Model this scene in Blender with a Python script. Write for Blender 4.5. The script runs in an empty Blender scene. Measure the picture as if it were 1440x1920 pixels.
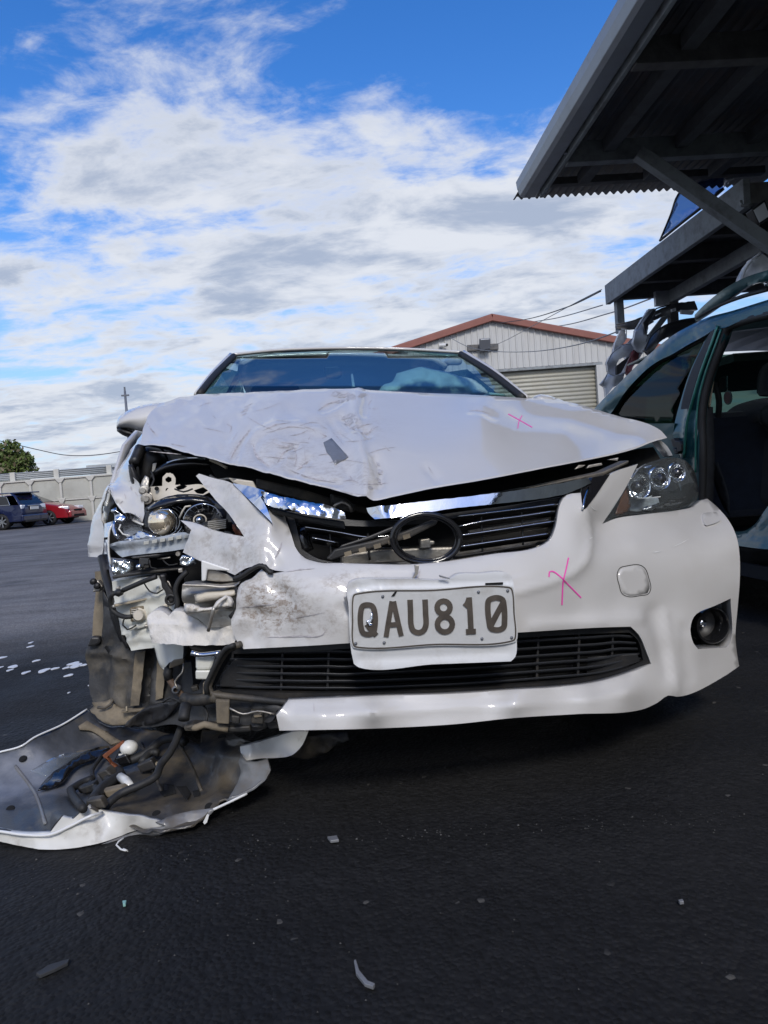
import bpy, bmesh, math, random
import numpy as np
from mathutils import Vector, Matrix, noise as mnoise
from mathutils.geometry import delaunay_2d_cdt
random.seed(7)
SC = bpy.context.scene
COL = SC.collection
R = math.radians

# ---------------------------------------------------------------- camera
CAM_H = 0.75
FPX, PCX, PCY = 1400.0, 720.0, 960.0           # lens in pixels of the 1440 x 1920 photograph
PITCH, ROLL = R(-2.25), R(4.3)
cF = np.array([0, math.cos(PITCH), math.sin(PITCH)])
_wr = np.array([1.0, 0, 0]); _wd = np.cross(cF, _wr)      # down
cR = math.cos(ROLL) * _wr + math.sin(ROLL) * _wd
cD = -math.sin(ROLL) * _wr + math.cos(ROLL) * _wd
cC = np.array([0, 0, CAM_H])
cam = bpy.data.cameras.new('camera'); camo = bpy.data.objects.new('camera', cam); COL.objects.link(camo)
cam.sensor_fit = 'HORIZONTAL'; cam.sensor_width = 36; cam.lens = 36 * FPX / 1440
cam.clip_start = 0.02; cam.clip_end = 3000
camo.matrix_world = Matrix(((cR[0], -cD[0], -cF[0], cC[0]), (cR[1], -cD[1], -cF[1], cC[1]),
                            (cR[2], -cD[2], -cF[2], cC[2]), (0, 0, 0, 1)))
SC.camera = camo

# ---------------------------------------------------------------- light
SUN_AZ, SUN_EL = R(172), R(40)      # azimuth clockwise from +Y: almost straight behind the camera
SC.view_settings.view_transform = 'Standard'; SC.view_settings.look = 'None'
SC.view_settings.gamma = 1; SC.view_settings.use_curve_mapping = False
SC.view_settings.exposure = 0.6
sl = bpy.data.lights.new('sun', 'SUN'); sl.energy = 1.5; sl.angle = R(14); sl.color = (1, .95, .87)
so = bpy.data.objects.new('sun', sl); COL.objects.link(so)
sdir = Vector((math.sin(SUN_AZ) * math.cos(SUN_EL), math.cos(SUN_AZ) * math.cos(SUN_EL), math.sin(SUN_EL)))
so.rotation_euler = sdir.to_track_quat('Z', 'Y').to_euler(); so.location = sdir * 60

W = bpy.data.worlds.new('World'); SC.world = W; W.use_nodes = True
def world_nodes():
    nt = W.node_tree; N = nt.nodes; L = nt.links; N.clear()
    def nd(t, **k):
        n = N.new(t)
        for a, b in k.items(): setattr(n, a, b)
        return n
    def mth(op, a, b=None, clamp=False):
        n = nd('ShaderNodeMath', operation=op, use_clamp=clamp)
        for i, x in enumerate((a, b)):
            if x is None: continue
            if isinstance(x, (int, float)): n.inputs[i].default_value = x
            else: L.new(x, n.inputs[i])
        return n.outputs[0]
    def ramp(x, a, b):
        n = nd('ShaderNodeMapRange', interpolation_type='SMOOTHSTEP'); L.new(x, n.inputs[0])
        n.inputs[1].default_value = a; n.inputs[2].default_value = b; return n.outputs[0]
    sky = nd('ShaderNodeTexSky', sky_type='NISHITA', sun_disc=False, sun_elevation=SUN_EL, sun_rotation=SUN_AZ,
             altitude=20, air_density=1.0, dust_density=0.6, ozone_density=2.5)
    hs = nd('ShaderNodeHueSaturation'); hs.inputs['Saturation'].default_value = 1.36; hs.inputs['Value'].default_value = 1.3
    hs.inputs['Hue'].default_value = 0.512
    L.new(sky.outputs[0], hs.inputs['Color'])
    tc = nd('ShaderNodeTexCoord'); sx = nd('ShaderNodeSeparateXYZ'); L.new(tc.outputs['Generated'], sx.inputs[0])
    zc = mth('ADD', mth('MAXIMUM', sx.outputs[2], 0.0), 0.16)
    u = mth('DIVIDE', sx.outputs[0], zc); v = mth('DIVIDE', sx.outputs[1], zc)
    cb = nd('ShaderNodeCombineXYZ'); L.new(u, cb.inputs[0]); L.new(v, cb.inputs[1])
    def noi(scale, det, rough, off, dist=0.0, rot=0.0, st=(1, 1, 1)):
        mp = nd('ShaderNodeMapping'); L.new(cb.outputs[0], mp.inputs[0])
        mp.inputs['Location'].default_value = off; mp.inputs['Rotation'].default_value = (0, 0, rot); mp.inputs['Scale'].default_value = st
        n = nd('ShaderNodeTexNoise'); L.new(mp.outputs[0], n.inputs['Vector'])
        n.inputs['Scale'].default_value = scale; n.inputs['Detail'].default_value = det
        n.inputs['Roughness'].default_value = rough; n.inputs['Distortion'].default_value = dist
        return n.outputs['Fac']
    big = noi(0.62, 3, .5, (CLX, CLY, 0))
    mid = noi(1.9, 9, .62, (5.1, 1.7, 0), .35, R(28), (1, 1.35, 1))
    fin = noi(7.0, 7, .62, (2.1, 8.3, 0), .5, R(28), (1, 1.5, 1))
    dens = mth('ADD', mth('ADD', mth('MULTIPLY', big, .85), mth('MULTIPLY', mid, 1.0)), mth('MULTIPLY', fin, .38))
    elev = sx.outputs[2]
    low = ramp(mth('ADD', elev, mth('MULTIPLY', sx.outputs[0], .22)), .62, .30)                      # broken cloud thickens towards the horizon, clear overhead
    dens = mth('ADD', dens, mth('MULTIPLY', low, .25))
    dens = mth('ADD', dens, mth('MULTIPLY', ramp(elev, .30, .02), .06))
    mask = ramp(dens, 1.18, 1.44)
    thick = ramp(dens, 1.32, 1.56)
    shade = noi(2.6, 6, .6, (9.7, 4.4, 0), .3, R(28), (1, 1.6, 1))
    sh = mth('MULTIPLY', ramp(shade, .38, .60), thick)
    cm = nd('ShaderNodeMix', data_type='RGBA'); L.new(sh, cm.inputs[0])
    cm.inputs[6].default_value = (5.15, 5.35, 5.75, 1); cm.inputs[7].default_value = (2.75, 3.2, 4.1, 1)
    hz = nd('ShaderNodeMix', data_type='RGBA'); L.new(mth('MULTIPLY', ramp(elev, .38, .0), .8), hz.inputs[0])
    L.new(hs.outputs[0], hz.inputs[6]); hz.inputs[7].default_value = (2.5, 3.9, 6.0, 1)
    mx = nd('ShaderNodeMix', data_type='RGBA'); L.new(mth('MULTIPLY', mask, .96), mx.inputs[0])
    L.new(hz.outputs[2], mx.inputs[6]); L.new(cm.outputs[2], mx.inputs[7])
    bg = nd('ShaderNodeBackground'); bg.inputs[1].default_value = 0.1; L.new(mx.outputs[2], bg.inputs[0])
    out = nd('ShaderNodeOutputWorld'); L.new(bg.outputs[0], out.inputs[0])
CLX, CLY = 3.3, 0.4
world_nodes()
SC.cycles.max_bounces = 10; SC.cycles.transparent_max_bounces = 16
SC.cycles.transmission_bounces = 10; SC.cycles.glossy_bounces = 5; SC.cycles.diffuse_bounces = 3
SC.cycles.caustics_reflective = False; SC.cycles.caustics_refractive = False
SC.cycles.use_denoising = True

# ---------------------------------------------------------------- mesh helpers
def raydir(px, py):
    return cF + cR * ((px - PCX) / FPX) + cD * ((py - PCY) / FPX)
class Frame:
    """A local frame standing on the ground: u to the right, v away, z up."""
    def __init__(s, origin, yaw):
        s.o = np.array([origin[0], origin[1], 0.0]); s.yaw = yaw
        c, n = math.cos(yaw), math.sin(yaw)
        s.u = np.array([c, n, 0]); s.v = np.array([-n, c, 0])
    def loc(s, w):
        d = np.asarray(w) - s.o; return np.array([d @ s.u, d @ s.v, d[2]])
    def _ray(s, px, py):
        d = raydir(px, py); return s.loc(cC), np.array([d @ s.u, d @ s.v, d[2]])
    def P(s, px, py, v):                       # point seen at a pixel, v metres back in this frame
        o, d = s._ray(px, py); return o + d * ((v - o[1]) / d[1])
    def Pu(s, px, py, u):
        o, d = s._ray(px, py); return o + d * ((u - o[0]) / d[0])
    def Pz(s, px, py, z):
        o, d = s._ray(px, py); return o + d * ((z - o[2]) / d[2])
    def px(s, p):                              # local point -> pixel
        w = s.o + s.u * p[0] + s.v * p[1] + np.array([0, 0, p[2]]) - cC
        k = w @ cF; return (PCX + FPX * (w @ cR) / k, PCY + FPX * (w @ cD) / k)
WORLD = Frame((0, 0), 0)

def link(o, parent=None):
    COL.objects.link(o)
    if parent is not None: o.parent = parent
    return o
def tag(o, label=None, cat=None, group=None, kind=None):
    if label: o['label'] = label
    if cat: o['category'] = cat
    if group: o['group'] = group
    if kind: o['kind'] = kind
    return o
def empty(name, loc=(0, 0, 0), rz=0.0, **k):
    o = bpy.data.objects.new(name, None); link(o); o.location = loc; o.rotation_euler.z = rz
    o.empty_display_size = .1
    return tag(o, **k)
def frame_root(name, fr, **k):
    return empty(name, tuple(fr.o), fr.yaw, **k)
def copy_tree(o, parent=None):
    c = o.copy(); COL.objects.link(c); c.parent = parent
    for ch in list(o.children): copy_tree(ch, c)
    return c

class MB:
    def __init__(s): s.v = []; s.f = []
    def add(s, vs, fs):
        b = len(s.v); s.v += [tuple(map(float, p)) for p in vs]; s.f += [tuple(i + b for i in f) for f in fs]; return s
    def box(s, c, d, rot=None):
        x, y, z = [k / 2 for k in d]
        vs = [Vector(p) for p in ((-x,-y,-z),(x,-y,-z),(x,y,-z),(-x,y,-z),(-x,-y,z),(x,-y,z),(x,y,z),(-x,y,z))]
        if rot is not None:
            m = rot if isinstance(rot, Matrix) else Matrix.Rotation(rot, 3, 'Z')
            vs = [m @ p for p in vs]
        c = Vector(c)
        return s.add([p + c for p in vs], [(0,3,2,1),(4,5,6,7),(0,1,5,4),(1,2,6,5),(2,3,7,6),(3,0,4,7)])
    def box2(s, a, b):
        return s.box([(i + j) / 2 for i, j in zip(a, b)], [abs(j - i) for i, j in zip(a, b)])
    def beam(s, a, b, w, h, up=(0, 0, 1)):
        a = Vector(a); b = Vector(b); d = (b - a); L = d.length; d.normalize()
        upv = Vector(up); sd = d.cross(upv)
        if sd.length < 1e-4: sd = d.cross(Vector((0, 1, 0)))
        sd.normalize(); u2 = sd.cross(d)
        m = Matrix((sd, d, u2)).transposed()
        return s.box((a + b) / 2, (w, L, h), m)
    def tube(s, path, r, n=8, cap=True, close=False):
        P = [Vector(p) for p in path]; rr = r if isinstance(r, (list, tuple)) else [r] * len(P)
        rings = []; nrm = None
        for i, p in enumerate(P):
            if close: t = P[(i + 1) % len(P)] - P[i - 1]
            else: t = P[min(i + 1, len(P) - 1)] - P[max(i - 1, 0)]
            if t.length < 1e-9: t = Vector((0, 0, 1))
            t.normalize()
            if nrm is None:
                nrm = t.cross(Vector((0, 0, 1)))
                if nrm.length < .1: nrm = t.cross(Vector((1, 0, 0)))
            nrm = (nrm - t * nrm.dot(t)); nrm.normalize(); bn = t.cross(nrm)
            rings.append([p + (nrm * math.cos(2 * math.pi * k / n) + bn * math.sin(2 * math.pi * k / n)) * rr[i] for k in range(n)])
        vs = [q for rg in rings for q in rg]; fs = []
        m = len(P)
        for i in range(m if close else m - 1):
            j = (i + 1) % m
            for k in range(n):
                fs.append((i * n + k, i * n + (k + 1) % n, j * n + (k + 1) % n, j * n + k))
        if cap and not close: fs += [tuple(range(n - 1, -1, -1)), tuple((m - 1) * n + k for k in range(n))]
        return s.add(vs, fs)
    def lathe(s, prof, c, axis=(0, 0, 1), n=24):
        """prof: (radius, height along axis)"""
        ax = Vector(axis).normalized(); a = ax.orthogonal().normalized(); b = ax.cross(a); c = Vector(c)
        vs = [c + ax * h + (a * math.cos(2 * math.pi * k / n) + b * math.sin(2 * math.pi * k / n)) * r for r, h in prof for k in range(n)]
        fs = []
        for i in range(len(prof) - 1):
            for k in range(n): fs.append((i * n + k, i * n + (k + 1) % n, (i + 1) * n + (k + 1) % n, (i + 1) * n + k))
        return s.add(vs, fs)
    def sphere(s, c, r, n=16, m=10, sc=(1, 1, 1)):
        vs = []; fs = []
        for i in range(m + 1):
            th = math.pi * i / m
            for k in range(n):
                ph = 2 * math.pi * k / n
                vs.append((c[0] + r * sc[0] * math.sin(th) * math.cos(ph), c[1] + r * sc[1] * math.sin(th) * math.sin(ph), c[2] + r * sc[2] * math.cos(th)))
        for i in range(m):
            for k in range(n): fs.append((i * n + k, (i + 1) * n + k, (i + 1) * n + (k + 1) % n, i * n + (k + 1) % n))
        return s.add(vs, fs)
    def prism(s, poly, d):
        """poly: list of 3D points, d: extrusion vector"""
        n = len(poly); vs = [Vector(p) for p in poly]; vs += [p + Vector(d) for p in vs]
        return s.add(vs, [tuple(range(n - 1, -1, -1)), tuple(range(n, 2 * n))] + [(i, (i + 1) % n, n + (i + 1) % n, n + i) for i in range(n)])
    def grid(s, rows):
        """rows of 3D points"""
        m = len(rows); n = len(rows[0])
        return s.add([p for r in rows for p in r], [(i * n + k, i * n + k + 1, (i + 1) * n + k + 1, (i + 1) * n + k) for i in range(m - 1) for k in range(n - 1)])
    def build(s, name, mat, parent=None, smooth=False, bevel=0, solid=0, sub=0, angle=None, fix=True):
        me = bpy.data.meshes.new(name); me.from_pydata(s.v, [], s.f); me.update()
        if fix:
            bm = bmesh.new(); bm.from_mesh(me)
            bmesh.ops.remove_doubles(bm, verts=bm.verts, dist=1e-6)
            bmesh.ops.recalc_face_normals(bm, faces=bm.faces); bm.to_mesh(me); bm.free()
        return finish(me, name, mat, parent, smooth, bevel, solid, sub, angle)
def finish(me, name, mat, parent=None, smooth=False, bevel=0, solid=0, sub=0, angle=None):
    o = bpy.data.objects.new(name, me); link(o, parent)
    for m in (mat if isinstance(mat, (list, tuple)) else [mat]): me.materials.append(m)
    if smooth or angle:
        for p in me.polygons: p.use_smooth = True
        if angle: me.set_sharp_from_angle(angle=R(angle))
    if sub:
        m = o.modifiers.new('sub', 'SUBSURF'); m.levels = m.render_levels = sub
    if solid:
        m = o.modifiers.new('solid', 'SOLIDIFY'); m.thickness = abs(solid); m.offset = -1 if solid > 0 else 1
    if bevel:
        m = o.modifiers.new('bevel', 'BEVEL'); m.width = bevel; m.segments = 2; m.limit_method = 'ANGLE'; m.angle_limit = R(35)
        m.harden_normals = False
    return o

# traced panels: an outline seen in the photograph, stood up at its own depths, with real thickness
def tps(pts, vals, reg=1e-5):
    X = np.array(pts, float) / 500.0; n = len(X); y = np.array(vals, float)
    def K(a, b):
        d2 = ((a[:, None, :] - b[None, :, :]) ** 2).sum(-1); return np.where(d2 > 1e-12, .5 * d2 * np.log(np.maximum(d2, 1e-12)), 0)
    A = np.zeros((n + 3, n + 3)); A[:n, :n] = K(X, X) + np.eye(n) * reg; A[:n, n] = 1; A[:n, n + 1:] = X; A[n, :n] = 1; A[n + 1:, :n] = X.T
    w = np.linalg.solve(A + np.diag([0] * n + [1e-12] * 3), np.concatenate([y, np.zeros(3)]))
    def f(q):
        q = np.array(q, float) / 500.0; return K(q, X) @ w[:n] + w[n] + q @ w[n + 1:]
    return f
def resample(poly, step, closed=True, corner=42, smooth=True):
    P = [np.array(p[:2], float) for p in poly]; n = len(P); out = []
    def is_corner(i):
        if not closed and i in (0, n - 1): return True
        a = P[i] - P[i - 1]; b = P[(i + 1) % n] - P[i]
        c = (a @ b) / (np.linalg.norm(a) * np.linalg.norm(b) + 1e-9)
        return math.degrees(math.acos(max(-1, min(1, c)))) > corner
    cor = [is_corner(i) for i in range(n)] if smooth else [True] * n
    for i in range(n if closed else n - 1):
        p1, p2 = P[i], P[(i + 1) % n]; j = (i + 1) % n
        p0 = P[i - 1] if not cor[i] else p1 - (p2 - p1); p3 = P[(i + 2) % n] if not cor[j] else p2 + (p2 - p1)
        L = np.linalg.norm(p2 - p1); k = max(1, int(round(L / step)))
        d0 = max(np.linalg.norm(p1 - p0), 1e-6); d2 = max(np.linalg.norm(p3 - p2), 1e-6)
        m1 = ((p2 - p1) / L * .5 + (p1 - p0) / d0 * .5) * L if not cor[i] else (p2 - p1)
        m2 = ((p2 - p1) / L * .5 + (p3 - p2) / d2 * .5) * L if not cor[j] else (p2 - p1)
        for t in range(k):
            s = t / k; s2 = s * s; s3 = s2 * s
            out.append((2*s3 - 3*s2 + 1) * p1 + (s3 - 2*s2 + s) * m1 + (-2*s3 + 3*s2) * p2 + (s3 - s2) * m2)
    if not closed: out.append(P[-1])
    return np.array(out)
def inside(q, poly):
    x, y = q[:, 0], q[:, 1]; r = np.zeros(len(q), bool); n = len(poly)
    for i in range(n):
        x1, y1 = poly[i]; x2, y2 = poly[(i + 1) % n]
        if y1 == y2: continue
        c = ((y1 > y) != (y2 > y)) & (x < (x2 - x1) * (y - y1) / (y2 - y1) + x1); r ^= c
    return r
def dist_poly(q, poly, closed=True):
    d = np.full(len(q), 1e9); n = len(poly)
    for i in range(n if closed else n - 1):
        a = np.array(poly[i][:2], float); b = np.array(poly[(i + 1) % n][:2], float); ab = b - a
        t = np.clip(((q - a) @ ab) / max(ab @ ab, 1e-9), 0, 1); d = np.minimum(d, np.linalg.norm(q - a - t[:, None] * ab, axis=1))
    return d
def panel(name, fr, outline, mat, parent, ctrl=(), holes=(), step=12, solid=.003, lip=0.0, holelip=0.0, dents=None, dv=None,
          corner=42, smooth=True, depth=None, lipin=0.0, rough=0.0):
    """fr: Frame; outline: (px,py[,v]); ctrl: (px,py,v). dents(q)->metres pushed in along the normal."""
    src = [p for p in list(outline) + list(ctrl) + [p for h in holes for p in h] if len(p) > 2]
    if depth is None:
        if len(src) == 1: depth = lambda q: np.full(len(q), src[0][2], float)
        elif len(src) < 4:
            A = np.array([p[:2] for p in src], float); vv = np.array([p[2] for p in src])
            def depth(q):
                d = ((np.asarray(q)[:, None, :] - A[None]) ** 2).sum(-1) + 1; w = 1 / d ** .75; return (w * vv).sum(1) / w.sum(1)
        else: depth = tps([p[:2] for p in src], [p[2] for p in src])
    loops = [resample(outline, step, True, corner, smooth)] + [resample(h, step, True, corner, smooth) for h in holes]
    if rough:
        rg = np.random.RandomState(len(outline) * 7 + 3); loops[0] = loops[0] + rg.uniform(-rough, rough, loops[0].shape)
    O = loops[0]; lo = O.min(0); hi = O.max(0)
    gx, gy = np.meshgrid(np.arange(lo[0] + step * .5, hi[0], step), np.arange(lo[1] + step * .5, hi[1], step * .87))
    gx[1::2] += step * .5
    G = np.stack([gx.ravel(), gy.ravel()], 1)
    if len(G):
        ok = inside(G, O) & (dist_poly(G, O) > step * .45)
        for h in loops[1:]: ok &= ~inside(G, h) & (dist_poly(G, h) > step * .45)
        G = G[ok]
    vs = []; es = []
    for lp in loops:
        b = len(vs); n = len(lp); vs += [tuple(p) for p in lp]; es += [(b + i, b + (i + 1) % n) for i in range(n)]
    vs += [tuple(p) for p in G]
    r = delaunay_2d_cdt([Vector(p) for p in vs], es, [], 0, 1e-4)
    V = np.array([tuple(p) for p in r[0]]); F = [f for f in r[2]]
    cen = np.array([V[list(f)].mean(0) for f in F]); keep = inside(cen, O)
    for h in loops[1:]: keep &= ~inside(cen, h)
    F = [f for f, k in zip(F, keep) if k]
    dep = np.asarray(depth(V), float)
    if dv is not None: dep = dep + dv(V)
    P3 = np.array([fr.P(x, y, d) for (x, y), d in zip(V, dep)])
    bm = bmesh.new(); bv = [bm.verts.new(p) for p in P3]; bm.verts.index_update()
    for f in F:
        a, b, c = V[list(f)]; cr = (b[0]-a[0]) * (c[1]-a[1]) - (b[1]-a[1]) * (c[0]-a[0])
        ff = f if cr < 0 else f[::-1]                  # faces look at the camera side
        try: bm.faces.new([bv[i] for i in ff])
        except ValueError: pass
    for v in [v for v in bm.verts if not v.link_faces]: bm.verts.remove(v)
    bm.normal_update()
    if dents is not None:
        idx = {v: i for i, v in enumerate(bv) if v.is_valid}
        live = [v for v in bm.verts]; q = V[[idx[v] for v in live]]; h = dents(q)
        mv = [(v, v.normal.copy() * float(k)) for v, k in zip(live, h)]
        for v, d in mv: v.co -= d
        bm.normal_update()
    for f in bm.faces: f.smooth = True
    if lip or holelip:
        bd = [e for e in bm.edges if e.is_boundary]
        pix = {v: V[i] for i, v in enumerate(bv) if v.is_valid}
        def amount(e):
            if len(loops) == 1: return lip
            m = (pix[e.verts[0]] + pix[e.verts[1]])[None] / 2
            return lip if dist_poly(m, O)[0] < 1.0 else holelip
        bd = [e for e in bd if amount(e) > 0]
        am = {}
        for e in bd:
            for v in e.verts: am[v] = amount(e)
        # two-step rounded return edge, turned back from the panel's face
        for k, (fa, fb) in enumerate(((.25, .12), (.75, .1))):
            g = bmesh.ops.extrude_edge_only(bm, edges=bd)
            nv = [x for x in g['geom'] if isinstance(x, bmesh.types.BMVert)]
            am2 = {}
            for v in nv:
                old = [e.other_vert(v) for e in v.link_edges if e.other_vert(v) in am][0]
                a = am[old]; am2[v] = a
                v.co.y += a * fa
                v.co -= old.normal * 0 if True else 0
            bd = [x for x in g['geom'] if isinstance(x, bmesh.types.BMEdge) and x.verts[0] in am2 and x.verts[1] in am2]
            am = am2
        for f in bm.faces: f.smooth = True
    me = bpy.data.meshes.new(name); bm.to_mesh(me); bm.free()
    if lip or holelip: me.set_sharp_from_angle(angle=R(58))
    return finish(me, name, mat, parent, solid=solid)
def crease(lines):
    """lines: (polyline px, width px, height m) -> dents function (positive pushes in)"""
    def f(q):
        h = np.zeros(len(q))
        for ln, w, a in lines:
            h += a * np.exp(-(dist_poly(q, ln, False) / w) ** 2)
        return h
    return f
def ribbon(name, fr, line, w, mat, parent, v=None, depth=None, t=.0015, lift=.004, step=6, taper=False):
    """flat strip w pixels wide following a traced line"""
    pts = resample(line, step, False, 60)
    n = len(pts); tg = np.gradient(pts, axis=0); tg /= np.linalg.norm(tg, axis=1)[:, None] + 1e-9; nr = np.stack([-tg[:, 1], tg[:, 0]], 1)
    ww = np.full(n, w / 2.0)
    if taper: ww = ww * (np.sin(np.linspace(.12, math.pi - .12, n)) * .9 + .1)
    a = pts + nr * ww[:, None]; b = pts - nr * ww[:, None]
    if depth is None:
        src = [p for p in line if len(p) > 2]
        s = np.concatenate([[0], np.cumsum(np.linalg.norm(np.diff(pts, axis=0), axis=1))])
        if v is not None: d = np.full(n, v)
        else:
            ks = [s[np.argmin(np.linalg.norm(pts - np.array(p[:2]), axis=1))] for p in src]; d = np.interp(s, ks, [p[2] for p in src])
        da = db = d
    else: da = depth(a); db = depth(b)
    mb = MB(); mb.grid([[fr.P(*p, x - lift) for p, x in zip(a, da)], [fr.P(*p, x - lift) for p, x in zip(b, db)]])
    return mb.build(name, mat, parent, solid=t, fix=False)
def hose(name, fr, line, r, mat, parent, n=8, step=9):
    """round cable or rod following traced (px,py,v) points"""
    pts = resample(line, step, False, 75)
    s = np.concatenate([[0], np.cumsum(np.linalg.norm(np.diff(pts, axis=0), axis=1))])
    ks = [s[np.argmin(np.linalg.norm(pts - np.array(p[:2]), axis=1))] for p in line]; d = np.interp(s, ks, [p[2] for p in line])
    return MB().tube([fr.P(*p, k) for p, k in zip(pts, d)], r, n).build(name, mat, parent, smooth=True)
def block(name, fr, poly, v0, v1, mat, parent, bevel=.004, curve=False):
    """solid with a traced front face at v0 and its back at v1"""
    pts = resample(poly, 8, True) if curve else [np.array(p[:2], float) for p in poly]
    f = [fr.P(p[0], p[1], v0) for p in pts]
    c = sum(f) / len(f)
    n = len(f); b = [p + np.array([0, v1 - v0, 0]) for p in f]
    mb = MB(); mb.add(f + b, [tuple(range(n)), tuple(range(2 * n - 1, n - 1, -1))] + [(i, (i + 1) % n, n + (i + 1) % n, n + i) for i in range(n)])
    return mb.build(name, mat, parent, bevel=bevel, smooth=curve, angle=40 if curve else None)
def zm(ox, oy, k):
    return lambda pts: [(ox + p[0] / k, oy + p[1] / k) + tuple(p[2:]) for p in pts]
zA = zm(150, 800, 3.6); zB = zm(150, 1050, 3.6); zC = zm(450, 850, 3.2); zD = zm(850, 850, 2.618)
zE = zm(0, 1280, 2.1176); zF = zm(200, 640, 2.4); zG = zm(750, 580, 2.4); zH = zm(1090, 480, 3.2); zI = zm(950, 0, 2.939)
zJ = zm(620, 1060, 3.789); zK = zm(1080, 800, 4.5); zL = zm(0, 700, 4.8); zM = zm(750, 560, 3.2)
from mathutils.bvhtree import BVHTree
def surf(fr, *objs):
    """depth function reading the v of already built panels under a pixel"""
    trees = []
    for o in objs:
        me = o.data; trees.append(BVHTree.FromPolygons([v.co[:] for v in me.vertices], [p.vertices[:] for p in me.polygons]))
    def f(q):
        out = []
        for x, y in np.asarray(q, float):
            o, d = fr._ray(x, y); best = None
            for t in trees:
                h = t.ray_cast(Vector(o), Vector(d))
                if h[0] is not None and (best is None or h[0][1] < best): best = h[0][1]
            out.append(best if best is not None else np.nan)
        out = np.array(out)
        if np.isnan(out).any():
            ok = ~np.isnan(out); out[~ok] = np.interp(np.where(~ok)[0], np.where(ok)[0], out[ok]) if ok.any() else 0
        return out
    return f
def pod(name, fr, outline, vc, half, mat, parent, R_=None, step=6, dv=None, tilt=(0, 0), back=None, corner=42):
    """closed rounded body: traced outline swelling half metres towards the viewer and away"""
    O = resample(outline, step, True, corner); lo = O.min(0); hi = O.max(0); cen = O.mean(0)
    gx, gy = np.meshgrid(np.arange(lo[0] + step * .5, hi[0], step), np.arange(lo[1] + step * .5, hi[1], step * .87)); gx[1::2] += step * .5
    G = np.stack([gx.ravel(), gy.ravel()], 1)
    if len(G): G = G[inside(G, O) & (dist_poly(G, O) > step * .45)]
    vs = [tuple(p) for p in O] + [tuple(p) for p in G]; n = len(O)
    r = delaunay_2d_cdt([Vector(p) for p in vs], [(i, (i + 1) % n) for i in range(n)], [], 0, 1e-4)
    V = np.array([tuple(p) for p in r[0]]); F = [f for f in r[2] if inside(V[list(f)].mean(0)[None], O)[0]]
    d = dist_poly(V, O); Rr = R_ or max(d.max(), 1e-3); t = np.clip(d / Rr, 0, 1); prof = np.sqrt(np.clip(1 - (1 - t) ** 2, 0, 1))
    base = vc + tilt[0] * (V[:, 0] - cen[0]) / 100 + tilt[1] * (V[:, 1] - cen[1]) / 100
    ex = dv(V) * np.minimum(t * 3, 1) if dv is not None else 0
    fr_ = base - prof * half + ex; bk = base + prof * (half if back is None else back)
    bd = d < 1e-3
    A = [fr.P(x, y, k) for (x, y), k in zip(V, fr_)]; idx = {}; pts = list(A)
    for i in range(len(V)):
        if bd[i]: idx[i] = i
        else:
            idx[i] = len(pts); o = A[i]; pts.append(np.array([o[0], bk[i], o[2]]))
    fs = []
    for f in F:
        a, b, c = V[list(f)]; cr = (b[0]-a[0]) * (c[1]-a[1]) - (b[1]-a[1]) * (c[0]-a[0]); ff = tuple(f) if cr < 0 else tuple(f[::-1])
        fs.append(ff); g = tuple(idx[i] for i in ff[::-1])
        if len(set(g) | set(ff)) > 3: fs.append(g)
    return MB().add(pts, fs).build(name, mat, parent, smooth=True, fix=False)
def lumps(amp, scale, seed=0.0):
    return lambda q: np.array([amp * mnoise.fractal(Vector((x / scale + seed, y / scale, seed)), .9, 2.1, 4) for x, y in q])
def strokes(name, fr, lines, w, depth, mat, parent, lift=.002, t=.002, step=3):
    """lines drawn with a broad pen on a surface, joined into one raised mark"""
    mb = MB()
    for k, ln in enumerate(lines):
        closed = len(ln) > 2 and tuple(ln[0][:2]) == tuple(ln[-1][:2])
        pts = resample(ln[:-1] if closed else ln, step, closed, 80); n = len(pts)
        if closed: tg = np.roll(pts, -1, 0) - np.roll(pts, 1, 0)
        else: tg = np.gradient(pts, axis=0)
        tg /= np.linalg.norm(tg, axis=1)[:, None] + 1e-9; nr = np.stack([-tg[:, 1], tg[:, 0]], 1) * (w / 2)
        a = pts + nr; b = pts - nr; da = depth(a) - lift - k * .00015; db = depth(b) - lift - k * .00015
        A = [fr.P(*p, d) for p, d in zip(a, da)]; B = [fr.P(*p, d) for p, d in zip(b, db)]
        vs = A + B + [p + np.array([0, t, 0]) for p in A + B]; fs = []
        for i in range(n if closed else n - 1):
            j = (i + 1) % n
            fs += [(i, j, n + j, n + i), (2*n + i, 3*n + i, 3*n + j, 2*n + j), (i, 2*n + i, 2*n + j, j), (n + i, n + j, 3*n + j, 3*n + i)]
        if not closed: fs += [(0, n, 3*n, 2*n), (n - 1, 3*n - 1, 4*n - 1, 2*n - 1)]
        mb.add(vs, fs)
    return mb.build(name, mat, parent)
def marks(name, fr, items, depth, mat, parent, lift=.0022, step=5):
    """many small scrapes on a panel joined as one part: items (line, width px)"""
    mb = MB()
    for ln, w in items:
        pts = resample(ln, step, False, 80); n = len(pts)
        tg = np.gradient(pts, axis=0); tg /= np.linalg.norm(tg, axis=1)[:, None] + 1e-9; nr = np.stack([-tg[:, 1], tg[:, 0]], 1)
        ww = (w / 2) * (np.sin(np.linspace(.1, math.pi - .1, n)) * .95 + .05) * (1 + .35 * np.sin(np.arange(n) * 2.3 + ln[0][0]))
        a = pts + nr * ww[:, None]; b = pts - nr * ww[:, None]
        mb.grid([[fr.P(*p, d - lift) for p, d in zip(a, depth(a))], [fr.P(*p, d - lift) for p, d in zip(b, depth(b))]])
    o = mb.build(name, mat, parent, fix=False); tag(o, kind='stuff'); return o
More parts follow.
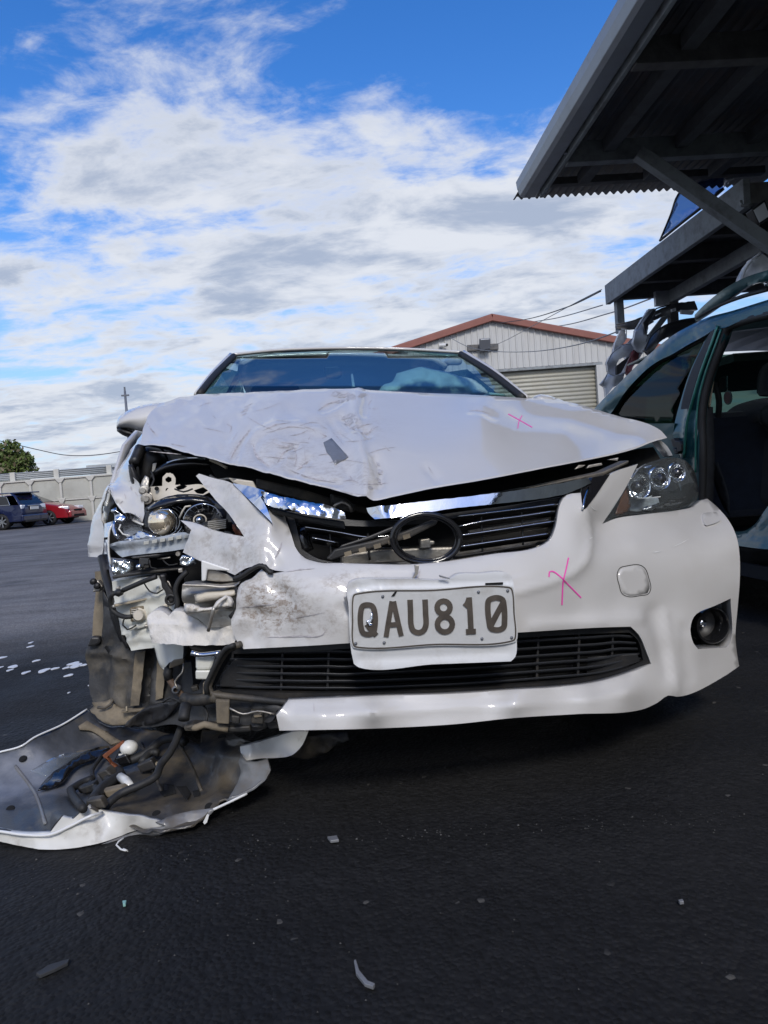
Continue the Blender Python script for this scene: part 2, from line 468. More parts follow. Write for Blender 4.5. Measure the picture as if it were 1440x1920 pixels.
# ---------------------------------------------------------------- materials
def pm(name, col, rough=.5, metal=0, coat=0, var=0.0, vscale=6.0, bump=0.0, bscale=60.0, rvar=0.0, dirt=None, trans=0, ior=1.45, alpha=None, sheen=0, spec=None, coords='Object', stretch=(1, 1, 1)):
    """procedural Principled material; dirt = (colour, amount, scale[, low, high])"""
    m = bpy.data.materials.new(name); m.use_nodes = True; nt = m.node_tree; N = nt.nodes; L = nt.links
    b = N['Principled BSDF']; b.inputs['Base Color'].default_value = (*col, 1); b.inputs['Roughness'].default_value = rough
    b.inputs['Metallic'].default_value = metal; b.inputs['Coat Weight'].default_value = coat; b.inputs['Coat Roughness'].default_value = .04
    b.inputs['IOR'].default_value = ior; b.inputs['Transmission Weight'].default_value = trans
    if spec is not None: b.inputs['Specular IOR Level'].default_value = spec
    if sheen: b.inputs['Sheen Weight'].default_value = sheen
    if alpha is not None: b.inputs['Alpha'].default_value = alpha
    tc = N.new('ShaderNodeTexCoord'); mp = N.new('ShaderNodeMapping'); mp.inputs['Scale'].default_value = stretch
    L.new(tc.outputs[coords], mp.inputs[0]); vec = mp.outputs[0]
    def noi(scale, det=6, rgh=.6):
        n = N.new('ShaderNodeTexNoise'); L.new(vec, n.inputs['Vector']); n.inputs['Scale'].default_value = scale
        n.inputs['Detail'].default_value = det; n.inputs['Roughness'].default_value = rgh; return n.outputs['Fac']
    def rmp(x, a, bb, c, d):
        n = N.new('ShaderNodeMapRange'); L.new(x, n.inputs[0]); n.inputs[1].default_value = a; n.inputs[2].default_value = bb
        n.inputs[3].default_value = c; n.inputs[4].default_value = d; return n.outputs[0]
    cs = None
    if var:
        h = N.new('ShaderNodeHueSaturation'); h.inputs['Color'].default_value = (*col, 1)
        L.new(rmp(noi(vscale), .3, .7, 1 - var, 1 + var), h.inputs['Value']); cs = h.outputs[0]
    if dirt:
        mx = N.new('ShaderNodeMix'); mx.data_type = 'RGBA'
        lo, hi = (dirt[3], dirt[4]) if len(dirt) > 3 else (.48, .68)
        L.new(rmp(noi(dirt[2], 9, .68), lo, hi, 0, dirt[1]), mx.inputs[0]); mx.inputs[7].default_value = (*dirt[0], 1)
        if cs: L.new(cs, mx.inputs[6])
        else: mx.inputs[6].default_value = (*col, 1)
        cs = mx.outputs[2]
        if metal or coat:
            pass
    if cs: L.new(cs, b.inputs['Base Color'])
    if rvar: L.new(rmp(noi(vscale * 1.7), .3, .7, max(0, rough - rvar), rough + rvar), b.inputs['Roughness'])
    if bump:
        bp = N.new('ShaderNodeBump'); bp.inputs['Strength'].default_value = 1; bp.inputs['Distance'].default_value = bump
        L.new(noi(bscale, 5), bp.inputs['Height']); L.new(bp.outputs[0], b.inputs['Normal'])
    return m
PEARL = (.565, .552, .532)
M = {}
M['white'] = pm('pearl_white_paint', PEARL, .42, 0, 1.0, var=.015, vscale=3, dirt=((.45, .40, .34), .16, 7, .52, .8), bump=.0004, bscale=900, rvar=.05)
M['white_clean'] = pm('white_plastic_trim', (.72, .72, .70), .35, 0, .6, var=.02)
M['blackp'] = pm('black_plastic', (.018, .018, .019), .42, var=.25, vscale=9, bump=.0006, bscale=300, dirt=((.09, .075, .055), .35, 14, .5, .75))
M['blackdusty'] = pm('dusty_black_plastic', (.022, .022, .022), .55, var=.3, vscale=9, bump=.0008, bscale=200, dirt=((.15, .125, .09), .75, 8, .42, .68))
M['gloss_black'] = pm('gloss_black', (.01, .01, .011), .12, coat=.5)
M['void'] = pm('void_black', (.006, .006, .006), .9)  # near-black for gaps and recesses: their shade is put into the colour
M['rubber'] = pm('black_rubber', (.02, .02, .02), .6, bump=.0005, bscale=200)
M['chrome'] = pm('chrome', (.62, .64, .67), .06, 1, rvar=.04, vscale=14, bump=.0005, bscale=25)
M['chrome_crushed'] = pm('crushed_chrome', (.78, .79, .81), .12, 1, rvar=.08, vscale=30, bump=.0022, bscale=28)
M['glass'] = None
M['reservoir'] = pm('milky_plastic', (.62, .62, .56), .35, 0, .25, var=.06, vscale=10, dirt=((.28, .22, .14), .55, 9, .55, .78), bump=.001, bscale=30)
M['foam'] = pm('bumper_foam', (.66, .63, .58), .8, var=.06, vscale=14, bump=.003, bscale=90, dirt=((.30, .24, .17), .5, 11, .52, .75))
M['alloy'] = pm('dirty_alloy', (.42, .40, .36), .45, .75, var=.12, vscale=12, dirt=((.16, .12, .08), .7, 11, .45, .72), bump=.002, bscale=40)
M['cream'] = pm('primer_metal', (.60, .55, .46), .5, 0, var=.08, vscale=9, dirt=((.16, .12, .08), .6, 10, .52, .75), bump=.001, bscale=40)
M['liner'] = pm('muddy_liner', (.035, .035, .036), .55, var=.3, vscale=7, bump=.002, bscale=50, dirt=((.16, .135, .095), .75, 6, .52, .72))
M['mud'] = pm('dusty_tan', (.20, .165, .115), .8, var=.25, vscale=10, bump=.002, bscale=50, dirt=((.05, .045, .04), .7, 9, .5, .7))
M['pink'] = pm('pink_marker', (.80, .08, .42), .5)
M['tape'] = pm('grey_tape', (.22, .225, .235), .45, .35, var=.1, vscale=30, bump=.002, bscale=40)
M['scratch'] = pm('scraped_paint', (.42, .395, .40), .6, var=.4, vscale=60)
M['fold_sheen_grey'] = pm('fold_sheen', (.40, .39, .40), .5, var=.25, vscale=70)  # grey that stands for the sheen in the bonnet dents
M['bluechrome'] = pm('polished_chrome', (.72, .76, .84), .04, 1)
M['lensball'] = pm('projector_glass', (.9, .9, .92), .03, 0, 1.0, trans=.55, ior=1.5)
M['copper'] = pm('rusty_bracket', (.22, .075, .035), .65, .3, var=.35, vscale=40, bump=.001, bscale=120)
M['bulbwhite'] = pm('white_nylon', (.70, .69, .64), .4, 0, .3, var=.08, vscale=60)
M['plate'] = pm('plate_reflective', (.66, .665, .655), .30, .25, .5, var=.06, vscale=9, bump=.0012, bscale=28, dirt=((.34, .31, .24), .5, 11, .55, .8))
M['plate_ink'] = pm('plate_black', (.075, .062, .05), .38, .0, .5, var=.3, vscale=40)
M['surround'] = pm('plate_surround_white', (.66, .67, .68), .3, 0, .6, dirt=((.35, .31, .26), .45, 14, .5, .75))
def lens_mat(name, tint=(1, 1, 1), refl=.9, rough=.02, dens=.93, ior=1.5, haze=0):
    """thin clear sheet: mirror part by fresnel, the rest passes straight through"""
    m = bpy.data.materials.new(name); m.use_nodes = True; nt = m.node_tree; N = nt.nodes; L = nt.links; N.clear()
    o = N.new('ShaderNodeOutputMaterial'); g = N.new('ShaderNodeBsdfGlossy'); g.inputs['Roughness'].default_value = rough
    t = N.new('ShaderNodeBsdfTransparent'); t.inputs[0].default_value = tuple(c * dens for c in tint) + (1,)
    fr = N.new('ShaderNodeFresnel'); fr.inputs[0].default_value = ior
    mu = N.new('ShaderNodeMath'); mu.operation = 'MULTIPLY'; mu.inputs[1].default_value = refl; L.new(fr.outputs[0], mu.inputs[0])
    ge = N.new('ShaderNodeNewGeometry'); iv = N.new('ShaderNodeMath'); iv.operation = 'SUBTRACT'; iv.inputs[0].default_value = 1; L.new(ge.outputs['Backfacing'], iv.inputs[1])
    m3 = N.new('ShaderNodeMath'); m3.operation = 'MULTIPLY'; L.new(mu.outputs[0], m3.inputs[0]); L.new(iv.outputs[0], m3.inputs[1]); mu = m3   # mirror on the outer face only
    mx = N.new('ShaderNodeMixShader'); L.new(mu.outputs[0], mx.inputs[0]); L.new(t.outputs[0], mx.inputs[1]); L.new(g.outputs[0], mx.inputs[2])
    last = mx
    if haze:
        d = N.new('ShaderNodeBsdfDiffuse'); d.inputs[0].default_value = (.5, .52, .52, 1)
        m2 = N.new('ShaderNodeMixShader'); m2.inputs[0].default_value = haze; L.new(mx.outputs[0], m2.inputs[1]); L.new(d.outputs[0], m2.inputs[2]); last = m2
    L.new(last.outputs[0], o.inputs[0]); return m
M['windscreen'] = lens_mat('windscreen_glass', (.80, .95, .97), 1.0, .01, .88, 2.35)
M['sideglass'] = lens_mat('side_glass', (.45, .6, .55), .9, .01, .6, 1.5)
M['lens'] = lens_mat('clear_polycarbonate', (.98, 1, 1), 1.0, .015, .98, 1.55, .03)
M['teal'] = pm('teal_metallic_paint', (.008, .072, .084), .38, .45, .4, var=.08, vscale=4)
M['teal_dull'] = pm('dusty_teal_paint', (.02, .085, .085), .45, .2, .5, var=.2, vscale=7, dirt=((.12, .14, .13), .5, 9))
M['navy'] = pm('navy_paint', (.012, .018, .06), .3, .3, 1.0)
M['red'] = pm('red_paint', (.30, .012, .02), .3, .1, 1.0)
M['silver'] = pm('silver_paint', (.5, .53, .55), .3, .6, 1.0)
M['tyre'] = pm('tyre_rubber', (.018, .018, .018), .75)
M['darkglass'] = lens_mat('dark_side_glass', (.5, .62, .56), .45, .01, .55, 1.45)
M['seat'] = pm('navy_seat_cloth', (.010, .016, .032), .9, var=.25, vscale=20, bump=.003, bscale=200, sheen=.3)
M['trimgrey'] = pm('dark_grey_trim', (.035, .037, .04), .7, var=.2, vscale=8)
M['beige'] = pm('beige_trim', (.42, .36, .26), .6, var=.05)
M['airbag'] = pm('airbag_cloth', (.72, .80, .76), .85, var=.06, vscale=9, bump=.01, bscale=22)
M['galv'] = pm('galvanised_gutter', (.34, .36, .38), .42, .35, var=.07, vscale=3, dirt=((.2, .19, .17), .35, 6))
M['fascia'] = pm('weathered_grey_paint', (.30, .33, .34), .6, 0, var=.12, vscale=4, dirt=((.12, .11, .10), .6, 7), bump=.002, bscale=30)
M['timber'] = pm('dark_timber', (.13, .125, .12), .8, var=.3, vscale=9, bump=.003, bscale=40, stretch=(1, 1, 1))
M['timber_grey'] = pm('grey_painted_timber', (.26, .28, .29), .7, var=.12, vscale=5, dirt=((.1, .09, .085), .55, 9), bump=.002, bscale=40)
M['roofiron'] = pm('old_roof_iron', (.055, .06, .07), .6, .2, var=.25, vscale=5, dirt=((.10, .06, .04), .5, 4))
M['shedwall'] = pm('shed_cladding_paint', (.50, .50, .485), .55, 0, var=.05, vscale=.8, dirt=((.33, .31, .28), .5, 1.2, .5, .75), stretch=(2, 2, .35))
M['shedred'] = pm('red_oxide_paint', (.25, .095, .072), .6, var=.12, vscale=2)
M['roller'] = pm('roller_door_paint', (.41, .40, .34), .5, 0, var=.05, vscale=1.5, dirt=((.30, .26, .19), .45, 1.5))
M['concrete'] = pm('pale_concrete', (.44, .44, .39), .85, var=.08, vscale=.9, bump=.01, bscale=5, dirt=((.31, .30, .26), .6, 1.1, .48, .72))
M['concrete_post'] = pm('post_concrete', (.52, .51, .46), .85, var=.08, vscale=2)
M['zinc'] = pm('zinc_sheet', (.42, .44, .44), .5, .3, var=.12, vscale=1.5)
M['steelpole'] = pm('steel_pole', (.16, .17, .19), .5, .4)
M['wire'] = pm('cable_black', (.03, .03, .035), .6)
M['wire_grey'] = pm('cable_grey', (.20, .21, .22), .6)
M['bark'] = pm('bark', (.10, .075, .05), .9, var=.3, vscale=8)
M['leaf'] = pm('leaf_green', (.11, .15, .04), .6, var=.5, vscale=3.0)
M['leaf2'] = pm('leaf_bronze', (.13, .10, .055), .6, var=.4, vscale=3.0)
M['scrapwhite'] = pm('scrap_white_plastic', (.50, .52, .55), .4, 0, .3, var=.1, vscale=5, dirt=((.2, .18, .15), .5, 6))
M['scrapred'] = pm('faded_red_plastic', (.20, .055, .06), .5, var=.2, vscale=6)
M['scrapblack'] = pm('scrap_black_plastic', (.03, .03, .033), .4, 0, .3, var=.2, vscale=5)
M['lampglass'] = pm('lamp_glass', (.70, .72, .74), .12, 0, .8)
M['asphalt_chip'] = pm('stone_chip', (.085, .083, .08), .7)
M['reflector'] = pm('silvered_reflector', (.82, .82, .82), .08, 1, bump=.002, bscale=90)
M['amber'] = pm('amber_reflector', (.10, .038, .016), .2, 0, .8)
M['drl'] = pm('grey_light_guide', (.34, .37, .40), .22, 0, .8, var=.15, vscale=30, dirt=((.1, .09, .08), .5, 20))
M['ballchrome'] = pm('projector_glass_sunlit', (.95, .80, .58), .03, .85, 1.0)  # warm sunlit reflection put into the lens colour
M['darkchrome'] = pm('dusty_reflector', (.33, .33, .34), .2, .9, bump=.002, bscale=70, dirt=((.06, .05, .04), .6, 25))
M['rustpipe'] = pm('rusty_pipe', (.10, .065, .045), .7, var=.3, vscale=40, bump=.002, bscale=90)
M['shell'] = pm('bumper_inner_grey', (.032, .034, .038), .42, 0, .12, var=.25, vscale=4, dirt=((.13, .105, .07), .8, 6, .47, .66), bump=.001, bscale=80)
M['scuff2'] = pm('grazed_white_paint', (.68, .67, .63), .4, 0, .7, var=.05, vscale=10, dirt=((.22, .18, .13), .6, 16, .55, .72))
M['fresh'] = pm('pink_paper', (.50, .22, .24), .6, var=.15, vscale=40)
M['hingegreen'] = pm('pale_green_metal', (.16, .30, .25), .45, .1, .4)
M['splash'] = pm('white_splash', (.62, .64, .67), .5)
M['sidechip'] = pm('green_glass_chip', (.25, .45, .40), .2)
M['grilleblack'] = pm('grille_black', (.028, .03, .034), .33, bump=.0005, bscale=200)
M['darkball'] = pm('dark_projector_glass', (.02, .02, .022), .02, 0, 1.0)
M['shell_light'] = pm('pale_grey_plastic', (.17, .175, .18), .4, 0, .2, var=.2, vscale=9, dirt=((.14, .11, .08), .6, 12))
M['drlcell'] = pm('light_guide_white', (.46, .46, .42), .3, 0, .6)
M['blueglass'] = lens_mat('reflected_blue_glass', (.36, .52, .80), .9, .01, .75, 1.55)  # blue of the reflection put into the tint
M['tealhighlight'] = pm('teal_highlight_paint', (.03, .17, .14), .3, .4, .6)  # lighter teal: highlights of the pillar put into colour
M['timber_mid'] = pm('purlin_timber', (.105, .11, .115), .75, var=.15, vscale=6, dirt=((.07, .065, .06), .6, 8), bump=.002, bscale=30)
M['lamphousing'] = pm('lamp_housing_grey', (.045, .047, .05), .25, .3, .5)
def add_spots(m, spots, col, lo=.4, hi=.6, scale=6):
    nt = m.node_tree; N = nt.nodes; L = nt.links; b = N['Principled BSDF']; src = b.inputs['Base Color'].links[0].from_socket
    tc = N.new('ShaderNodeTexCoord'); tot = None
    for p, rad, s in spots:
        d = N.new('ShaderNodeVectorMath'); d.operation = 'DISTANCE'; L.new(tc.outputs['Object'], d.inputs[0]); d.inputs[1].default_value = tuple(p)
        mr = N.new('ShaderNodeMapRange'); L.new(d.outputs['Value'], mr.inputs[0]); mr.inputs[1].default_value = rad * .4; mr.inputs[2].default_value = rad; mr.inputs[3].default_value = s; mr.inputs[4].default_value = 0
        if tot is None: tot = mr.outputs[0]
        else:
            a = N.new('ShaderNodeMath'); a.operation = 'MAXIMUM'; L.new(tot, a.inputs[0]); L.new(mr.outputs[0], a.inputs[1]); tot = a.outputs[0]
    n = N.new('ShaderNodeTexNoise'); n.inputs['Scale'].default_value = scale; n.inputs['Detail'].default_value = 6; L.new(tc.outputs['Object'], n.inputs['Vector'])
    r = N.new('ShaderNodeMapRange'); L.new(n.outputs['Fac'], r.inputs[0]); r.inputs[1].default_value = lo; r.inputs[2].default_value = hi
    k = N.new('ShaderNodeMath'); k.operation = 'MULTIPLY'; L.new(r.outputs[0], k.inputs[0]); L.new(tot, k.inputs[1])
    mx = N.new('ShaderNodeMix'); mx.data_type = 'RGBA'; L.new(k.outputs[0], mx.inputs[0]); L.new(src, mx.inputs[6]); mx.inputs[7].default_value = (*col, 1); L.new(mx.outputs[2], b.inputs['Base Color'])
def asphalt():
    m = bpy.data.materials.new('old_asphalt'); m.use_nodes = True; nt = m.node_tree; N = nt.nodes; L = nt.links; b = N['Principled BSDF']
    tc = N.new('ShaderNodeTexCoord'); P = tc.outputs['Object']
    def noi(s, d=6, r=.6, st=None):
        n = N.new('ShaderNodeTexNoise'); n.inputs['Scale'].default_value = s; n.inputs['Detail'].default_value = d; n.inputs['Roughness'].default_value = r
        if st:
            mp = N.new('ShaderNodeMapping'); mp.inputs['Scale'].default_value = st; mp.inputs['Rotation'].default_value = (0, 0, R(-12)); L.new(P, mp.inputs[0]); L.new(mp.outputs[0], n.inputs['Vector'])
        else: L.new(P, n.inputs['Vector'])
        return n.outputs['Fac']
    def rmp(x, a, bb, c, d, smooth=False):
        n = N.new('ShaderNodeMapRange'); L.new(x, n.inputs[0]); n.inputs[1].default_value = a; n.inputs[2].default_value = bb
        n.inputs[3].default_value = c; n.inputs[4].default_value = d; return n.outputs[0]
    def mth(op, a, bb):
        n = N.new('ShaderNodeMath'); n.operation = op
        for i, x in enumerate((a, bb)):
            if isinstance(x, (int, float)): n.inputs[i].default_value = x
            else: L.new(x, n.inputs[i])
        return n.outputs[0]
    vo = N.new('ShaderNodeTexVoronoi'); vo.inputs['Scale'].default_value = 95; L.new(P, vo.inputs['Vector'])
    vo2 = N.new('ShaderNodeTexVoronoi'); vo2.inputs['Scale'].default_value = 38; L.new(P, vo2.inputs['Vector'])
    sep = N.new('ShaderNodeSeparateColor'); L.new(vo.outputs['Color'], sep.inputs[0])
    stone = rmp(sep.outputs[0], 0, 1, .72, 1.35)
    patch = rmp(noi(.45, 5, .6), .35, .68, .75, 1.35)
    streak = rmp(noi(1.2, 6, .65, (.25, 2.6, 1)), .35, .7, .8, 1.3)
    oil = rmp(noi(1.1, 6, .6), .58, .75, 1, .45)
    val = mth('MULTIPLY', mth('MULTIPLY', stone, patch), mth('MULTIPLY', streak, oil))
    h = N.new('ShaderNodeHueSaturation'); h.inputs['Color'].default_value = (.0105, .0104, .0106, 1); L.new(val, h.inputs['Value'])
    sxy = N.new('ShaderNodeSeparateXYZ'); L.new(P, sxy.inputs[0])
    # near-black foreground: newer patch with shade put into its colour; older, greyer asphalt beyond
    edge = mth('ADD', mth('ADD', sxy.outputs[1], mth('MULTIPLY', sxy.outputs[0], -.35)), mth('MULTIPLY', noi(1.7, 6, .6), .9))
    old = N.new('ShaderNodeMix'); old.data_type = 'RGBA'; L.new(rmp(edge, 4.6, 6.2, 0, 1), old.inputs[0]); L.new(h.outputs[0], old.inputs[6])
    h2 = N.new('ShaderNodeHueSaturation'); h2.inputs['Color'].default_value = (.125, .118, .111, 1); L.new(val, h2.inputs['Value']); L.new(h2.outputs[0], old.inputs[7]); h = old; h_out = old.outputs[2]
    # rare pale grit
    sp = N.new('ShaderNodeMix'); sp.data_type = 'RGBA'; L.new(mth('MULTIPLY', rmp(sep.outputs[1], .9985, .9992, 0, .3), 1.0), sp.inputs[0])
    L.new(h_out, sp.inputs[6]); sp.inputs[7].default_value = (.2, .19, .17, 1); L.new(sp.outputs[2], b.inputs['Base Color'])
    L.new(rmp(noi(3, 5), .3, .7, .58, .82), b.inputs['Roughness']); b.inputs['Specular IOR Level'].default_value = .25
    hh = mth('ADD', mth('MULTIPLY', rmp(vo.outputs['Distance'], 0, .7, 1, 0), .6), mth('MULTIPLY', rmp(vo2.outputs['Distance'], 0, .7, 1, 0), .5))
    hh = mth('ADD', hh, mth('MULTIPLY', noi(14, 5), .55))
    bp = N.new('ShaderNodeBump'); bp.inputs['Distance'].default_value = .005; bp.inputs['Strength'].default_value = .9; L.new(hh, bp.inputs['Height']); L.new(bp.outputs[0], b.inputs['Normal'])
    return m
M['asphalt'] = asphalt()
# ---------------------------------------------------------------- ground
def ground():
    mb = MB(); xs = [-1500, -300, -80, -30, -12, -6, -3, 0, 3, 6, 12, 30, 80, 300, 1500]
    ys = [-1500, -300, -60, -20, -8, -3, 0, 3, 6, 10, 16, 25, 40, 80, 300, 1500]
    mb.grid([[(x, y, 0) for x in xs] for y in ys])
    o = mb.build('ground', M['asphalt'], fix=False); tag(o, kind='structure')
    bm = bmesh.new(); bm.from_mesh(o.data)
    for f in bm.faces:
        if f.normal.z < 0: f.normal_flip()
    bm.to_mesh(o.data); bm.free()
ground()

# ---------------------------------------------------------------- gable shed behind
SH = Frame((0, 25.0), R(1.2))
def shed():
    root = frame_root('shed', SH, label='grey corrugated metal shed with a red gable trim and a roller door', cat='shed')
    pk = SH.P(922, 600, 0); le = SH.P(765, 657, 0); ri = SH.P(1172, 645, 0)
    slope = (pk[2] - ri[2]) / (ri[0] - pk[0]); half = 6.6
    ez = pk[2] - slope * half
    d0 = SH.P(931, 700, 0); d1 = SH.P(1117, 683, 0); dl = d0[0] - 1.0; dr = d1[0]; dz = (d0[2] + d1[2]) / 2
    def topz(u): return pk[2] - slope * abs(u - pk[0])
    # cladding: ribbed sheets, built as one folded skin per wall section
    def clad(u0, u1, zb, nm, zt=None):
        mb = MB(); rows = []; u = u0
        prof = [(0, 0), (.13, 0), (.15, -.028), (.19, -.028), (.21, 0)]
        pts = []
        while u < u1:
            for a, b in prof:
                if u + a <= u1: pts.append((u + a, b))
            u += .21
        pts.append((u1, 0))
        mb.grid([[(a, b, zb) for a, b in pts], [(a, b, (topz(a) if zt is None else zt) - .02) for a, b in pts]])
        return mb.build(nm, M['shedwall'], root, solid=.004, fix=False)
    clad(pk[0] - half, dl - .12, 0, 'wall_cladding')
    clad(dr + .22, pk[0] + half, 0, 'wall_cladding')
    clad(dl - .12, dr + .22, dz + .10, 'wall_cladding')
    for sgn in (-1, 1):
        a = (pk[0], -.10, pk[2] + .05); b = (pk[0] + sgn * (half + .25), -.10, topz(pk[0] + sgn * (half + .25)) + .05)
        MB().beam(a, b, .16, .21).build('barge_trim', M['shedred'], root, bevel=.02)
        # roof sheet
        c = np.array(a); d = np.array(b)
        MB().add([c + [0, 0, .14], d + [0, 0, .14], d + [0, 14, .14], c + [0, 14, .14]], [(0, 1, 2, 3)]).build('roof', M['shedred'], root, solid=.03)
        u = pk[0] + sgn * half
        MB().box2((u - .03, .02, 0), (u + .03, 14, ez - .05)).build('side_wall', M['shedwall'], root)
    MB().box2((pk[0] - half, 13.9, 0), (pk[0] + half, 14, ez)).build('rear_wall', M['shedwall'], root)
    # roller door
    mb = MB(); n = 60; rows = []
    for i in range(n * 4 + 1):
        z = dz * i / (n * 4)
        rows.append([(dl, .16 - .045 * abs(math.sin(i * math.pi / 8)), z), (dr, .16 - .045 * abs(math.sin(i * math.pi / 8)), z)])
    mb.grid(rows).build('roller_door', M['roller'], root, smooth=True, fix=False, solid=.003)
    MB().box2((dl - .12, -.04, dz), (dr + .22, .14, dz + .09)).build('door_head', M['timber_grey'], root, bevel=.01)
    for a, b in ((dl - .12, dl), (dr, dr + .22)):
        MB().box2((a, -.05, 0), (b, .14, dz)).build('door_jamb', M['shedwall'], root, bevel=.01)
    return pk, dr
shed_pk, shed_dr = shed()
def shed_fittings():
    c = SH.P(909, 645, -.3)
    r = frame_root('flood_light', SH, label='square flood light on a timber board high on the shed gable', cat='flood light')
    a = SH.P(876, 653, -.05); b = SH.P(934, 650, -.05)
    MB().beam(a + np.array([0, -.03, 0]), b + np.array([0, -.03, 0]), .05, .20).build('mounting_board', M['timber'], r, bevel=.01)
    rot = Matrix.Rotation(R(20), 3, 'X')
    MB().box(c, (.36, .14, .36), rot).build('lamp_housing', M['steelpole'], r, bevel=.03)
    MB().box(np.array(c) + [0, -.075, .02], (.28, .012, .27), rot).build('lamp_glass', M['lampglass'], r, bevel=.004)
    MB().beam(np.array(c) + [0, .02, -.2], np.array(c) + [0, .2, -.12], .3, .05).build('bracket', M['steelpole'], r)
    c = SH.P(832, 650, -.12)
    r = frame_root('security_camera', SH, label='small white security camera on the left of the shed gable', cat='camera')
    MB().tube([c + np.array([.08, -.1, .03]), c + np.array([-.12, .02, .05])], .06, 10).build('camera_body', M['white_clean'], r, smooth=False)
    MB().tube([c + np.array([-.05, .0, .02]), c + np.array([0, .09, -.09])], .03, 8).build('camera_arm', M['white_clean'], r)
    MB().tube([c + np.array([.11, -.125, .03]), c + np.array([.07, -.09, .03])], .045, 10).build('camera_lens', M['gloss_black'], r)
shed_fittings()

# ---------------------------------------------------------------- concrete panel fence, left
FE = Frame((0, 34.0), R(-1.0))
def fence():
    root = frame_root('concrete_fence', FE, label='pale concrete panel fence with a corrugated strip along its top', cat='fence')
    zc = FE.P(100, 897, 0)[2]; zm_ = FE.P(100, 938, 0)[2]
    step = FE.P(173, 930, 0)[0] - FE.P(116, 930, 0)[0]
    u0 = FE.P(116, 930, 0)[0] - 6 * step
    me = None; n = 26
    pm_ = None
    for i in range(n):
        u = u0 + i * step
        for (a, b) in ((0.02, zm_ - .05), (zm_ + .02, zc - .06)):
            MB().box2((u + .06, 0, a), (u + step - .06, .1, b)).build('panel', M['concrete'], root, bevel=.02)
        mb = MB(); mb.box2((u - .055, -.07, 0), (u + .055, .12, zc - .02)); mb.prism([(u - .24, -.09, zc - .02), (u + .24, -.09, zc - .02), (u + .07, -.09, zc - .22), (u - .07, -.09, zc - .22)], (0, .16, 0))
        mb.prism([(u - .2, -.085, zm_ + .06), (u + .2, -.085, zm_ + .06), (u + .07, -.085, zm_ - .16), (u - .07, -.085, zm_ - .16)], (0, .14, 0))
        mb.build('post', M['concrete_post'], root, bevel=.012)
    MB().box2((u0 - .1, -.05, zm_ - .05), (u0 + n * step, .11, zm_ + .02)).build('mid_rail', M['concrete_post'], root, bevel=.01)
    MB().box2((u0 - .1, -.06, zc - .06), (u0 + n * step, .13, zc + .02)).build('cap_rail', M['concrete_post'], root, bevel=.01)
    # corrugated strip above
    zt = FE.P(100, 881, 0)[2]; ue = FE.P(205, 875, 0)[0]
    rows = []
    for k in range(25):
        z = zc + .06 + (zt - zc - .06) * k / 24; y = .25 + .03 * math.sin(k * math.pi / 3)
        rows.append([(u0, y, z), (ue, y, z)])
    MB().grid(rows).build('corrugated_strip', M['zinc'], root, smooth=True, fix=False, solid=.003)
    for x in (-60, 20, 103, 203):
        u = FE.P(x, 890, 0)[0]
        MB().box2((u - .12, .12, zc), (u + .12, .22, zt + .03)).build('strip_post', M['concrete_post'], root, bevel=.01)
fence()

# ---------------------------------------------------------------- low building beyond the fence
def far_building():
    f = Frame((0, 60), 0)
    r = frame_root('far_building', f, label='low pale flat roofed building beyond the fence', cat='building')
    a = f.P(169, 880, 0); b = f.P(228, 868, 0)
    MB().box2((a[0], 0, 0), (b[0] + 6, 8, b[2] - .3)).build('wall', M['scrapwhite'], r)
    MB().box2((a[0] - .2, -.25, b[2] - .3), (b[0] + 6.2, 8.2, b[2])).build('roof', M['zinc'], r)
far_building()

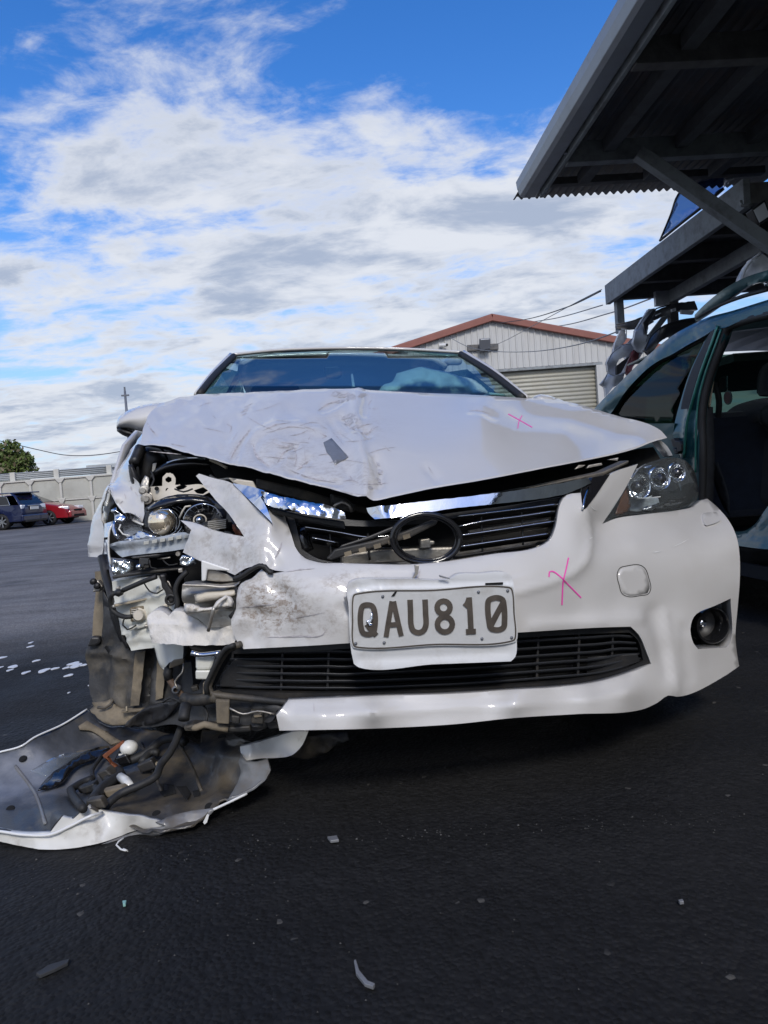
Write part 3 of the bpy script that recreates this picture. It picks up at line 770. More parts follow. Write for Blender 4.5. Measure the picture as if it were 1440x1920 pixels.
# ---------------------------------------------------------------- lamp pole and overhead lines
def pole():
    f = Frame((0, 42), 0)
    t = f.P(234, 733, 0); b = f.P(247, 900, 0)
    r = empty('lamp_pole', (t[0], 42, 0), label='tall thin steel lamp pole standing beyond the fence', cat='lamp pole')
    MB().tube([(0, 0, 0), (0, 0, t[2] * .5), (0, 0, t[2])], [.13, .10, .06], 10).build('pole', M['steelpole'], r, smooth=True)
    MB().box((0, 0, t[2] - .25), (.42, .12, .08)).build('cross_arm', M['steelpole'], r)
    MB().tube([(0, 0, t[2]), (0, 0, t[2] + .22)], .05, 8).build('top_cap', M['steelpole'], r)
pole()
def wires():
    def w(name, label, pts, r, mat='wire', **k):
        P3 = [WORLD.P(x, y, z) for x, y, z in pts]
        # sagging span through the points
        X = np.array(P3); s = np.linspace(0, len(X) - 1, 40)
        path = []
        for t in s:
            i = min(int(t), len(X) - 2); q = t - i
            p0 = X[max(i - 1, 0)]; p1 = X[i]; p2 = X[i + 1]; p3 = X[min(i + 2, len(X) - 1)]
            path.append(.5 * ((2 * p1) + (-p0 + p2) * q + (2*p0 - 5*p1 + 4*p2 - p3) * q*q + (-p0 + 3*p1 - 3*p2 + p3) * q**3))
        o = MB().tube(path, r, 6).build(name, M[mat], smooth=True); tag(o, label, 'cable', **k)
    w('overhead_cable', 'thick black service cable running from the shed gable peak up to the scrap rack', [(926, 607, 24.6), (990, 598, 20), (1060, 577, 14), (1126, 546, 10.2)], .011)
    w('overhead_cable', 'thin cable crossing the shed gable diagonally behind the flood light up to the rack', [(880, 665, 24.4), (940, 642, 22), (1010, 605, 17), (1075, 570, 13), (1128, 543, 10.2)], .007, 'wire_grey')
    w('overhead_cable', 'pale grey cable sagging in a wide curve across the front of the shed', [(842, 632, 24.4), (880, 651, 23), (930, 659, 21), (1000, 659, 18), (1080, 647, 14), (1165, 619, 10.5), (1190, 606, 9.6)], .010, 'wire_grey')
    w('overhead_cable', 'upper of two faint cables rising from the gable roof towards the rack posts', [(960, 608, 60), (1040, 597, 50), (1130, 572, 38)], .03, 'wire_grey')
    w('overhead_cable', 'lower faint cable running behind the gable roof past the hanging rack post', [(930, 612, 60), (1040, 612, 50), (1140, 588, 38), (1220, 560, 30)], .03, 'wire_grey')
    w('overhead_cable', 'thin dark cable sagging between the tree and the lamp pole', [(-60, 815, 42.2), (10, 829, 42.2), (70, 843, 42.2), (120, 853, 42.2), (165, 854, 42.2), (205, 850, 42.2), (244, 843, 42.2)], .025)
wires()

# ---------------------------------------------------------------- tree beyond the fence
def tree(cx, top, halfw, Y, name='tree', label=''):
    f = Frame((0, Y), 0); c = f.P(cx, 890, 0); tz = f.P(cx, top, 0)[2]; hw = abs(f.P(cx + halfw, 890, 0)[0] - c[0])
    r = empty(name, (c[0], Y, 0), label=label, cat='tree')
    rng = np.random.RandomState(3); mb = MB(); mb.tube([(0, 0, 0), (.1, 0, tz * .35), (.05, .1, tz * .7)], [.22, .17, .08], 8)
    lobes = []
    for k in range(13):
        a = rng.uniform(0, 6.28); h = rng.uniform(.42, .93); rad = hw * (1.05 - .75 * abs(h - .52) / .45 * .8)
        p = np.array([math.cos(a) * rad * rng.uniform(.2, .75), math.sin(a) * rad * rng.uniform(.2, .75), tz * h]); lobes.append((p, hw * rng.uniform(.25, .42)))
        mb.tube([(.05, 0, tz * .4), tuple(p * np.array([.5, .5, .9])), tuple(p)], [.06, .04, .015], 5)
    lobes.append((np.array([0, 0, tz * .9]), hw * .4))
    mb.build('trunk', M['bark'], r, smooth=True)
    for nm, mat, cnt in (('crown', 'leaf', 6500), ('crown_flush', 'leaf2', 700)):
        vs = []; fs = []
        for k in range(cnt):
            p, rr = lobes[rng.randint(len(lobes))]
            d = rng.normal(size=3); d /= np.linalg.norm(d); q = p + d * rr * (rng.uniform(.55, 1.12) if nm == 'crown' else rng.uniform(.9, 1.25)) * np.array([1, 1, .85])
            a = rng.normal(size=3); a /= np.linalg.norm(a); b = np.cross(a, rng.normal(size=3)); b /= np.linalg.norm(b); s = rng.uniform(.07, .17)
            i = len(vs); vs += [q - a * s, q + b * s * .5, q + a * s, q - b * s * .5]; fs.append((i, i + 1, i + 2, i + 3))
        tag(MB().add(vs, fs).build(nm, M[mat], r, fix=False), kind='stuff')
tree(22, 828, 52, 40, label='green bushy tree rising behind the concrete fence')
# ================================================================ workshop with its canopy, right
B = Frame((1.45, 6.9), R(2.7))
def workshop():
    root = frame_root('workshop', B, label='dark workshop building with a wide open timber canopy and grey gutter', cat='building')
    c = B.P(975, 371, 0); zg = c[2]; u0 = c[0]; V0, V1 = 0.0, -7.0
    def prof_run(prof, v0, v1, name, mat, solid=0, bevel=0):
        mb = MB(); n = len(prof)
        mb.add([(u0 + a, v0, zg + b) for a, b in prof] + [(u0 + a, v1, zg + b) for a, b in prof], [tuple(range(n - 1, -1, -1)), tuple(range(n, 2 * n))] + [(i, (i + 1) % n, n + (i + 1) % n, n + i) for i in range(n)])
        return mb.build(name, mat, root, bevel=bevel)
    prof_run([(-.015, .155), (-.03, .14), (-.022, .075), (0, .015), (.03, -.005), (.135, -.005), (.142, .0), (.142, .155), (.13, .155), (.13, .01), (.03, .01), (0, .14), (0, .155)], V0, V1, 'gutter', M['galv'], bevel=.004)
    prof_run([(.165, -.03), (.195, -.03), (.195, .16), (.165, .16)], V0 - .05, V1, 'fascia_board', M['fascia'], bevel=.004)
    for v in (-.9, -3.4, -5.9):
        MB().box2((u0 + .140, v, zg - .012), (u0 + .170, v - .03, zg + .10)).build('gutter_bracket', M['galv'], root)
    UW = 2.25                                                    # wall line
    # rafters across, purlins along
    zr = zg - .04
    v1 = B.Pz(1230, 300, zr)[1]; v2 = B.Pz(1300, 122, zr)[1]; sp = v2 - v1
    raf = [v1 + sp * k for k in range(0, 4) if v1 + sp * k > V1]
    for v in raf:
        MB().box2((u0 + .2, v - .045, zr), (u0 + UW, v + .045, zr + .17)).build('rafter', M['timber_grey'] if v == raf[0] else M['timber'], root, bevel=.004)
    ua = B.Pz(1134, 293, zg + .03)[0]; ub = B.Pz(1294, 259, zg + .03)[0]; du = max(.5, ub - ua)
    us = [ua, ub, ub + du]
    vv = [V0 - .12] + raf + [V1]
    for u in us:
        for a, b in zip(vv[:-1], vv[1:]):
            MB().box2((u - .05, a - .05, zg + .025), (u + .05, b + .05, zg + .125)).build('purlin', M['timber_mid'], root, bevel=.004)
    # corrugated roof iron; the waves show on its far edge
    rows = []; us_ = np.arange(u0 + .05, u0 + UW + .3, .0127)
    for v in (V0 + .46, V1):
        rows.append([(u, v, zg + .165 + .017 * math.sin(u / .076 * 2 * math.pi)) for u in us_])
    MB().grid(rows).build('roof_iron', M['roofiron'], root, smooth=True, fix=False, solid=.002)
    MB().box2((u0 + .2, V0 - .10, zg + .065), (u0 + UW, V0 - .02, zg + .13)).build('end_purlin', M['timber'], root, bevel=.004)
    # wall behind; its unseen upper storey and roof are added for shade
    rows = []; vs = np.arange(-16, -.85, .05)
    rows = [[(u0 + UW, v, 0) for v in vs], [(u0 + UW, v, 4.3) for v in vs]]
    for r_ in rows:
        for i in range(len(r_)): r_[i] = (r_[i][0] + (.015 if i % 4 < 2 else -.015), r_[i][1], r_[i][2])
    MB().grid(rows).build('wall_cladding', M['concrete'], root, fix=False, solid=.01)  # pale colour chosen to lighten reflections and the light on the right
    MB().box2((u0 + UW, -.9, 0), (u0 + UW + 9, -.8, 4.3)).build('end_wall', M['timber'], root)
    MB().add([(u0 + UW - .3, -16, 4.3), (u0 + UW - .3, -.6, 4.3), (u0 + UW + 9, -.6, 5.6), (u0 + UW + 9, -16, 5.6)], [(0, 1, 2, 3)]).build('roof', M['roofiron'], root, solid=.05)
    MB().box2((u0 + UW - .05, -.95, 0), (u0 + UW + .1, -.78, 4.3)).build('corner_post', M['timber'], root, bevel=.005)
    # brace
    vb = B.Pz(1200, 285, zr)[1]
    a = B.P(1196, 287, vb); b = B.P(1470, 478, vb)
    MB().beam(a, b, .09, .10).build('brace', M['timber_grey'], root, bevel=.005)
    return u0, zg, vb
ws_u0, ws_zg, ws_vb = workshop()
def floodlamp():
    v = ws_vb - .05
    r = frame_root('yard_flood_lamp', B, label='square flood lamp fixed beside the lower end of the canopy brace', cat='flood light')
    q = zI([(1352,1152),(1424,1097),(1460,1196),(1396,1240)])
    block('lamp_housing', B, q, v, v + .10, M['blackp'], r, bevel=.006)
    block('lamp_glass', B, zI([(1362,1158),(1420,1114),(1450,1190),(1394,1226)]), v - .008, v - .001, M['lampglass'], r, bevel=.002)
    hose('lamp_arm', B, zI([(1290,1105,v + .05),(1296,1135,v + .05),(1350,1128,v + .05)]), .012, M['galv'], r)
floodlamp()

# ---------------------------------------------------------------- scrap rack under and beyond the canopy
RZ = 3.0
def rack():
    root = frame_root('scrap_rack', B, label='high timber storage rack with a long grey edge beam beside the workshop', cat='rack')
    a = B.Pz(1130, 572, RZ - .24); b = B.Pz(1404, 390, RZ - .24)
    uR = (a[0] + b[0]) / 2; vA = a[1]; vB = b[1]
    MB().box2((uR, vB, RZ - .24), (uR + .06, vA, RZ)).build('edge_beam', M['timber_grey'], root, bevel=.006)
    MB().box2((uR + .06, vB + .1, RZ - .03), (uR + 2.2, vA, RZ + .0)).build('deck', M['timber'], root)
    for k in range(5):
        v = vA - .04 - (vA - vB - .1) * k / 4
        MB().box2((uR + .06, v - .05, RZ - .2), (uR + 2.2, v + .04, RZ - .032)).build('joist', M['timber'], root, bevel=.004)
    MB().box2((uR + .62, vB + .1, RZ - .36), (uR + .70, vA - .35, RZ - .21)).build('inner_beam', M['timber_grey'], root, bevel=.006)
    MB().box2((uR + .46, vA - .42, RZ - .38), (uR + .74, vA - .36, RZ - .205)).build('beam_block', M['scrapwhite'], root, bevel=.005)
    for u, v, z0 in ((uR + .62, vA - .5, 0), (uR + .62, vB + .4, 0), (uR + 2.1, vA - .3, 0), (uR + 2.1, vB + .4, 0)):
        MB().box2((u - .05, v - .05, z0), (u + .05, v + .05, RZ - .37)).build('post', M['timber'], root, bevel=.005)
    MB().box2((uR + .08, vA - .16, RZ - .62), (uR + .17, vA - .06, RZ - .205)).build('post_stub', M['timber_grey'], root, bevel=.005)
    MB().beam((uR + .6, vA - .5, RZ - .45), (uR + .15, vA - .5, RZ - .95), .05, .06).build('strut', M['timber_grey'], root, bevel=.003)
    MB().box2((uR - .05, vB + .2, 1.55), (uR + 2.1, vA - .2, 1.62)).build('lower_shelf', M['timber'], root)
    return uR, vA, vB
rk = rack()
RF = Frame(tuple((B.o + B.u * rk[0])[:2]), B.yaw - R(90))          # plane of the rack's edge: v runs to the right
g = frame_root('car_glass', RF, label='car windscreen tinted with the blue it reflects, leaning on the edge of the high rack', cat='glass')
panel('glass_sheet', RF, zI([(858,1300,.10),(905,1180,.13),(945,1075,.18),(1040,992,.22),(1195,975,.3),(1190,1030,.26),(1080,1130,.16),(985,1205,.12)]), M['blueglass'], g, step=8, solid=.005)
hose('glass_edge', RF, zI([(845,1325,.09),(905,1180,.125),(945,1072,.175),(1040,988,.215),(1110,980,.26)]), .010, M['rubber'], g)
hose('glass_edge', RF, zI([(845,1325,.09),(985,1212,.11),(1080,1138,.155),(1195,1040,.25)]), .014, M['rubber'], g)
g = frame_root('broken_car_panel', RF, label='pale broken car panel lying on the near end of the high rack', cat='scrap')
pod('panel_body', RF, zI([(1140,1082),(1190,1040),(1230,1000),(1255,985),(1200,980),(1195,1030),(1150,1060)]), .3, .02, M['scrapwhite'], g, step=4)
def scrap(label, mat, pts, Yd, half, name='scrap_bumper', cat='scrap', zz=zH, lump=.05, part='bumper_skin', parts=None, R_=7):
    q = zz(pts); P0 = WORLD.P(*np.array([p[:2] for p in q]).mean(0), Yd)
    f = Frame((P0[0], P0[1]), 0); r = frame_root(name, f, label=label, cat=cat, group='scrap parts stacked on the rack')
    panel(part, f, [(x, y, .05 * math.sin(k * 2.1)) for k, (x, y) in enumerate(q)], M[mat], r, step=4, solid=.006, lip=min(.07, half), dents=crease([(q[:max(2, len(q) // 2)], 3, .02)]), rough=.5)
    hose('folded_edge', f, [(x, y, -.02) for x, y in q[:max(3, len(q) // 2)]], .008, M[mat], r, n=5)
    for nm, pm_, pp in (parts or []): block(nm, f, zz(pp), -.07, -.03, M[pm_], r, bevel=.004)
scrap('dark plank end poking out of the scrap rack towards the shed', 'timber', [(210,412),(300,392),(372,368),(440,395),(362,432),(215,437)], 8.8, .05, 'plank', lump=.0)
scrap('narrow white bumper end hanging from the plank on the scrap rack', 'scrapwhite', [(240,440),(270,440),(268,500),(235,545),(222,592),(190,582),(205,520)], 8.7, .08)
scrap('tall silvery bumper corner curling up from the middle of the scrap pile', 'scrapwhite', [(330,440),(362,390),(412,322),(440,318),(408,400),(395,470),(372,582),(342,566),(312,520)], 8.2, .10, parts=[('dark_edge', 'scrapblack', [(372,400),(430,322),(452,318),(410,395),(380,470)])])
scrap('grey bumper skin bulging out at the left of the scrap pile', 'scrapwhite', [(158,640),(180,590),(240,540),(322,528),(340,560),(290,592),(225,620),(210,660),(205,718),(160,690)], 8.5, .14, parts=[('dark_edge', 'scrapblack', [(210,660),(245,632),(290,600),(262,660),(240,700),(208,720)])])
scrap('lowest pale bumper piece of the pile, beside the shed door', 'scrapwhite', [(122,770),(160,700),(205,720),(262,700),(240,760),(190,790),(150,840),(140,780)], 8.3, .12)
scrap('faded red bumper piece tucked inside the scrap pile', 'scrapred', [(268,700),(280,640),(320,570),(352,560),(340,620),(310,668),(290,720)], 8.4, .07)
scrap('big glossy black bumper curving over the scrap pile', 'scrapblack', [(380,560),(420,480),(500,418),(600,385),(690,372),(740,400),(700,440),(560,470),(470,520),(420,600)], 7.6, .16)
scrap('flat black sheet lying along the top of the scrap pile', 'scrapblack', [(410,400),(430,330),(540,290),(680,268),(700,320),(560,335),(470,370)], 8.6, .07, parts=[('clip', 'scrapwhite', [(450,352),(478,338),(480,345),(452,358)]), ('clip', 'scrapwhite', [(540,318),(568,310),(570,330),(545,335)]), ('clip', 'scrapwhite', [(595,322),(680,330),(670,350),(600,345)])])
scrap('white bumper skin lying behind the green wagon under the scrap pile', 'scrapwhite', [(260,560),(300,500),(360,480),(420,470),(380,560),(330,640),(250,720),(240,700),(270,640)], 8.9, .10)
scrap('white torn sheet hanging above the tailgate of the green wagon', 'scrapwhite', [(960,150),(985,80),(1030,20),(1075,-20),(1120,10),(1140,80),(1060,110),(1000,140)], 5.4, .10, 'torn_sheet', part='sheet')
for i, (lab, mat, pts, Yd) in enumerate([('pale scrap door seen through the front window of the green wagon', 'scrapwhite', [(160,960),(220,900),(330,800),(400,780),(390,900),(380,1000),(200,1000)], 7.4),
    ('red lamp cluster seen through the front window of the green wagon', 'scrapred', [(240,880),(270,830),(300,830),(300,900),(280,940)], 7.0)]):
    scrap(lab, mat, pts, Yd, .06, 'scrap_door' if i == 0 else 'tail_lamp', part='skin')

# ================================================================ green wagon with its door off
T = Frame((1.6, 3.1), R(5.5)); TF = Frame((1.6, 3.1), R(5.5 - 90))     # TF: v runs across the wagon, u towards the camera
def wagon():
    w = frame_root('green_wagon', TF, label='dark green station wagon with a side door missing and its tailgate raised', cat='car')
    rail_o = zH([(70,925,.0),(140,850,.01),(200,790,.03),(280,710,.05),(350,642,.07),(430,570,.09),(500,512,.10),(570,462,.11),(640,424,.12),(760,368,.12),(900,330,.12),(1120,262,.12),(1300,210,.12)])
    rail_i = zH([(1300,290,.10),(1120,350,.10),(950,392,.10),(862,430,.09),(800,440,.085),(740,478,.08),(660,520,.075),(600,553,.07),(530,588,.06),(470,622,.05),(400,675,.04),(340,732,.03),(280,795,.02),(220,870,.01),(165,955,.0)])
    panel('roof_rail', TF, rail_o + rail_i, M['teal'], w, step=8, solid=.004, lip=.02, dents=crease([([(p[0] + 8, p[1] + 9) for p in rail_o], 5, -.012), ([(p[0] + 15, p[1] + 19) for p in rail_o[:9]], 4, .010)]))
    hose('window_seal', TF, [(p[0] + 1, p[1] + 3, .03 + p[2]) for p in rail_i[3:]], .016, M['rubber'], w)
    # front door frame, glass, skin
    panel('front_window', TF, zH([(165,958,.03),(220,872,.04),(280,797,.05),(340,735,.06),(400,678,.07),(470,625,.08),(600,556,.10),(735,505,.11),(650,700,.06),(590,880,.04),(560,1000,.03),(430,1010,.03),(250,985,.03)]), M['darkglass'], w, step=12, solid=.004)
    panel('front_door', TF, zH([(70,930,.01),(165,958,.0),(330,1000,.0),(560,1005,.0),(548,1130,.0),(600,1220,.0),(620,1400,.0),(690,1500,.0),(700,1760,.05),(60,1760,.05),(40,1100,.0)]), M['teal'], w, step=14, solid=.004, lip=.02)
    pil = panel('door_pillar', TF, zH([(735,520,.095),(772,450,.10),(800,428,.10),(835,404,.10),(858,430,.10),(850,480,.09),(800,600,.07),(755,720,.05),(722,840,.03),(708,930,.02),(706,1200,.0),(702,1480,.0),(640,1420,.0),(612,1300,.0),(604,1215,.0),(556,1160,.0),(550,1060,.0),(570,960,.02),(592,880,.03),(650,700,.06)]),
        M['teal'], w, step=6, solid=.004, lip=.04, dents=crease([(zH([(815,420),(770,540),(715,690),(670,850),(630,1000),(612,1210)]), 3.2, -.012), (zH([(845,430),(760,650),(690,900),(660,1100),(650,1400)]), 4, .010)]))
    hose('pillar_highlight', TF, zH([(818,418,.085),(775,540,.055),(720,690,.025),(672,850,.0),(634,1000,-.012),(614,1210,-.012)]), .007, M['tealhighlight'], w)  # highlights along the pillar, modelled as lighter teal beads
    hose('pillar_highlight', TF, zH([(838,440,.09),(795,560,.06),(745,700,.035),(705,850,.012),(690,1000,.0),(684,1300,-.008)]), .005, M['tealhighlight'], w)
    panel('pillar_trim', TF, zH([(742,516,.070),(772,460,.076),(796,440,.076),(778,500,.062),(718,660,.037),(673,800,.017),(643,916,.0),(597,920,.0),(605,870,.007),(660,690,.037)]), M['trimgrey'], w, step=6, solid=.003, lip=.006)
    hose('door_seal', TF, zH([(1300,300,.12),(1120,352,.12),(960,395,.12),(880,432,.115),(862,470,.11),(812,600,.08),(770,720,.06),(738,840,.04),(725,930,.03),(728,1200,.02),(722,1480,.02)]), .020, M['rubber'], w, n=10)
    panel('beige_pillar_trim', TF, zH([(872,492,.16),(882,500,.16),(845,590,.14),(805,700,.12),(785,800,.10),(772,905,.09),(748,905,.09),(765,760,.10),(800,640,.12),(840,550,.14)]), M['beige'], w, step=5, solid=.004)
    panel('inner_pillar', TF, zH([(728,905,.06),(790,905,.12),(800,1200,.12),(790,1500,.12),(720,1500,.05)]), M['trimgrey'], w, step=10, solid=.004)
    for pts in ([(535,1100),(552,1092),(562,1108),(585,1112),(600,1130),(598,1170),(575,1178),(570,1150),(545,1140)], [(548,1150),(570,1160),(575,1185),(560,1190)]):
        block('door_hinge', TF, zH(pts), -.03, .0, M['blackp'], w, bevel=.003)
    # sill
    panel('sill', TF, zH([(925,1655,.06),(990,1645,.05),(1040,1610,.05),(1085,1550,.06),(1120,1500,.07),(1300,1330,.09),(1300,1760,.0),(1120,1760,-.01),(950,1740,.0),(700,1700,.02),(700,1640,.06)]), M['teal_dull'], w, step=8, solid=.004, lip=.03, dents=crease([(zH([(940,1690),(1010,1670),(1060,1620),(1120,1560)]), 3, -.008)]))
    panel('sill_underside', TF, zH([(700,1705,.03),(950,1745,.02),(1120,1765,.0),(1300,1770,.0),(1300,1880,.08),(1120,1862,.08),(950,1850,.08),(700,1800,.08)]), M['trimgrey'], w, step=10, solid=.004, dents=lumps(.006, 20, 2))
    # seats and cabin
    pod('rear_seat_back', TF, zH([(790,1130),(835,1040),(850,970),(900,912),(1000,872),(1130,848),(1250,850),(1250,1150),(1060,1010),(985,1120),(950,1260),(930,1380),(900,1400),(860,1250),(800,1180)]), .62, .12, M['seat'], w, R_=26, step=6)
    pod('headrest', TF, zH([(1052,820),(1056,740),(1070,690),(1100,648),(1160,630),(1230,640),(1240,830),(1130,845),(1070,842)]), .65, .08, M['seat'], w, R_=16, step=5)
    pod('seat_side', TF, zH([(980,1120),(1060,1010),(1250,1150),(1250,1500),(960,1500),(900,1420),(945,1300)]), .66, .06, M['seat'], w, R_=20, step=7)
    pod('seat_armrest', TF, zH([(1070,930),(1120,890),(1200,880),(1200,1040),(1120,1040),(1080,1000)]), .50, .05, M['trimgrey'], w, R_=10, step=5)
    hose('seat_belt', TF, zH([(800,760,.3),(825,860,.32),(820,960,.34),(805,1010,.36)]), .016, M['trimgrey'], w, n=6)
    panel('seat_belt_strap', TF, zH([(778,1240,.22),(815,1235,.22),(850,1330,.24),(885,1450,.26),(890,1560,.27),(850,1500,.26),(800,1370,.24)]), M['trimgrey'], w, step=6, solid=.003)
    MB().lathe([(0, -.012), (.012, -.010), (.013, 0)], TF.P(*zH([(855,1247)])[0], .40), (0, 1, 0), 12).build('belt_bolt', M['chrome'], w, smooth=True)
    hose('freshener_string', TF, zH([(876,720,.95),(876,815,.95)]), .003, M['bulbwhite'], w, n=5)
    c = TF.P(*zH([(880,850)])[0], .95); MB().lathe([(0, -.004), (.047, -.004), (.047, .004), (0, .004)], c, (0, 1, 0), 24).build('air_freshener', M['scrapwhite'], w)
    MB().lathe([(0, -.006), (.040, -.006), (.040, -.0045)], c, (0, 1, 0), 24).build('freshener_face', M['fresh'], w)
    # body shell: local axes of TF are u (towards the rear, near us), v (across), z
    U0, U1 = -2.9, .95
    MB().grid([[(u, .12 + 1.32 * k / 8, 1.385 + .05 * math.sin(math.pi * k / 8) - .05 * max(0, -u - 1.2)) for k in range(9)] for u in (-1.55, -.8, 0, .6, U1)]).build('roof', M['teal'], w, smooth=True, solid=.01)
    MB().box2((U0, .05, .20), (U1, 1.55, .26)).build('floor', M['trimgrey'], w)
    MB().box2((U0, 1.55, .25), (U1, 1.60, .92)).build('far_side', M['teal'], w, bevel=.01)
    MB().box2((U0 + .3, 1.49, .30), (U1, 1.545, .90)).build('far_door_lining', M['trimgrey'], w, bevel=.01)
    for u in (-1.55, -.62, .35, .93):
        MB().beam((u - .02, 1.55, .9), (u + (.25 if u < -1 else 0), 1.44, 1.40), .05, .09).build('far_pillar', M['trimgrey'], w)
    MB().add([(-2.35, .08, .98), (-2.35, 1.52, .98), (-1.5, 1.40, 1.38), (-1.5, .20, 1.38)], [(0, 1, 2, 3)]).build('front_screen', M['sideglass'], w, solid=.004)
    MB().grid([[(-2.3, .1, .97), (-2.3, 1.5, .97)], [(-2.9, .12, .90), (-2.9, 1.48, .90)], [(-3.5, .2, .78), (-3.5, 1.4, .78)], [(-3.6, .25, .45), (-3.6, 1.35, .45)]]).build('bonnet', M['teal'], w, smooth=True, solid=.01)
    MB().box2((-3.5, .06, .25), (-2.3, .10, .92)).build('front_wing', M['teal'], w)
    MB().box2((-2.3, .1, .26), (-1.9, 1.5, .98)).build('dashboard', M['trimgrey'], w, bevel=.05)
    MB().box((-1.05, 1.05, .75), (.16, .5, .65), Matrix.Rotation(R(12), 3, 'Y')).build('front_seat', M['seat'], w, bevel=.06)
    MB().box((-1.0, 1.05, 1.17), (.1, .28, .2)).build('front_headrest', M['seat'], w, bevel=.04)
    MB().box((-1.05, .45, .70), (.16, .5, .60), Matrix.Rotation(R(12), 3, 'Y')).build('front_seat', M['seat'], w, bevel=.06)
    for u in (-2.75, .95):
        for v in (.16, 1.46):
            wh = empty('wheel'); wh.parent = w; wh.location = (u, v, .3)
            MB().lathe([(.18, -.09), (.28, -.1), (.3, -.06), (.3, .06), (.28, .1), (.18, .09)], (0, 0, 0), (0, 1, 0), 30).build('tyre', M['tyre'], wh, smooth=True)
            MB().lathe([(.185, -.07), (.185, .07), (.12, .04), (0, .05)], (0, 0, 0), (0, -1, 0), 24).build('rim', M['silver'], wh, smooth=True)
    # raised tailgate, seen edge-on above the roof
    panel('tailgate', TF, zH([(682,352,.30),(720,310,.28),(800,240,.25),(880,182,.22),(1000,122,.2),(1120,84,.2),(1300,40,.2),(1300,130,.22),(1120,150,.22),(1040,158,.22),(960,205,.24),(860,275,.26),(760,345,.29),(690,392,.31)]), M['teal'], w, step=7, solid=.02, lip=.02, dents=crease([(zH([(700,370),(800,290),(960,185),(1120,130)]), 6, -.012)]))
    panel('tailgate_hinge', TF, zH([(1040,158,.24),(1120,142,.24),(1300,130,.24),(1300,190,.26),(1120,182,.26),(1085,165,.25)]), M['hingegreen'], w, step=6, solid=.006)
    for x, y in ((1108, 150), (1108, 166)):
        MB().lathe([(0, -.006), (.010, -.005), (.011, 0)], TF.P(*zH([(x, y)])[0], .235), (0, 1, 0), 10).build('hinge_bolt', M['chrome'], w, smooth=True)
    hose('gas_strut', TF, zH([(690,372,.3),(820,300,.27),(960,245,.25),(1120,200,.25)]), .010, M['rubber'], w)
wagon()

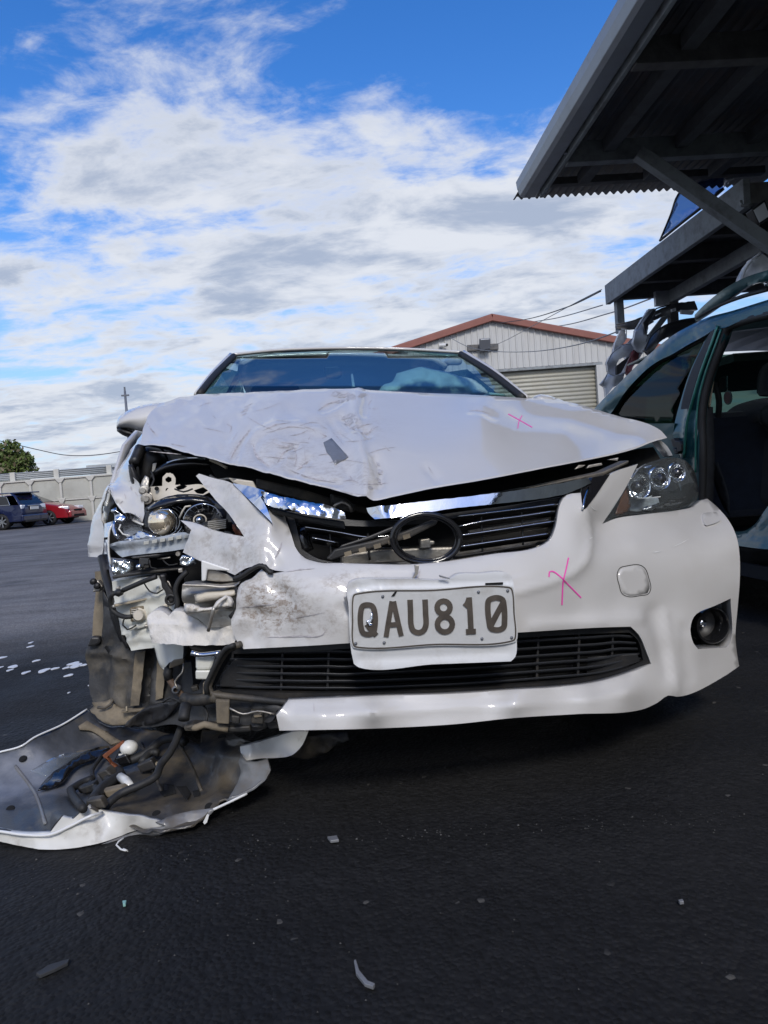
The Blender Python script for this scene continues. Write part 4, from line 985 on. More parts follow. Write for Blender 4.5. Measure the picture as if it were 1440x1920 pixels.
# ================================================================ parked cars by the fence
def parked_car(name, label, x, y, yaw, paint, L=4.5, Wd=1.78, H=1.46, estate=True, lamp='rear'):
    r = empty(name, (x, y, 0), yaw, label=label, cat='car', group='cars parked along the fence')
    h = Wd / 2                                           # local: rear end at x=0, nose at +L
    if estate: prof = [(0.02, .42), (-.02, .62), (.05, .95), (.30, 1.30), (.50, H - .02), (1.2, H), (2.2, H - .02), (2.6, H - .08), (3.3, 1.02), (4.2, .86), (L - .05, .66), (L, .42)]
    else: prof = [(0.02, .42), (-.02, .60), (.08, .86), (.5, .92), (1.1, 1.22), (1.7, H), (2.3, H - .02), (3.2, .96), (4.0, .80), (L - .08, .62), (L, .40)]
    rows = []
    for px_, pz in prof:
        w = h * (1 - .10 * max(0, (px_ - (L - .9)) / .9) ** 2 - .08 * max(0, (.5 - px_) / .5) ** 2); top = max(0, (pz - .92) / (H - .92))
        rows.append([(px_, -w * (1 - .22 * top), pz), (px_, -w * .6 * (1 - .1 * top), pz + .02), (px_, 0, pz + .03), (px_, w * .6 * (1 - .1 * top), pz + .02), (px_, w * (1 - .22 * top), pz)])
    MB().grid(rows).build('body_shell', M[paint], r, smooth=True, angle=50, solid=.01)
    for s in (-1, 1):
        mb = MB(); O = [(p[0], min(p[1], .93)) for p in prof]
        pts = [(0.02, .30)] + [(p[0], p[1]) for p in prof if p[1] <= .97 and p[0] < .6] + [(1.2, .95), (2.4, .95)] + [(p[0], p[1]) for p in prof if p[1] <= 1.03 and p[0] > 2.5] + [(L, .28)]
        for cx in (L - .85, .85):
            pts += [(cx + .34 * math.cos(a), .30 + .36 * math.sin(a)) for a in np.linspace(0, math.pi, 9)]
        n = len(pts); r2 = delaunay_2d_cdt([Vector(p) for p in pts], [(i, (i + 1) % n) for i in range(n)], [], 0, 1e-5)
        V = np.array([tuple(p) for p in r2[0]]); F = [f for f in r2[2] if inside(V[list(f)].mean(0)[None], np.array(pts))[0]]
        MB().add([(a, s * (h - .01 - .07 * max(0, (.45 - a) / .5)), b) for a, b in V], F).build('body_side', M[paint], r, solid=.01)
        win = [(.42, .97), (.62, 1.30), (1.2, 1.38), (2.3, 1.36), (3.05, .98)] if estate else [(.9, .95), (1.3, 1.2), (1.8, 1.30), (2.3, 1.28), (3.0, .96)]
        cf_ = lambda z: s * (h - .02 - (h * .22) * max(0, (z - .92) / (H - .92)) + .012)
        MB().add([(a, cf_(b), b) for a, b in win], [tuple(range(len(win)))]).build('side_window', M['gloss_black'], r, solid=.01)
        mb = MB(); mb.tube([(a, cf_(b) + s * .006, b) for a, b in win + win[:1]], .012, 6); mb.build('window_trim', M['chrome'], r)
        for cx in (.85, L - .85):
            wh = empty('wheel'); wh.parent = r; wh.location = (cx, s * (h - .12), .32)
            MB().lathe([(.20, -.1), (.30, -.11), (.32, -.07), (.32, .07), (.30, .11), (.20, .1)], (0, 0, 0), (0, 1, 0), 28).build('tyre', M['tyre'], wh, smooth=True)
            rm = MB(); rm.lathe([(.235, -.09), (.235, .09), (.21, .06), (.21, .0)], (0, 0, 0), (0, s, 0), 28)
            for k in range(7):
                a = 2 * math.pi * k / 7; rm.beam((0, s * .085, 0), (.22 * math.cos(a), s * .095, .22 * math.sin(a)), .045, .02, up=(0, 1, 0))
            rm.build('rim', M['silver'], wh)
            MB().lathe([(.21, .0), (0, .0)], (0, 0, 0), (0, s, 0), 20).build('brake_disc', M['void'], wh)
        if lamp == 'rear':
            MB().box((.10, s * (h - .30), .86), (.16, .42, .17), Matrix.Rotation(s * R(10), 3, 'Z')).build('tail_lamp', M['lampglass'], r, bevel=.03)
        else:
            MB().box((L - .28, s * (h - .26), .70), (.42, .30, .14), Matrix.Rotation(s * R(-18), 3, 'Z')).build('headlight', M['lampglass'], r, bevel=.03)
        MB().box((2.75, s * (h + .06), 1.0), (.14, .2, .14)).build('door_mirror', M[paint], r, bevel=.03)
    if lamp == 'rear':
        MB().add([(.035, -h * .78, .98), (.035, h * .78, .98), (.30, h * .68, 1.31), (.30, -h * .68, 1.31)], [(0, 1, 2, 3)]).build('rear_window', M['gloss_black'], r, solid=.03)
        MB().box((.30, 0, H - .02), (.42, h * 1.35, .05)).build('roof_spoiler', M[paint], r, bevel=.015)
        MB().box((-.035, 0, .80), (.03, .52, .12)).build('licence_plate', M['bulbwhite'], r, bevel=.005)
        MB().box((-.02, 0, .90), (.05, .8, .03)).build('boot_trim', M['chrome'], r, bevel=.005)
        MB().box((0, 0, .42), (.16, h * 1.86, .26)).build('rear_bumper', M[paint], r, bevel=.05)
        MB().box((-.03, 0, .30), (.14, h * 1.5, .10)).build('bumper_insert', M['blackp'], r, bevel=.02)
    else:
        MB().box((L - .02, 0, .42), (.20, h * 1.7, .30)).build('front_bumper', M[paint], r, bevel=.07)
        MB().box((L + .05, 0, .36), (.08, h * 1.1, .10)).build('lower_intake', M['void'], r, bevel=.02)
        MB().box((L + .04, 0, .58), (.08, h * .7, .08)).build('grille', M['void'], r, bevel=.02)
        MB().add([(3.15, -h * .75, 1.0), (3.15, h * .75, 1.0), (2.42, h * .66, 1.33), (2.42, -h * .66, 1.33)], [(0, 1, 2, 3)]).build('windscreen', M['gloss_black'], r, solid=.02)
    MB().box2((.3, -h * .8, .22), (L - .3, h * .8, .34)).build('underside', M['void'], r)
parked_car('parked_car', 'dark blue estate car with a roof spoiler parked beside the fence', -14.15, 30.3, math.atan2(.17, -.985), 'navy')
parked_car('parked_car', 'red hatchback with its nose showing behind the dark blue estate car', -17.85, 32.9, math.atan2(-.06, 1), 'red', estate=False, lamp='front', H=1.40)
parked_car('parked_car', 'silver car cut off at the left edge beside the dark blue estate', -15.75, 27.6, math.atan2(.35, -.93), 'silver', estate=False)

# ---------------------------------------------------------------- drips, shards and grit on the asphalt
def onground(px, py): return WORLD.Pz(px, py, .003)
zW = zm(0, 900, 3.84)
rng = np.random.RandomState(11)
for (x, y), rx in zip(zW([(15,1277),(95,1342),(70,1368),(185,1385),(260,1300),(315,1371),(395,1356),(530,1320),(545,1337),(480,1350),(495,1405),(220,1198),(222,1170),(600,1331),(4,1347),(495,1530),(640,1478)]), (25,32,20,26,22,38,24,34,42,22,26,20,16,22,16,10,8)):
    c = onground(x, y); k = c[1] / FPX / 3.84; n = 18
    ph = rng.uniform(0, 6.28, 4); pts = []
    for i in range(n):
        a = 2 * math.pi * i / n; q = 1 + .18 * math.sin(2 * a + ph[0]) + .12 * math.sin(3 * a + ph[1])
        pts.append((rx * k * q * math.cos(a), rx * k * 1.5 * q * math.sin(a), 0))
    o = MB().prism(pts, (0, 0, .0025)).build('paint_splash', M['splash']); o.location = (c[0], c[1], .001)
    tag(o, 'small white paint splash dried on the asphalt left of the crashed car', 'splash', 'white paint splashes on the asphalt')
def shard(label, pts, mat, name='plastic_shard', t=.006):
    P3 = [onground(x, y) for x, y in pts]; c = sum(P3) / len(P3)
    o = MB().prism([p - c for p in P3], (0, 0, t)).build(name, M[mat], bevel=.001); o.location = (c[0], c[1], .004); tag(o, label, 'debris')
shard('long dark plastic shard lying on the asphalt in the left foreground', [(68,1832),(92,1816),(132,1804),(128,1812),(104,1824),(76,1836)], 'trimgrey')
shard('thin curved grey plastic strip lying in the middle foreground', [(664,1808),(668,1806),(674,1826),(690,1846),(704,1852),(700,1858),(684,1852),(668,1832)], 'tape')
shard('small white paint flake on the asphalt under the torn bumper strip', [(614,1574),(632,1572),(636,1580),(620,1582)], 'tape', 'paint_flake')
shard('tiny green glass chip on the asphalt in the left foreground', [(230,1695),(238,1694),(236,1701),(231,1702)], 'sidechip', 'glass_chip')
shard('pale lens sliver on the asphalt at the right foreground', [(1272,1694),(1280,1692),(1283,1697),(1275,1698)], 'tape', 'lens_sliver')
def grit():
    vs = []; fs = []
    for k in range(330):
        if k < 90: px, py = rng.uniform(-60, 1500), 1300 + 620 * rng.uniform(0, 1) ** .8
        elif k < 230: px = rng.uniform(430, 1400); py = 1590 - .062 * (px - 430) + rng.normal(0, 9)       # swept line of grit beside the car
        else: px, py = rng.normal(250, 170), rng.normal(1630, 45)                                      # crumbs round the torn corner
        c = WORLD.Pz(px, py, .0); s = rng.uniform(.0006, .0022) * (1.6 if rng.rand() < .06 else 1)
        m = Matrix.Rotation(rng.uniform(0, 6.28), 3, 'Z'); i = len(vs)
        for p in ((1, 0, 0), (-.5, .8, 0), (-.6, -.7, 0), (.1, .1, .9)): vs.append(np.array(m @ Vector(p)) * s + c + np.array([0, 0, .002]))
        fs += [(i, i + 1, i + 3), (i + 1, i + 2, i + 3), (i + 2, i, i + 3)]
    o = MB().add(vs, fs).build('grit', M['asphalt_chip'], fix=False); tag(o, 'loose pale grit scattered over the dark asphalt', kind='stuff')
grit()
# ================================================================ the crashed white car
CAR = Frame((0.0925, 1.65), R(6.3))
car = frame_root('crashed_car', CAR, label='crashed white hatchback with a crumpled bonnet and its front corner torn open', cat='car')

def scuffed_white(name='scuffed_white_paint', spots=()):
    """pearl paint with grazed patches: each spot (point, radius u, radius z, strength)"""
    m = pm(name, PEARL, .40, 0, 1.0, var=.015, vscale=3, dirt=((.45, .40, .34), .16, 7, .52, .8), bump=.0004, bscale=900, rvar=.05)
    nt = m.node_tree; N = nt.nodes; L = nt.links; b = N['Principled BSDF']
    src = b.inputs['Base Color'].links[0].from_socket
    tc = N.new('ShaderNodeTexCoord'); tot = None
    for p, ru, rz, s in spots:
        sb = N.new('ShaderNodeVectorMath'); sb.operation = 'SUBTRACT'; L.new(tc.outputs['Object'], sb.inputs[0]); sb.inputs[1].default_value = tuple(p)
        sc = N.new('ShaderNodeVectorMath'); sc.operation = 'MULTIPLY'; L.new(sb.outputs[0], sc.inputs[0]); sc.inputs[1].default_value = (1 / ru, 1 / .25, 1 / rz)
        ln = N.new('ShaderNodeVectorMath'); ln.operation = 'LENGTH'; L.new(sc.outputs[0], ln.inputs[0])
        mr = N.new('ShaderNodeMapRange'); L.new(ln.outputs['Value'], mr.inputs[0]); mr.inputs[1].default_value = .55; mr.inputs[2].default_value = 1.15; mr.inputs[3].default_value = s; mr.inputs[4].default_value = 0
        if tot is None: tot = mr.outputs[0]
        else:
            a = N.new('ShaderNodeMath'); a.operation = 'MAXIMUM'; L.new(tot, a.inputs[0]); L.new(mr.outputs[0], a.inputs[1]); tot = a.outputs[0]
    def nz(scale, st, det=8):
        mp = N.new('ShaderNodeMapping'); mp.inputs['Scale'].default_value = st; mp.inputs['Rotation'].default_value = (0, R(8), 0); L.new(tc.outputs['Object'], mp.inputs[0])
        n = N.new('ShaderNodeTexNoise'); n.inputs['Scale'].default_value = scale; n.inputs['Detail'].default_value = det; n.inputs['Roughness'].default_value = .75; L.new(mp.outputs[0], n.inputs['Vector']); return n.outputs['Fac']
    def mr(x, a, b_):
        n = N.new('ShaderNodeMapRange'); L.new(x, n.inputs[0]); n.inputs[1].default_value = a; n.inputs[2].default_value = b_; return n.outputs[0]
    def mul(a, b_):
        n = N.new('ShaderNodeMath'); n.operation = 'MULTIPLY'; L.new(a, n.inputs[0]); L.new(b_, n.inputs[1]); return n.outputs[0]
    fac = mul(mul(mr(nz(85, (.6, 1, 1)), .46, .58), mr(nz(11, (1.5, 1, .8)), .38, .50)), tot)
    mx = N.new('ShaderNodeMix'); mx.data_type = 'RGBA'; L.new(fac, mx.inputs[0]); L.new(src, mx.inputs[6]); mx.inputs[7].default_value = (.27, .225, .185, 1)
    L.new(mx.outputs[2], b.inputs['Base Color'])
    cw = N.new('ShaderNodeMapRange'); L.new(fac, cw.inputs[0]); cw.inputs[3].default_value = 1; cw.inputs[4].default_value = .1; L.new(cw.outputs[0], b.inputs['Coat Weight'])
    return m
M['scuff'] = scuffed_white(spots=[(CAR.P(505, 1135, .06), .115, .075, 1.0), (CAR.P(575, 1165, .03), .10, .045, .55), (CAR.P(420, 1030, .18), .13, .08, .45), (CAR.P(660, 1095, 0), .08, .03, .6), (CAR.P(420, 920, .25), .09, .05, .3)])
M['hoodpaint'] = scuffed_white('scraped_hood_paint', [(CAR.P(520, 850, .4), .22, .09, .30), (CAR.P(660, 790, .6), .16, .1, .25), (CAR.P(640, 890, .2), .12, .06, .35)])
for _n in M['hoodpaint'].node_tree.nodes:
    if _n.type == 'MAP_RANGE' and abs(_n.inputs[4].default_value - .1) < 1e-6: _n.inputs[3].default_value = .6

# ---------------------------------------------------------------- bonnet
hood_out = [(263,832,.63),(325,842,.52),(400,863,.40),(425,868,.36),(512,890,.25),(617,915,.16),(671,932,.12),(700,939,.11),(737,932,.11),(800,918,.13),
    (900,901,.18),(1000,882,.28),(1100,863,.42),(1160,850,.52),(1192,841,.59),(1225,828,.67),(1251,821,.72),(1240,808,.78),(1221,797,.86),(1193,788,.95),
    (1152,780,1.05),(1121,770,1.14),(1060,753,1.24),(980,746,1.24),(880,740,1.17),(800,737,1.12),(720,733,1.08),(650,730,1.06),(500,735,1.10),(420,738,1.15),(372,741,1.19),
    (325,749,1.14),(296,761,1.05),(279,777,.92),(270,800,.78)]
hood_ctrl = [(690,830,.44),(480,800,.62),(900,810,.56),(1060,802,.78),(350,800,.74),(690,770,.78),(500,760,.86),(900,765,.88),(1130,808,.84),(560,850,.40),(800,850,.36),(1190,810,.84)]
_ln = lumps(.006, 70, 3.3); _ls = lumps(.0035, 28, 8.1)
_crl = [([(672,738),(666,770),(672,815),(680,860),(686,930)], 13, -.012), ([(648,742),(630,756),(606,768)], 9, .010), ([(690,748),(684,775)], 8, .009),
    ([(640,782),(660,800),(690,812)], 10, .013), ([(622,790),(640,815)], 14, .008), ([(706,862),(714,885),(712,912)], 10, .010), ([(690,870),(700,905)], 12, -.007),
    ([(470,803),(452,828),(434,862)], 7, .009), ([(475,830),(482,850),(505,872)], 8, .008), ([(520,868),(540,842),(556,838)], 6, .007), ([(553,840),(552,870)], 6, .006),
    ([(600,808),(560,796),(510,798),(475,812)], 8, -.006), ([(556,880),(580,862)], 6, .006), ([(545,885),(600,900),(640,905)], 6, .006), ([(428,790),(434,812),(425,820)], 8, .006),
    ([(275,790),(286,808),(296,818)], 6, .006), ([(645,860),(655,890)], 14, .006), ([(880,768),(905,771),(925,780)], 6, .005), ([(800,878),(818,898)], 8, .005),
    ([(1000,760),(1080,772),(1150,783)], 14, -.004), ([(980,768),(1060,786),(1130,796)], 18, .003)]
_cr = crease([(l, w * (.72 if l[0][0] < 760 else 1), a) for l, w, a in _crl])
def hood_dents(q):
    w = np.clip((760 - q[:, 0]) / 240, .04, 1)
    return _cr(q) * 1.15 + _ln(q) * (.06 + .94 * w) + _ls(q) * w * w
hood = panel('bonnet', CAR, hood_out, M['hoodpaint'], car, hood_ctrl, step=7, solid=.004, lip=.022, dents=hood_dents)
hd = surf(CAR, hood)
tp = zF([(975,455),(1012,435),(1088,520),(1028,557),(1005,515),(990,500),(985,485)])
panel('tape_patch', CAR, tp, M['tape'], hood, depth=lambda q: hd(q) - .003, step=8, solid=.0012, corner=20)
for ln in ([(953,776),(975,788),(998,801)], [(979,779),(973,790),(971,803)]):
    ribbon('pink_stroke', CAR, ln, 1.7, M['pink'], hood, depth=hd, lift=.0035, t=.0006)
# grey marks on the bonnet folds: sheen of the dents put into colour
fl = []
for (x, y, w, s) in [(630,738,10,20),(648,741,8,30),(660,745,9,22),(680,741,8,18),(640,752,5,30)]: fl.append(([(x-s/2,y+3),(x,y),(x+s/2,y-2)], w))
fl += [([(640,786),(655,780),(668,778)],9), ([(645,795),(660,790),(676,786)],9), ([(655,804),(670,800),(682,798)],7), ([(662,812),(680,812),(697,810)],5),
       ([(706,866),(712,874)],8), ([(710,880),(716,890)],8), ([(706,895),(714,905)],6), ([(690,912),(700,916)],5)]
marks('fold_sheen', CAR, fl, hd, M['fold_sheen_grey'], hood)
sc = [([(596,770),(614,758),(640,750)],4), ([(470,804),(455,822),(440,845),(432,862)],5), ([(466,806),(462,818)],4), ([(492,808),(515,797),(545,792)],3), ([(520,806),(545,800),(572,803)],3),
      ([(520,868),(530,850),(545,842),(556,840)],4), ([(552,840),(556,858),(552,874)],3), ([(475,832),(478,848),(488,862),(505,874)],6), ([(556,882),(570,870),(582,862)],4),
      ([(542,881),(580,895),(630,905)],4), ([(643,902),(660,900),(672,905)],4), ([(425,795),(434,800),(430,812)],4), ([(398,778),(405,785)],3), ([(276,793),(284,806),(296,817)],4),
      ([(320,832),(350,838)],3), ([(455,770),(470,762)],2.5), ([(450,774),(466,768)],2.5), ([(452,779),(463,774)],2.5), ([(458,764),(474,756)],2.5), ([(600,812),(612,818),(604,822)],4),
      ([(880,770),(900,770),(918,776)],3), ([(655,890),(662,902)],4), ([(700,800),(688,815)],2.5), ([(803,875),(812,888)],2), ([(640,920),(665,926),(690,928)],3), ([(690,760),(697,750)],2.5),
      ([(280,846),(300,848),(340,852)],3), ([(570,800),(588,806),(592,812)],3)]
sc = [(l, w * .62) for l, w in sc]
_rs = np.random.RandomState(5)
for k in range(45):                                  # fine hairline scrapes fanned around the impact
    cx, cy = _rs.normal(585, 110), _rs.normal(835, 40); a = _rs.normal(-.35, .6); l = _rs.uniform(6, 34)
    e = [(cx - math.cos(a) * l, cy - math.sin(a) * l * .6), (cx + _rs.uniform(-3, 3), cy + _rs.uniform(-3, 3)), (cx + math.cos(a) * l, cy + math.sin(a) * l * .6)]
    lim = lambda x: np.interp(x, [263,325,400,512,617,700,800], [822,834,854,882,906,928,906])
    if all(330 < x < 760 and 752 < y < lim(x) - 4 for x, y in e): sc.append((e, _rs.uniform(.7, 1.7)))
marks('scratches', CAR, sc, hd, M['scratch'], hood)

# ---------------------------------------------------------------- front bumper cover
bo = [(506,950,.15),(530,957,.20),(541,985,.165),(547,1005,.14),(553,1025,.115),(566,1044,.09),(588,1053,.07),(637,1056,.055),(700,1058,.05),(762,1059,.05),(838,1053,.055),(926,1039,.075),(1003,1028,.095),(1030,1014,.115),(1041,991,.135),
    (1052,942,.175),(1064,928,.19),(1089,924,.20),(1092,957,.17),(1099,952,.175),(1144,890,.28),(1196,870,.37),(1175,911,.32),(1131,982,.23),(1156,972,.27),(1205,965,.33),(1270,957,.45),(1301,950,.52),(1314,939,.58),(1326,935,.62),
    (1343,949,.60),(1369,980,.50),(1382,1010,.44),(1387,1045,.41),(1387,1090,.39),(1383,1140,.39),(1379,1194,.39),(1383,1232,.38),(1386,1249,.38),(1358,1268,.32),(1289,1303,.21),(1268,1306,.19),(1253,1304,.17),(1232,1318,.15),(1201,1331,.11),
    (1079,1339,.012),(965,1346,-.028),(850,1358,-.035),(700,1366,-.035),(524,1370,.0),(518,1341,.0),(526,1332,.0),(541,1313,.02),(620,1310,.0),(700,1306,-.005),(850,1301,-.01),(945,1295,0),(1041,1289,.03),(1117,1280,.07),(1175,1264,.115),(1221,1245,.16),
    (1213,1224,.155),(1198,1190,.145),(1182,1175,.135),(1117,1177,.09),(1003,1184,.035),(850,1194,.01),(653,1206,.01),(575,1211,.03),(456,1217,.075),(447,1209,.08),(442,1200,.085),(433,1161,.09),(441,1142,.09),(443,1106,.095),(451,1094,.095),
    (471,1086,.09),(490,1068,.085),(503,1077,.08),(535,1072,.065),(506,1066,.085),(492,1056,.09),(470,1063,.115),(440,1078,.145),(400,1061,.20),(372,1050,.235),(344,1036,.27),(350,1019,.27),(360,994,.26),(339,976,.29),(365,980,.27),(400,994,.22),(457,1006,.15),(428,964,.20),(394,925,.265),(367,892,.31),
    (373,888,.31),(400,896,.28),(436,907,.225),(470,943,.165),(509,981,.125)]
bc = [(812,1140,0),(812,1100,.01),(700,1140,0),(620,1140,.01),(920,1130,.01),(1000,1085,.045),(1000,1140,.04),(1080,1000,.135),(1100,1040,.115),(1130,1040,.145),(1065,1090,.075),(1080,1150,.085),(1160,1050,.17),(1190,1090,.185),(1190,1020,.22),(1270,1000,.34),(1290,1060,.285),(1340,1010,.40),(1335,1090,.325),
    (1150,1140,.135),(1240,1150,.22),(1250,1220,.20),(1285,1200,.23),(1270,1270,.19),(1320,1250,.27),(1240,1275,.165),(560,1140,.035),(560,1180,.045),(500,1150,.07),(480,1020,.115),(430,1030,.165),(520,1010,.115),(400,1030,.21),(480,970,.155),(420,930,.235),(600,1090,.03),
    (700,1335,-.05),(965,1320,-.035),(600,1340,-.03),(1100,1312,.02),(1180,1295,.075)]
fogpocket = [(1298,1163),(1306,1151),(1340,1136),(1370,1122),(1369,1205),(1362,1214),(1309,1217),(1301,1206)]
_b = crease([([(1096,955),(1104,985),(1107,1015),(1100,1050),(1076,1075),(1020,1097),(966,1112)], 7, -.006), ([(1120,985),(1128,1030),(1120,1070),(1090,1095)], 22, .004),
    ([(1246,1150),(1256,1210),(1268,1298)], 7, -.006), ([(1226,1150),(1240,1200),(1256,1260)], 16, .007), ([(1286,1180),(1286,1230),(1292,1270)], 12, .006), ([(1200,1160),(1110,1166),(1000,1173)], 9, -.006),
    ([(470,1120),(478,1160),(470,1195)], 10, .008), ([(520,1100),(545,1130)], 12, .007), ([(440,1150),(500,1145)], 6, .005), ([(505,1030),(520,1060)], 9, .008), ([(470,1160),(545,1150)], 5, .004), ([(560,1342),(700,1337),(965,1322),(1110,1312),(1170,1300)], 8, -.004),
    ([(660,1090),(700,1082),(770,1078)], 7, .004), ([(640,1140),(652,1150)], 8, .006)])
_bl = lumps(.007, 40, 5.5)
def bump_dents(q):
    w = np.clip((640 - q[:, 0]) / 120, 0, 1) * (q[:, 1] < 1260); return _b(q) + _bl(q) * w
bumper = panel('bumper_cover', CAR, bo, M['scuff'], car, bc, holes=[fogpocket], step=9, solid=.003, lip=.020, holelip=.05, dents=bump_dents)
bd = surf(CAR, bumper)
strokes('tow_cover_seam', CAR, [zD([(805,590),(820,562),(850,553),(915,548),(942,566),(962,620),(970,660),(958,690),(920,698),(862,704),(830,690),(815,650),(805,590)])], 1.2, bd, M['rubber'], bumper, lift=.0012, t=.001)
panel('tow_cover', CAR, zD([(811,592),(824,568),(852,558),(914,553),(938,570),(957,622),(964,660),(954,685),(918,693),(864,698),(834,685),(820,650)]), M['white'], bumper, depth=lambda q: bd(q) - .0016, step=9, solid=.001)
panel('washer_cover', CAR, zD([(1225,303),(1236,294),(1290,288),(1298,294),(1312,325),(1306,333),(1244,355),(1237,350)]), M['white'], bumper, depth=lambda q: bd(q) - .012, step=8, solid=.001, lip=.014)
for ln in (zD([(470,606),(472,582),(485,578),(520,600),(560,640),(628,709)]), zD([(566,512),(556,560),(540,630),(536,690),(534,745)])):
    ribbon('pink_stroke', CAR, ln, 2.4, M['pink'], bumper, depth=bd, lift=.002, t=.0006)
marks('scratches', CAR, [([(1262,1025),(1278,1018),(1292,1010)],1.5), ([(1225,1036),(1240,1033)],2), ([(1108,948),(1114,955),(1120,957)],1.8), ([(1105,1010),(1112,1007)],1.8)], bd, M['white_clean'], bumper, lift=.003)
marks('cracks', CAR, [([(516,1046),(524,1030),(529,1016)],4), ([(535,1072),(560,1068),(590,1066)],2), ([(770,1090),(784,1080),(788,1066)],4), ([(445,1140),(480,1136),(520,1132)],1.6), ([(520,1132),(522,1150),(525,1172)],1.6),
       ([(500,1195),(560,1193),(605,1190),(612,1178)],3), ([(545,1160),(590,1152),(610,1148)],1.2), ([(588,1318),(589,1336)],1.5)], bd, M['scratch'], bumper, lift=.002)
# fog lamp in its bezel
cf = CAR.P(1332, 1172, .37)
bez = panel('fog_bezel', CAR, [(1292,1165,.42),(1300,1140,.42),(1378,1110,.5),(1376,1215,.48),(1300,1225,.42)], M['gloss_black'], car, step=12, solid=.003)
MB().lathe([(.052,-.02),(.052,.012),(.048,.016),(.044,.010),(.041,-.03),(.040,-.04)], cf, (.1, -1, 0), 32).build('fog_ring', M['gloss_black'], car, smooth=True, angle=40)
MB().lathe([(.041,-.035),(.03,-.05),(0,-.055)], cf, (.1, -1, 0), 28).build('fog_reflector', M['blackp'], car, smooth=True)
MB().lathe([(0,-.035),(.010,-.03),(.012,-.05)], cf, (.1, -1, 0), 14).build('fog_bulb', M['chrome'], car, smooth=True)

# ---------------------------------------------------------------- grille opening
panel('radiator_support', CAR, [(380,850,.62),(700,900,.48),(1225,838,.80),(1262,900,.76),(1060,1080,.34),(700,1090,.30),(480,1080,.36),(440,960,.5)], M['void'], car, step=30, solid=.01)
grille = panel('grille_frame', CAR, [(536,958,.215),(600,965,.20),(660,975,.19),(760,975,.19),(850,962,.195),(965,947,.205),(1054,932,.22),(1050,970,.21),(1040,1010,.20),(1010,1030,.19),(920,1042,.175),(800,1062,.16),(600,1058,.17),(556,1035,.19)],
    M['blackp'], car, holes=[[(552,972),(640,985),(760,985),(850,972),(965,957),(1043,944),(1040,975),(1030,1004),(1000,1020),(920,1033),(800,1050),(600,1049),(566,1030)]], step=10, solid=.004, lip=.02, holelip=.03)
def slat(pts, w, v, mat='blackp', edge=True, droop=10):
    up = [(x, y, v) for x, y in pts]
    lo = [(x, y + droop, v + .03) for x, y in pts][::-1]
    sl_ = panel('slat', CAR, up + lo, M[mat], grille, step=10, solid=.003)
    if edge: hose('slat_edge', CAR, [(x, y, v - .002) for x, y in pts], .0016, M['chrome'], grille, n=6)
    return sl_
slat([(858,968),(920,961),(985,953),(1046,945)], 3, .17); slat([(860,987),(907,977),(975,968),(1040,958)], 3, .165); slat([(862,1004),(950,991),(1041,977)], 3, .16); slat([(862,1025),(950,1012),(1033,1000)], 3, .155); slat([(850,1045),(920,1034),(1005,1020)], 3, .15, edge=False)
slat([(572,988),(630,997),(690,1007),(740,1003)], 3, .165); slat([(585,1008),(634,1018)], 3, .16); slat([(560,975),(640,992)], 3, .17, edge=False)
for x, a, b in ((902,962,1040),(978,954,1026),(618,985,1046),(690,1000,1050)):
    hose('grille_rib', CAR, [(x, a, .19), (x + 3, b, .18)], .003, M['blackp'], grille, n=5)
# condenser fins glimpsed behind
for k in range(5):
    y = 985 + k * 13
    block('condenser_tube', CAR, [(880,y+10),(1030,y-12),(1030,y-8),(880,y+14)], .27, .285, M['alloy'], car, bevel=.001)
block('bumper_beam', CAR, [(640,1040),(700,1031),(780,1027),(850,1025),(1020,1004),(1022,1030),(850,1056),(640,1062)], .235, .30, M['alloy'], car, bevel=.006)
# emblem ring, bent carrier and its plug
th = np.linspace(0, 2 * math.pi, 41)[:-1]
for rx, ry, rr, vv in ((63.5, 46, .0065, .085), (56, 40, .003, .10)):
    ring = [CAR.P(799 + rx * math.cos(a) * 1.0 + 5 * math.sin(a), 1010 + ry * math.sin(a) - .05 * rx * math.cos(a), vv) for a in th]
    MB().tube(ring, rr, 10, close=True).build('emblem_ring', M['gloss_black'], car, smooth=True)
block('emblem_carrier', CAR, [(612,1048),(628,1030),(700,1014),(760,996),(812,975),(822,977),(818,984),(770,1008),(700,1028),(640,1045),(620,1052)], .11, .13, M['blackdusty'], car, bevel=.004)
block('emblem_carrier', CAR, [(634,1030),(640,1022),(690,1006),(744,984),(748,990),(700,1010)], .13, .14, M['blackp'], car, bevel=.003)
for k, (x, y) in enumerate([(645,1036),(672,1029),(700,1022),(727,1014),(755,1004)]):
    block('mud_patch', CAR, [(x,y),(x+13,y-4),(x+15,y+4),(x+2,y+8)], .1085, .111, M['mud'], car, bevel=0)
block('sensor_plug', CAR, [(788,1012),(806,1009),(808,1014),(815,1014),(815,1021),(808,1022),(808,1028),(789,1029)], .2, .23, M['alloy'], car, bevel=.003)
hose('loose_wire', CAR, [(744,993,.13),(735,1008,.12),(742,1030,.10),(770,1047,.09),(820,1052,.085),(850,1040,.09)], .0028, M['rubber'], car, n=6)
hose('loose_wire', CAR, [(752,990,.13),(744,1012,.12),(752,1032,.105),(778,1044,.1)], .002, M['rubber'], car, n=6)
block('broken_clip', CAR, [(778,1060),(786,1060),(784,1076),(776,1086),(772,1089),(779,1075)], .0, .012, M['alloy'], car, bevel=.001)
hose('headlamp_horn', CAR, [(575,985,.24),(566,1010,.22),(575,1035,.22)], .02, M['gloss_black'], car, n=12)

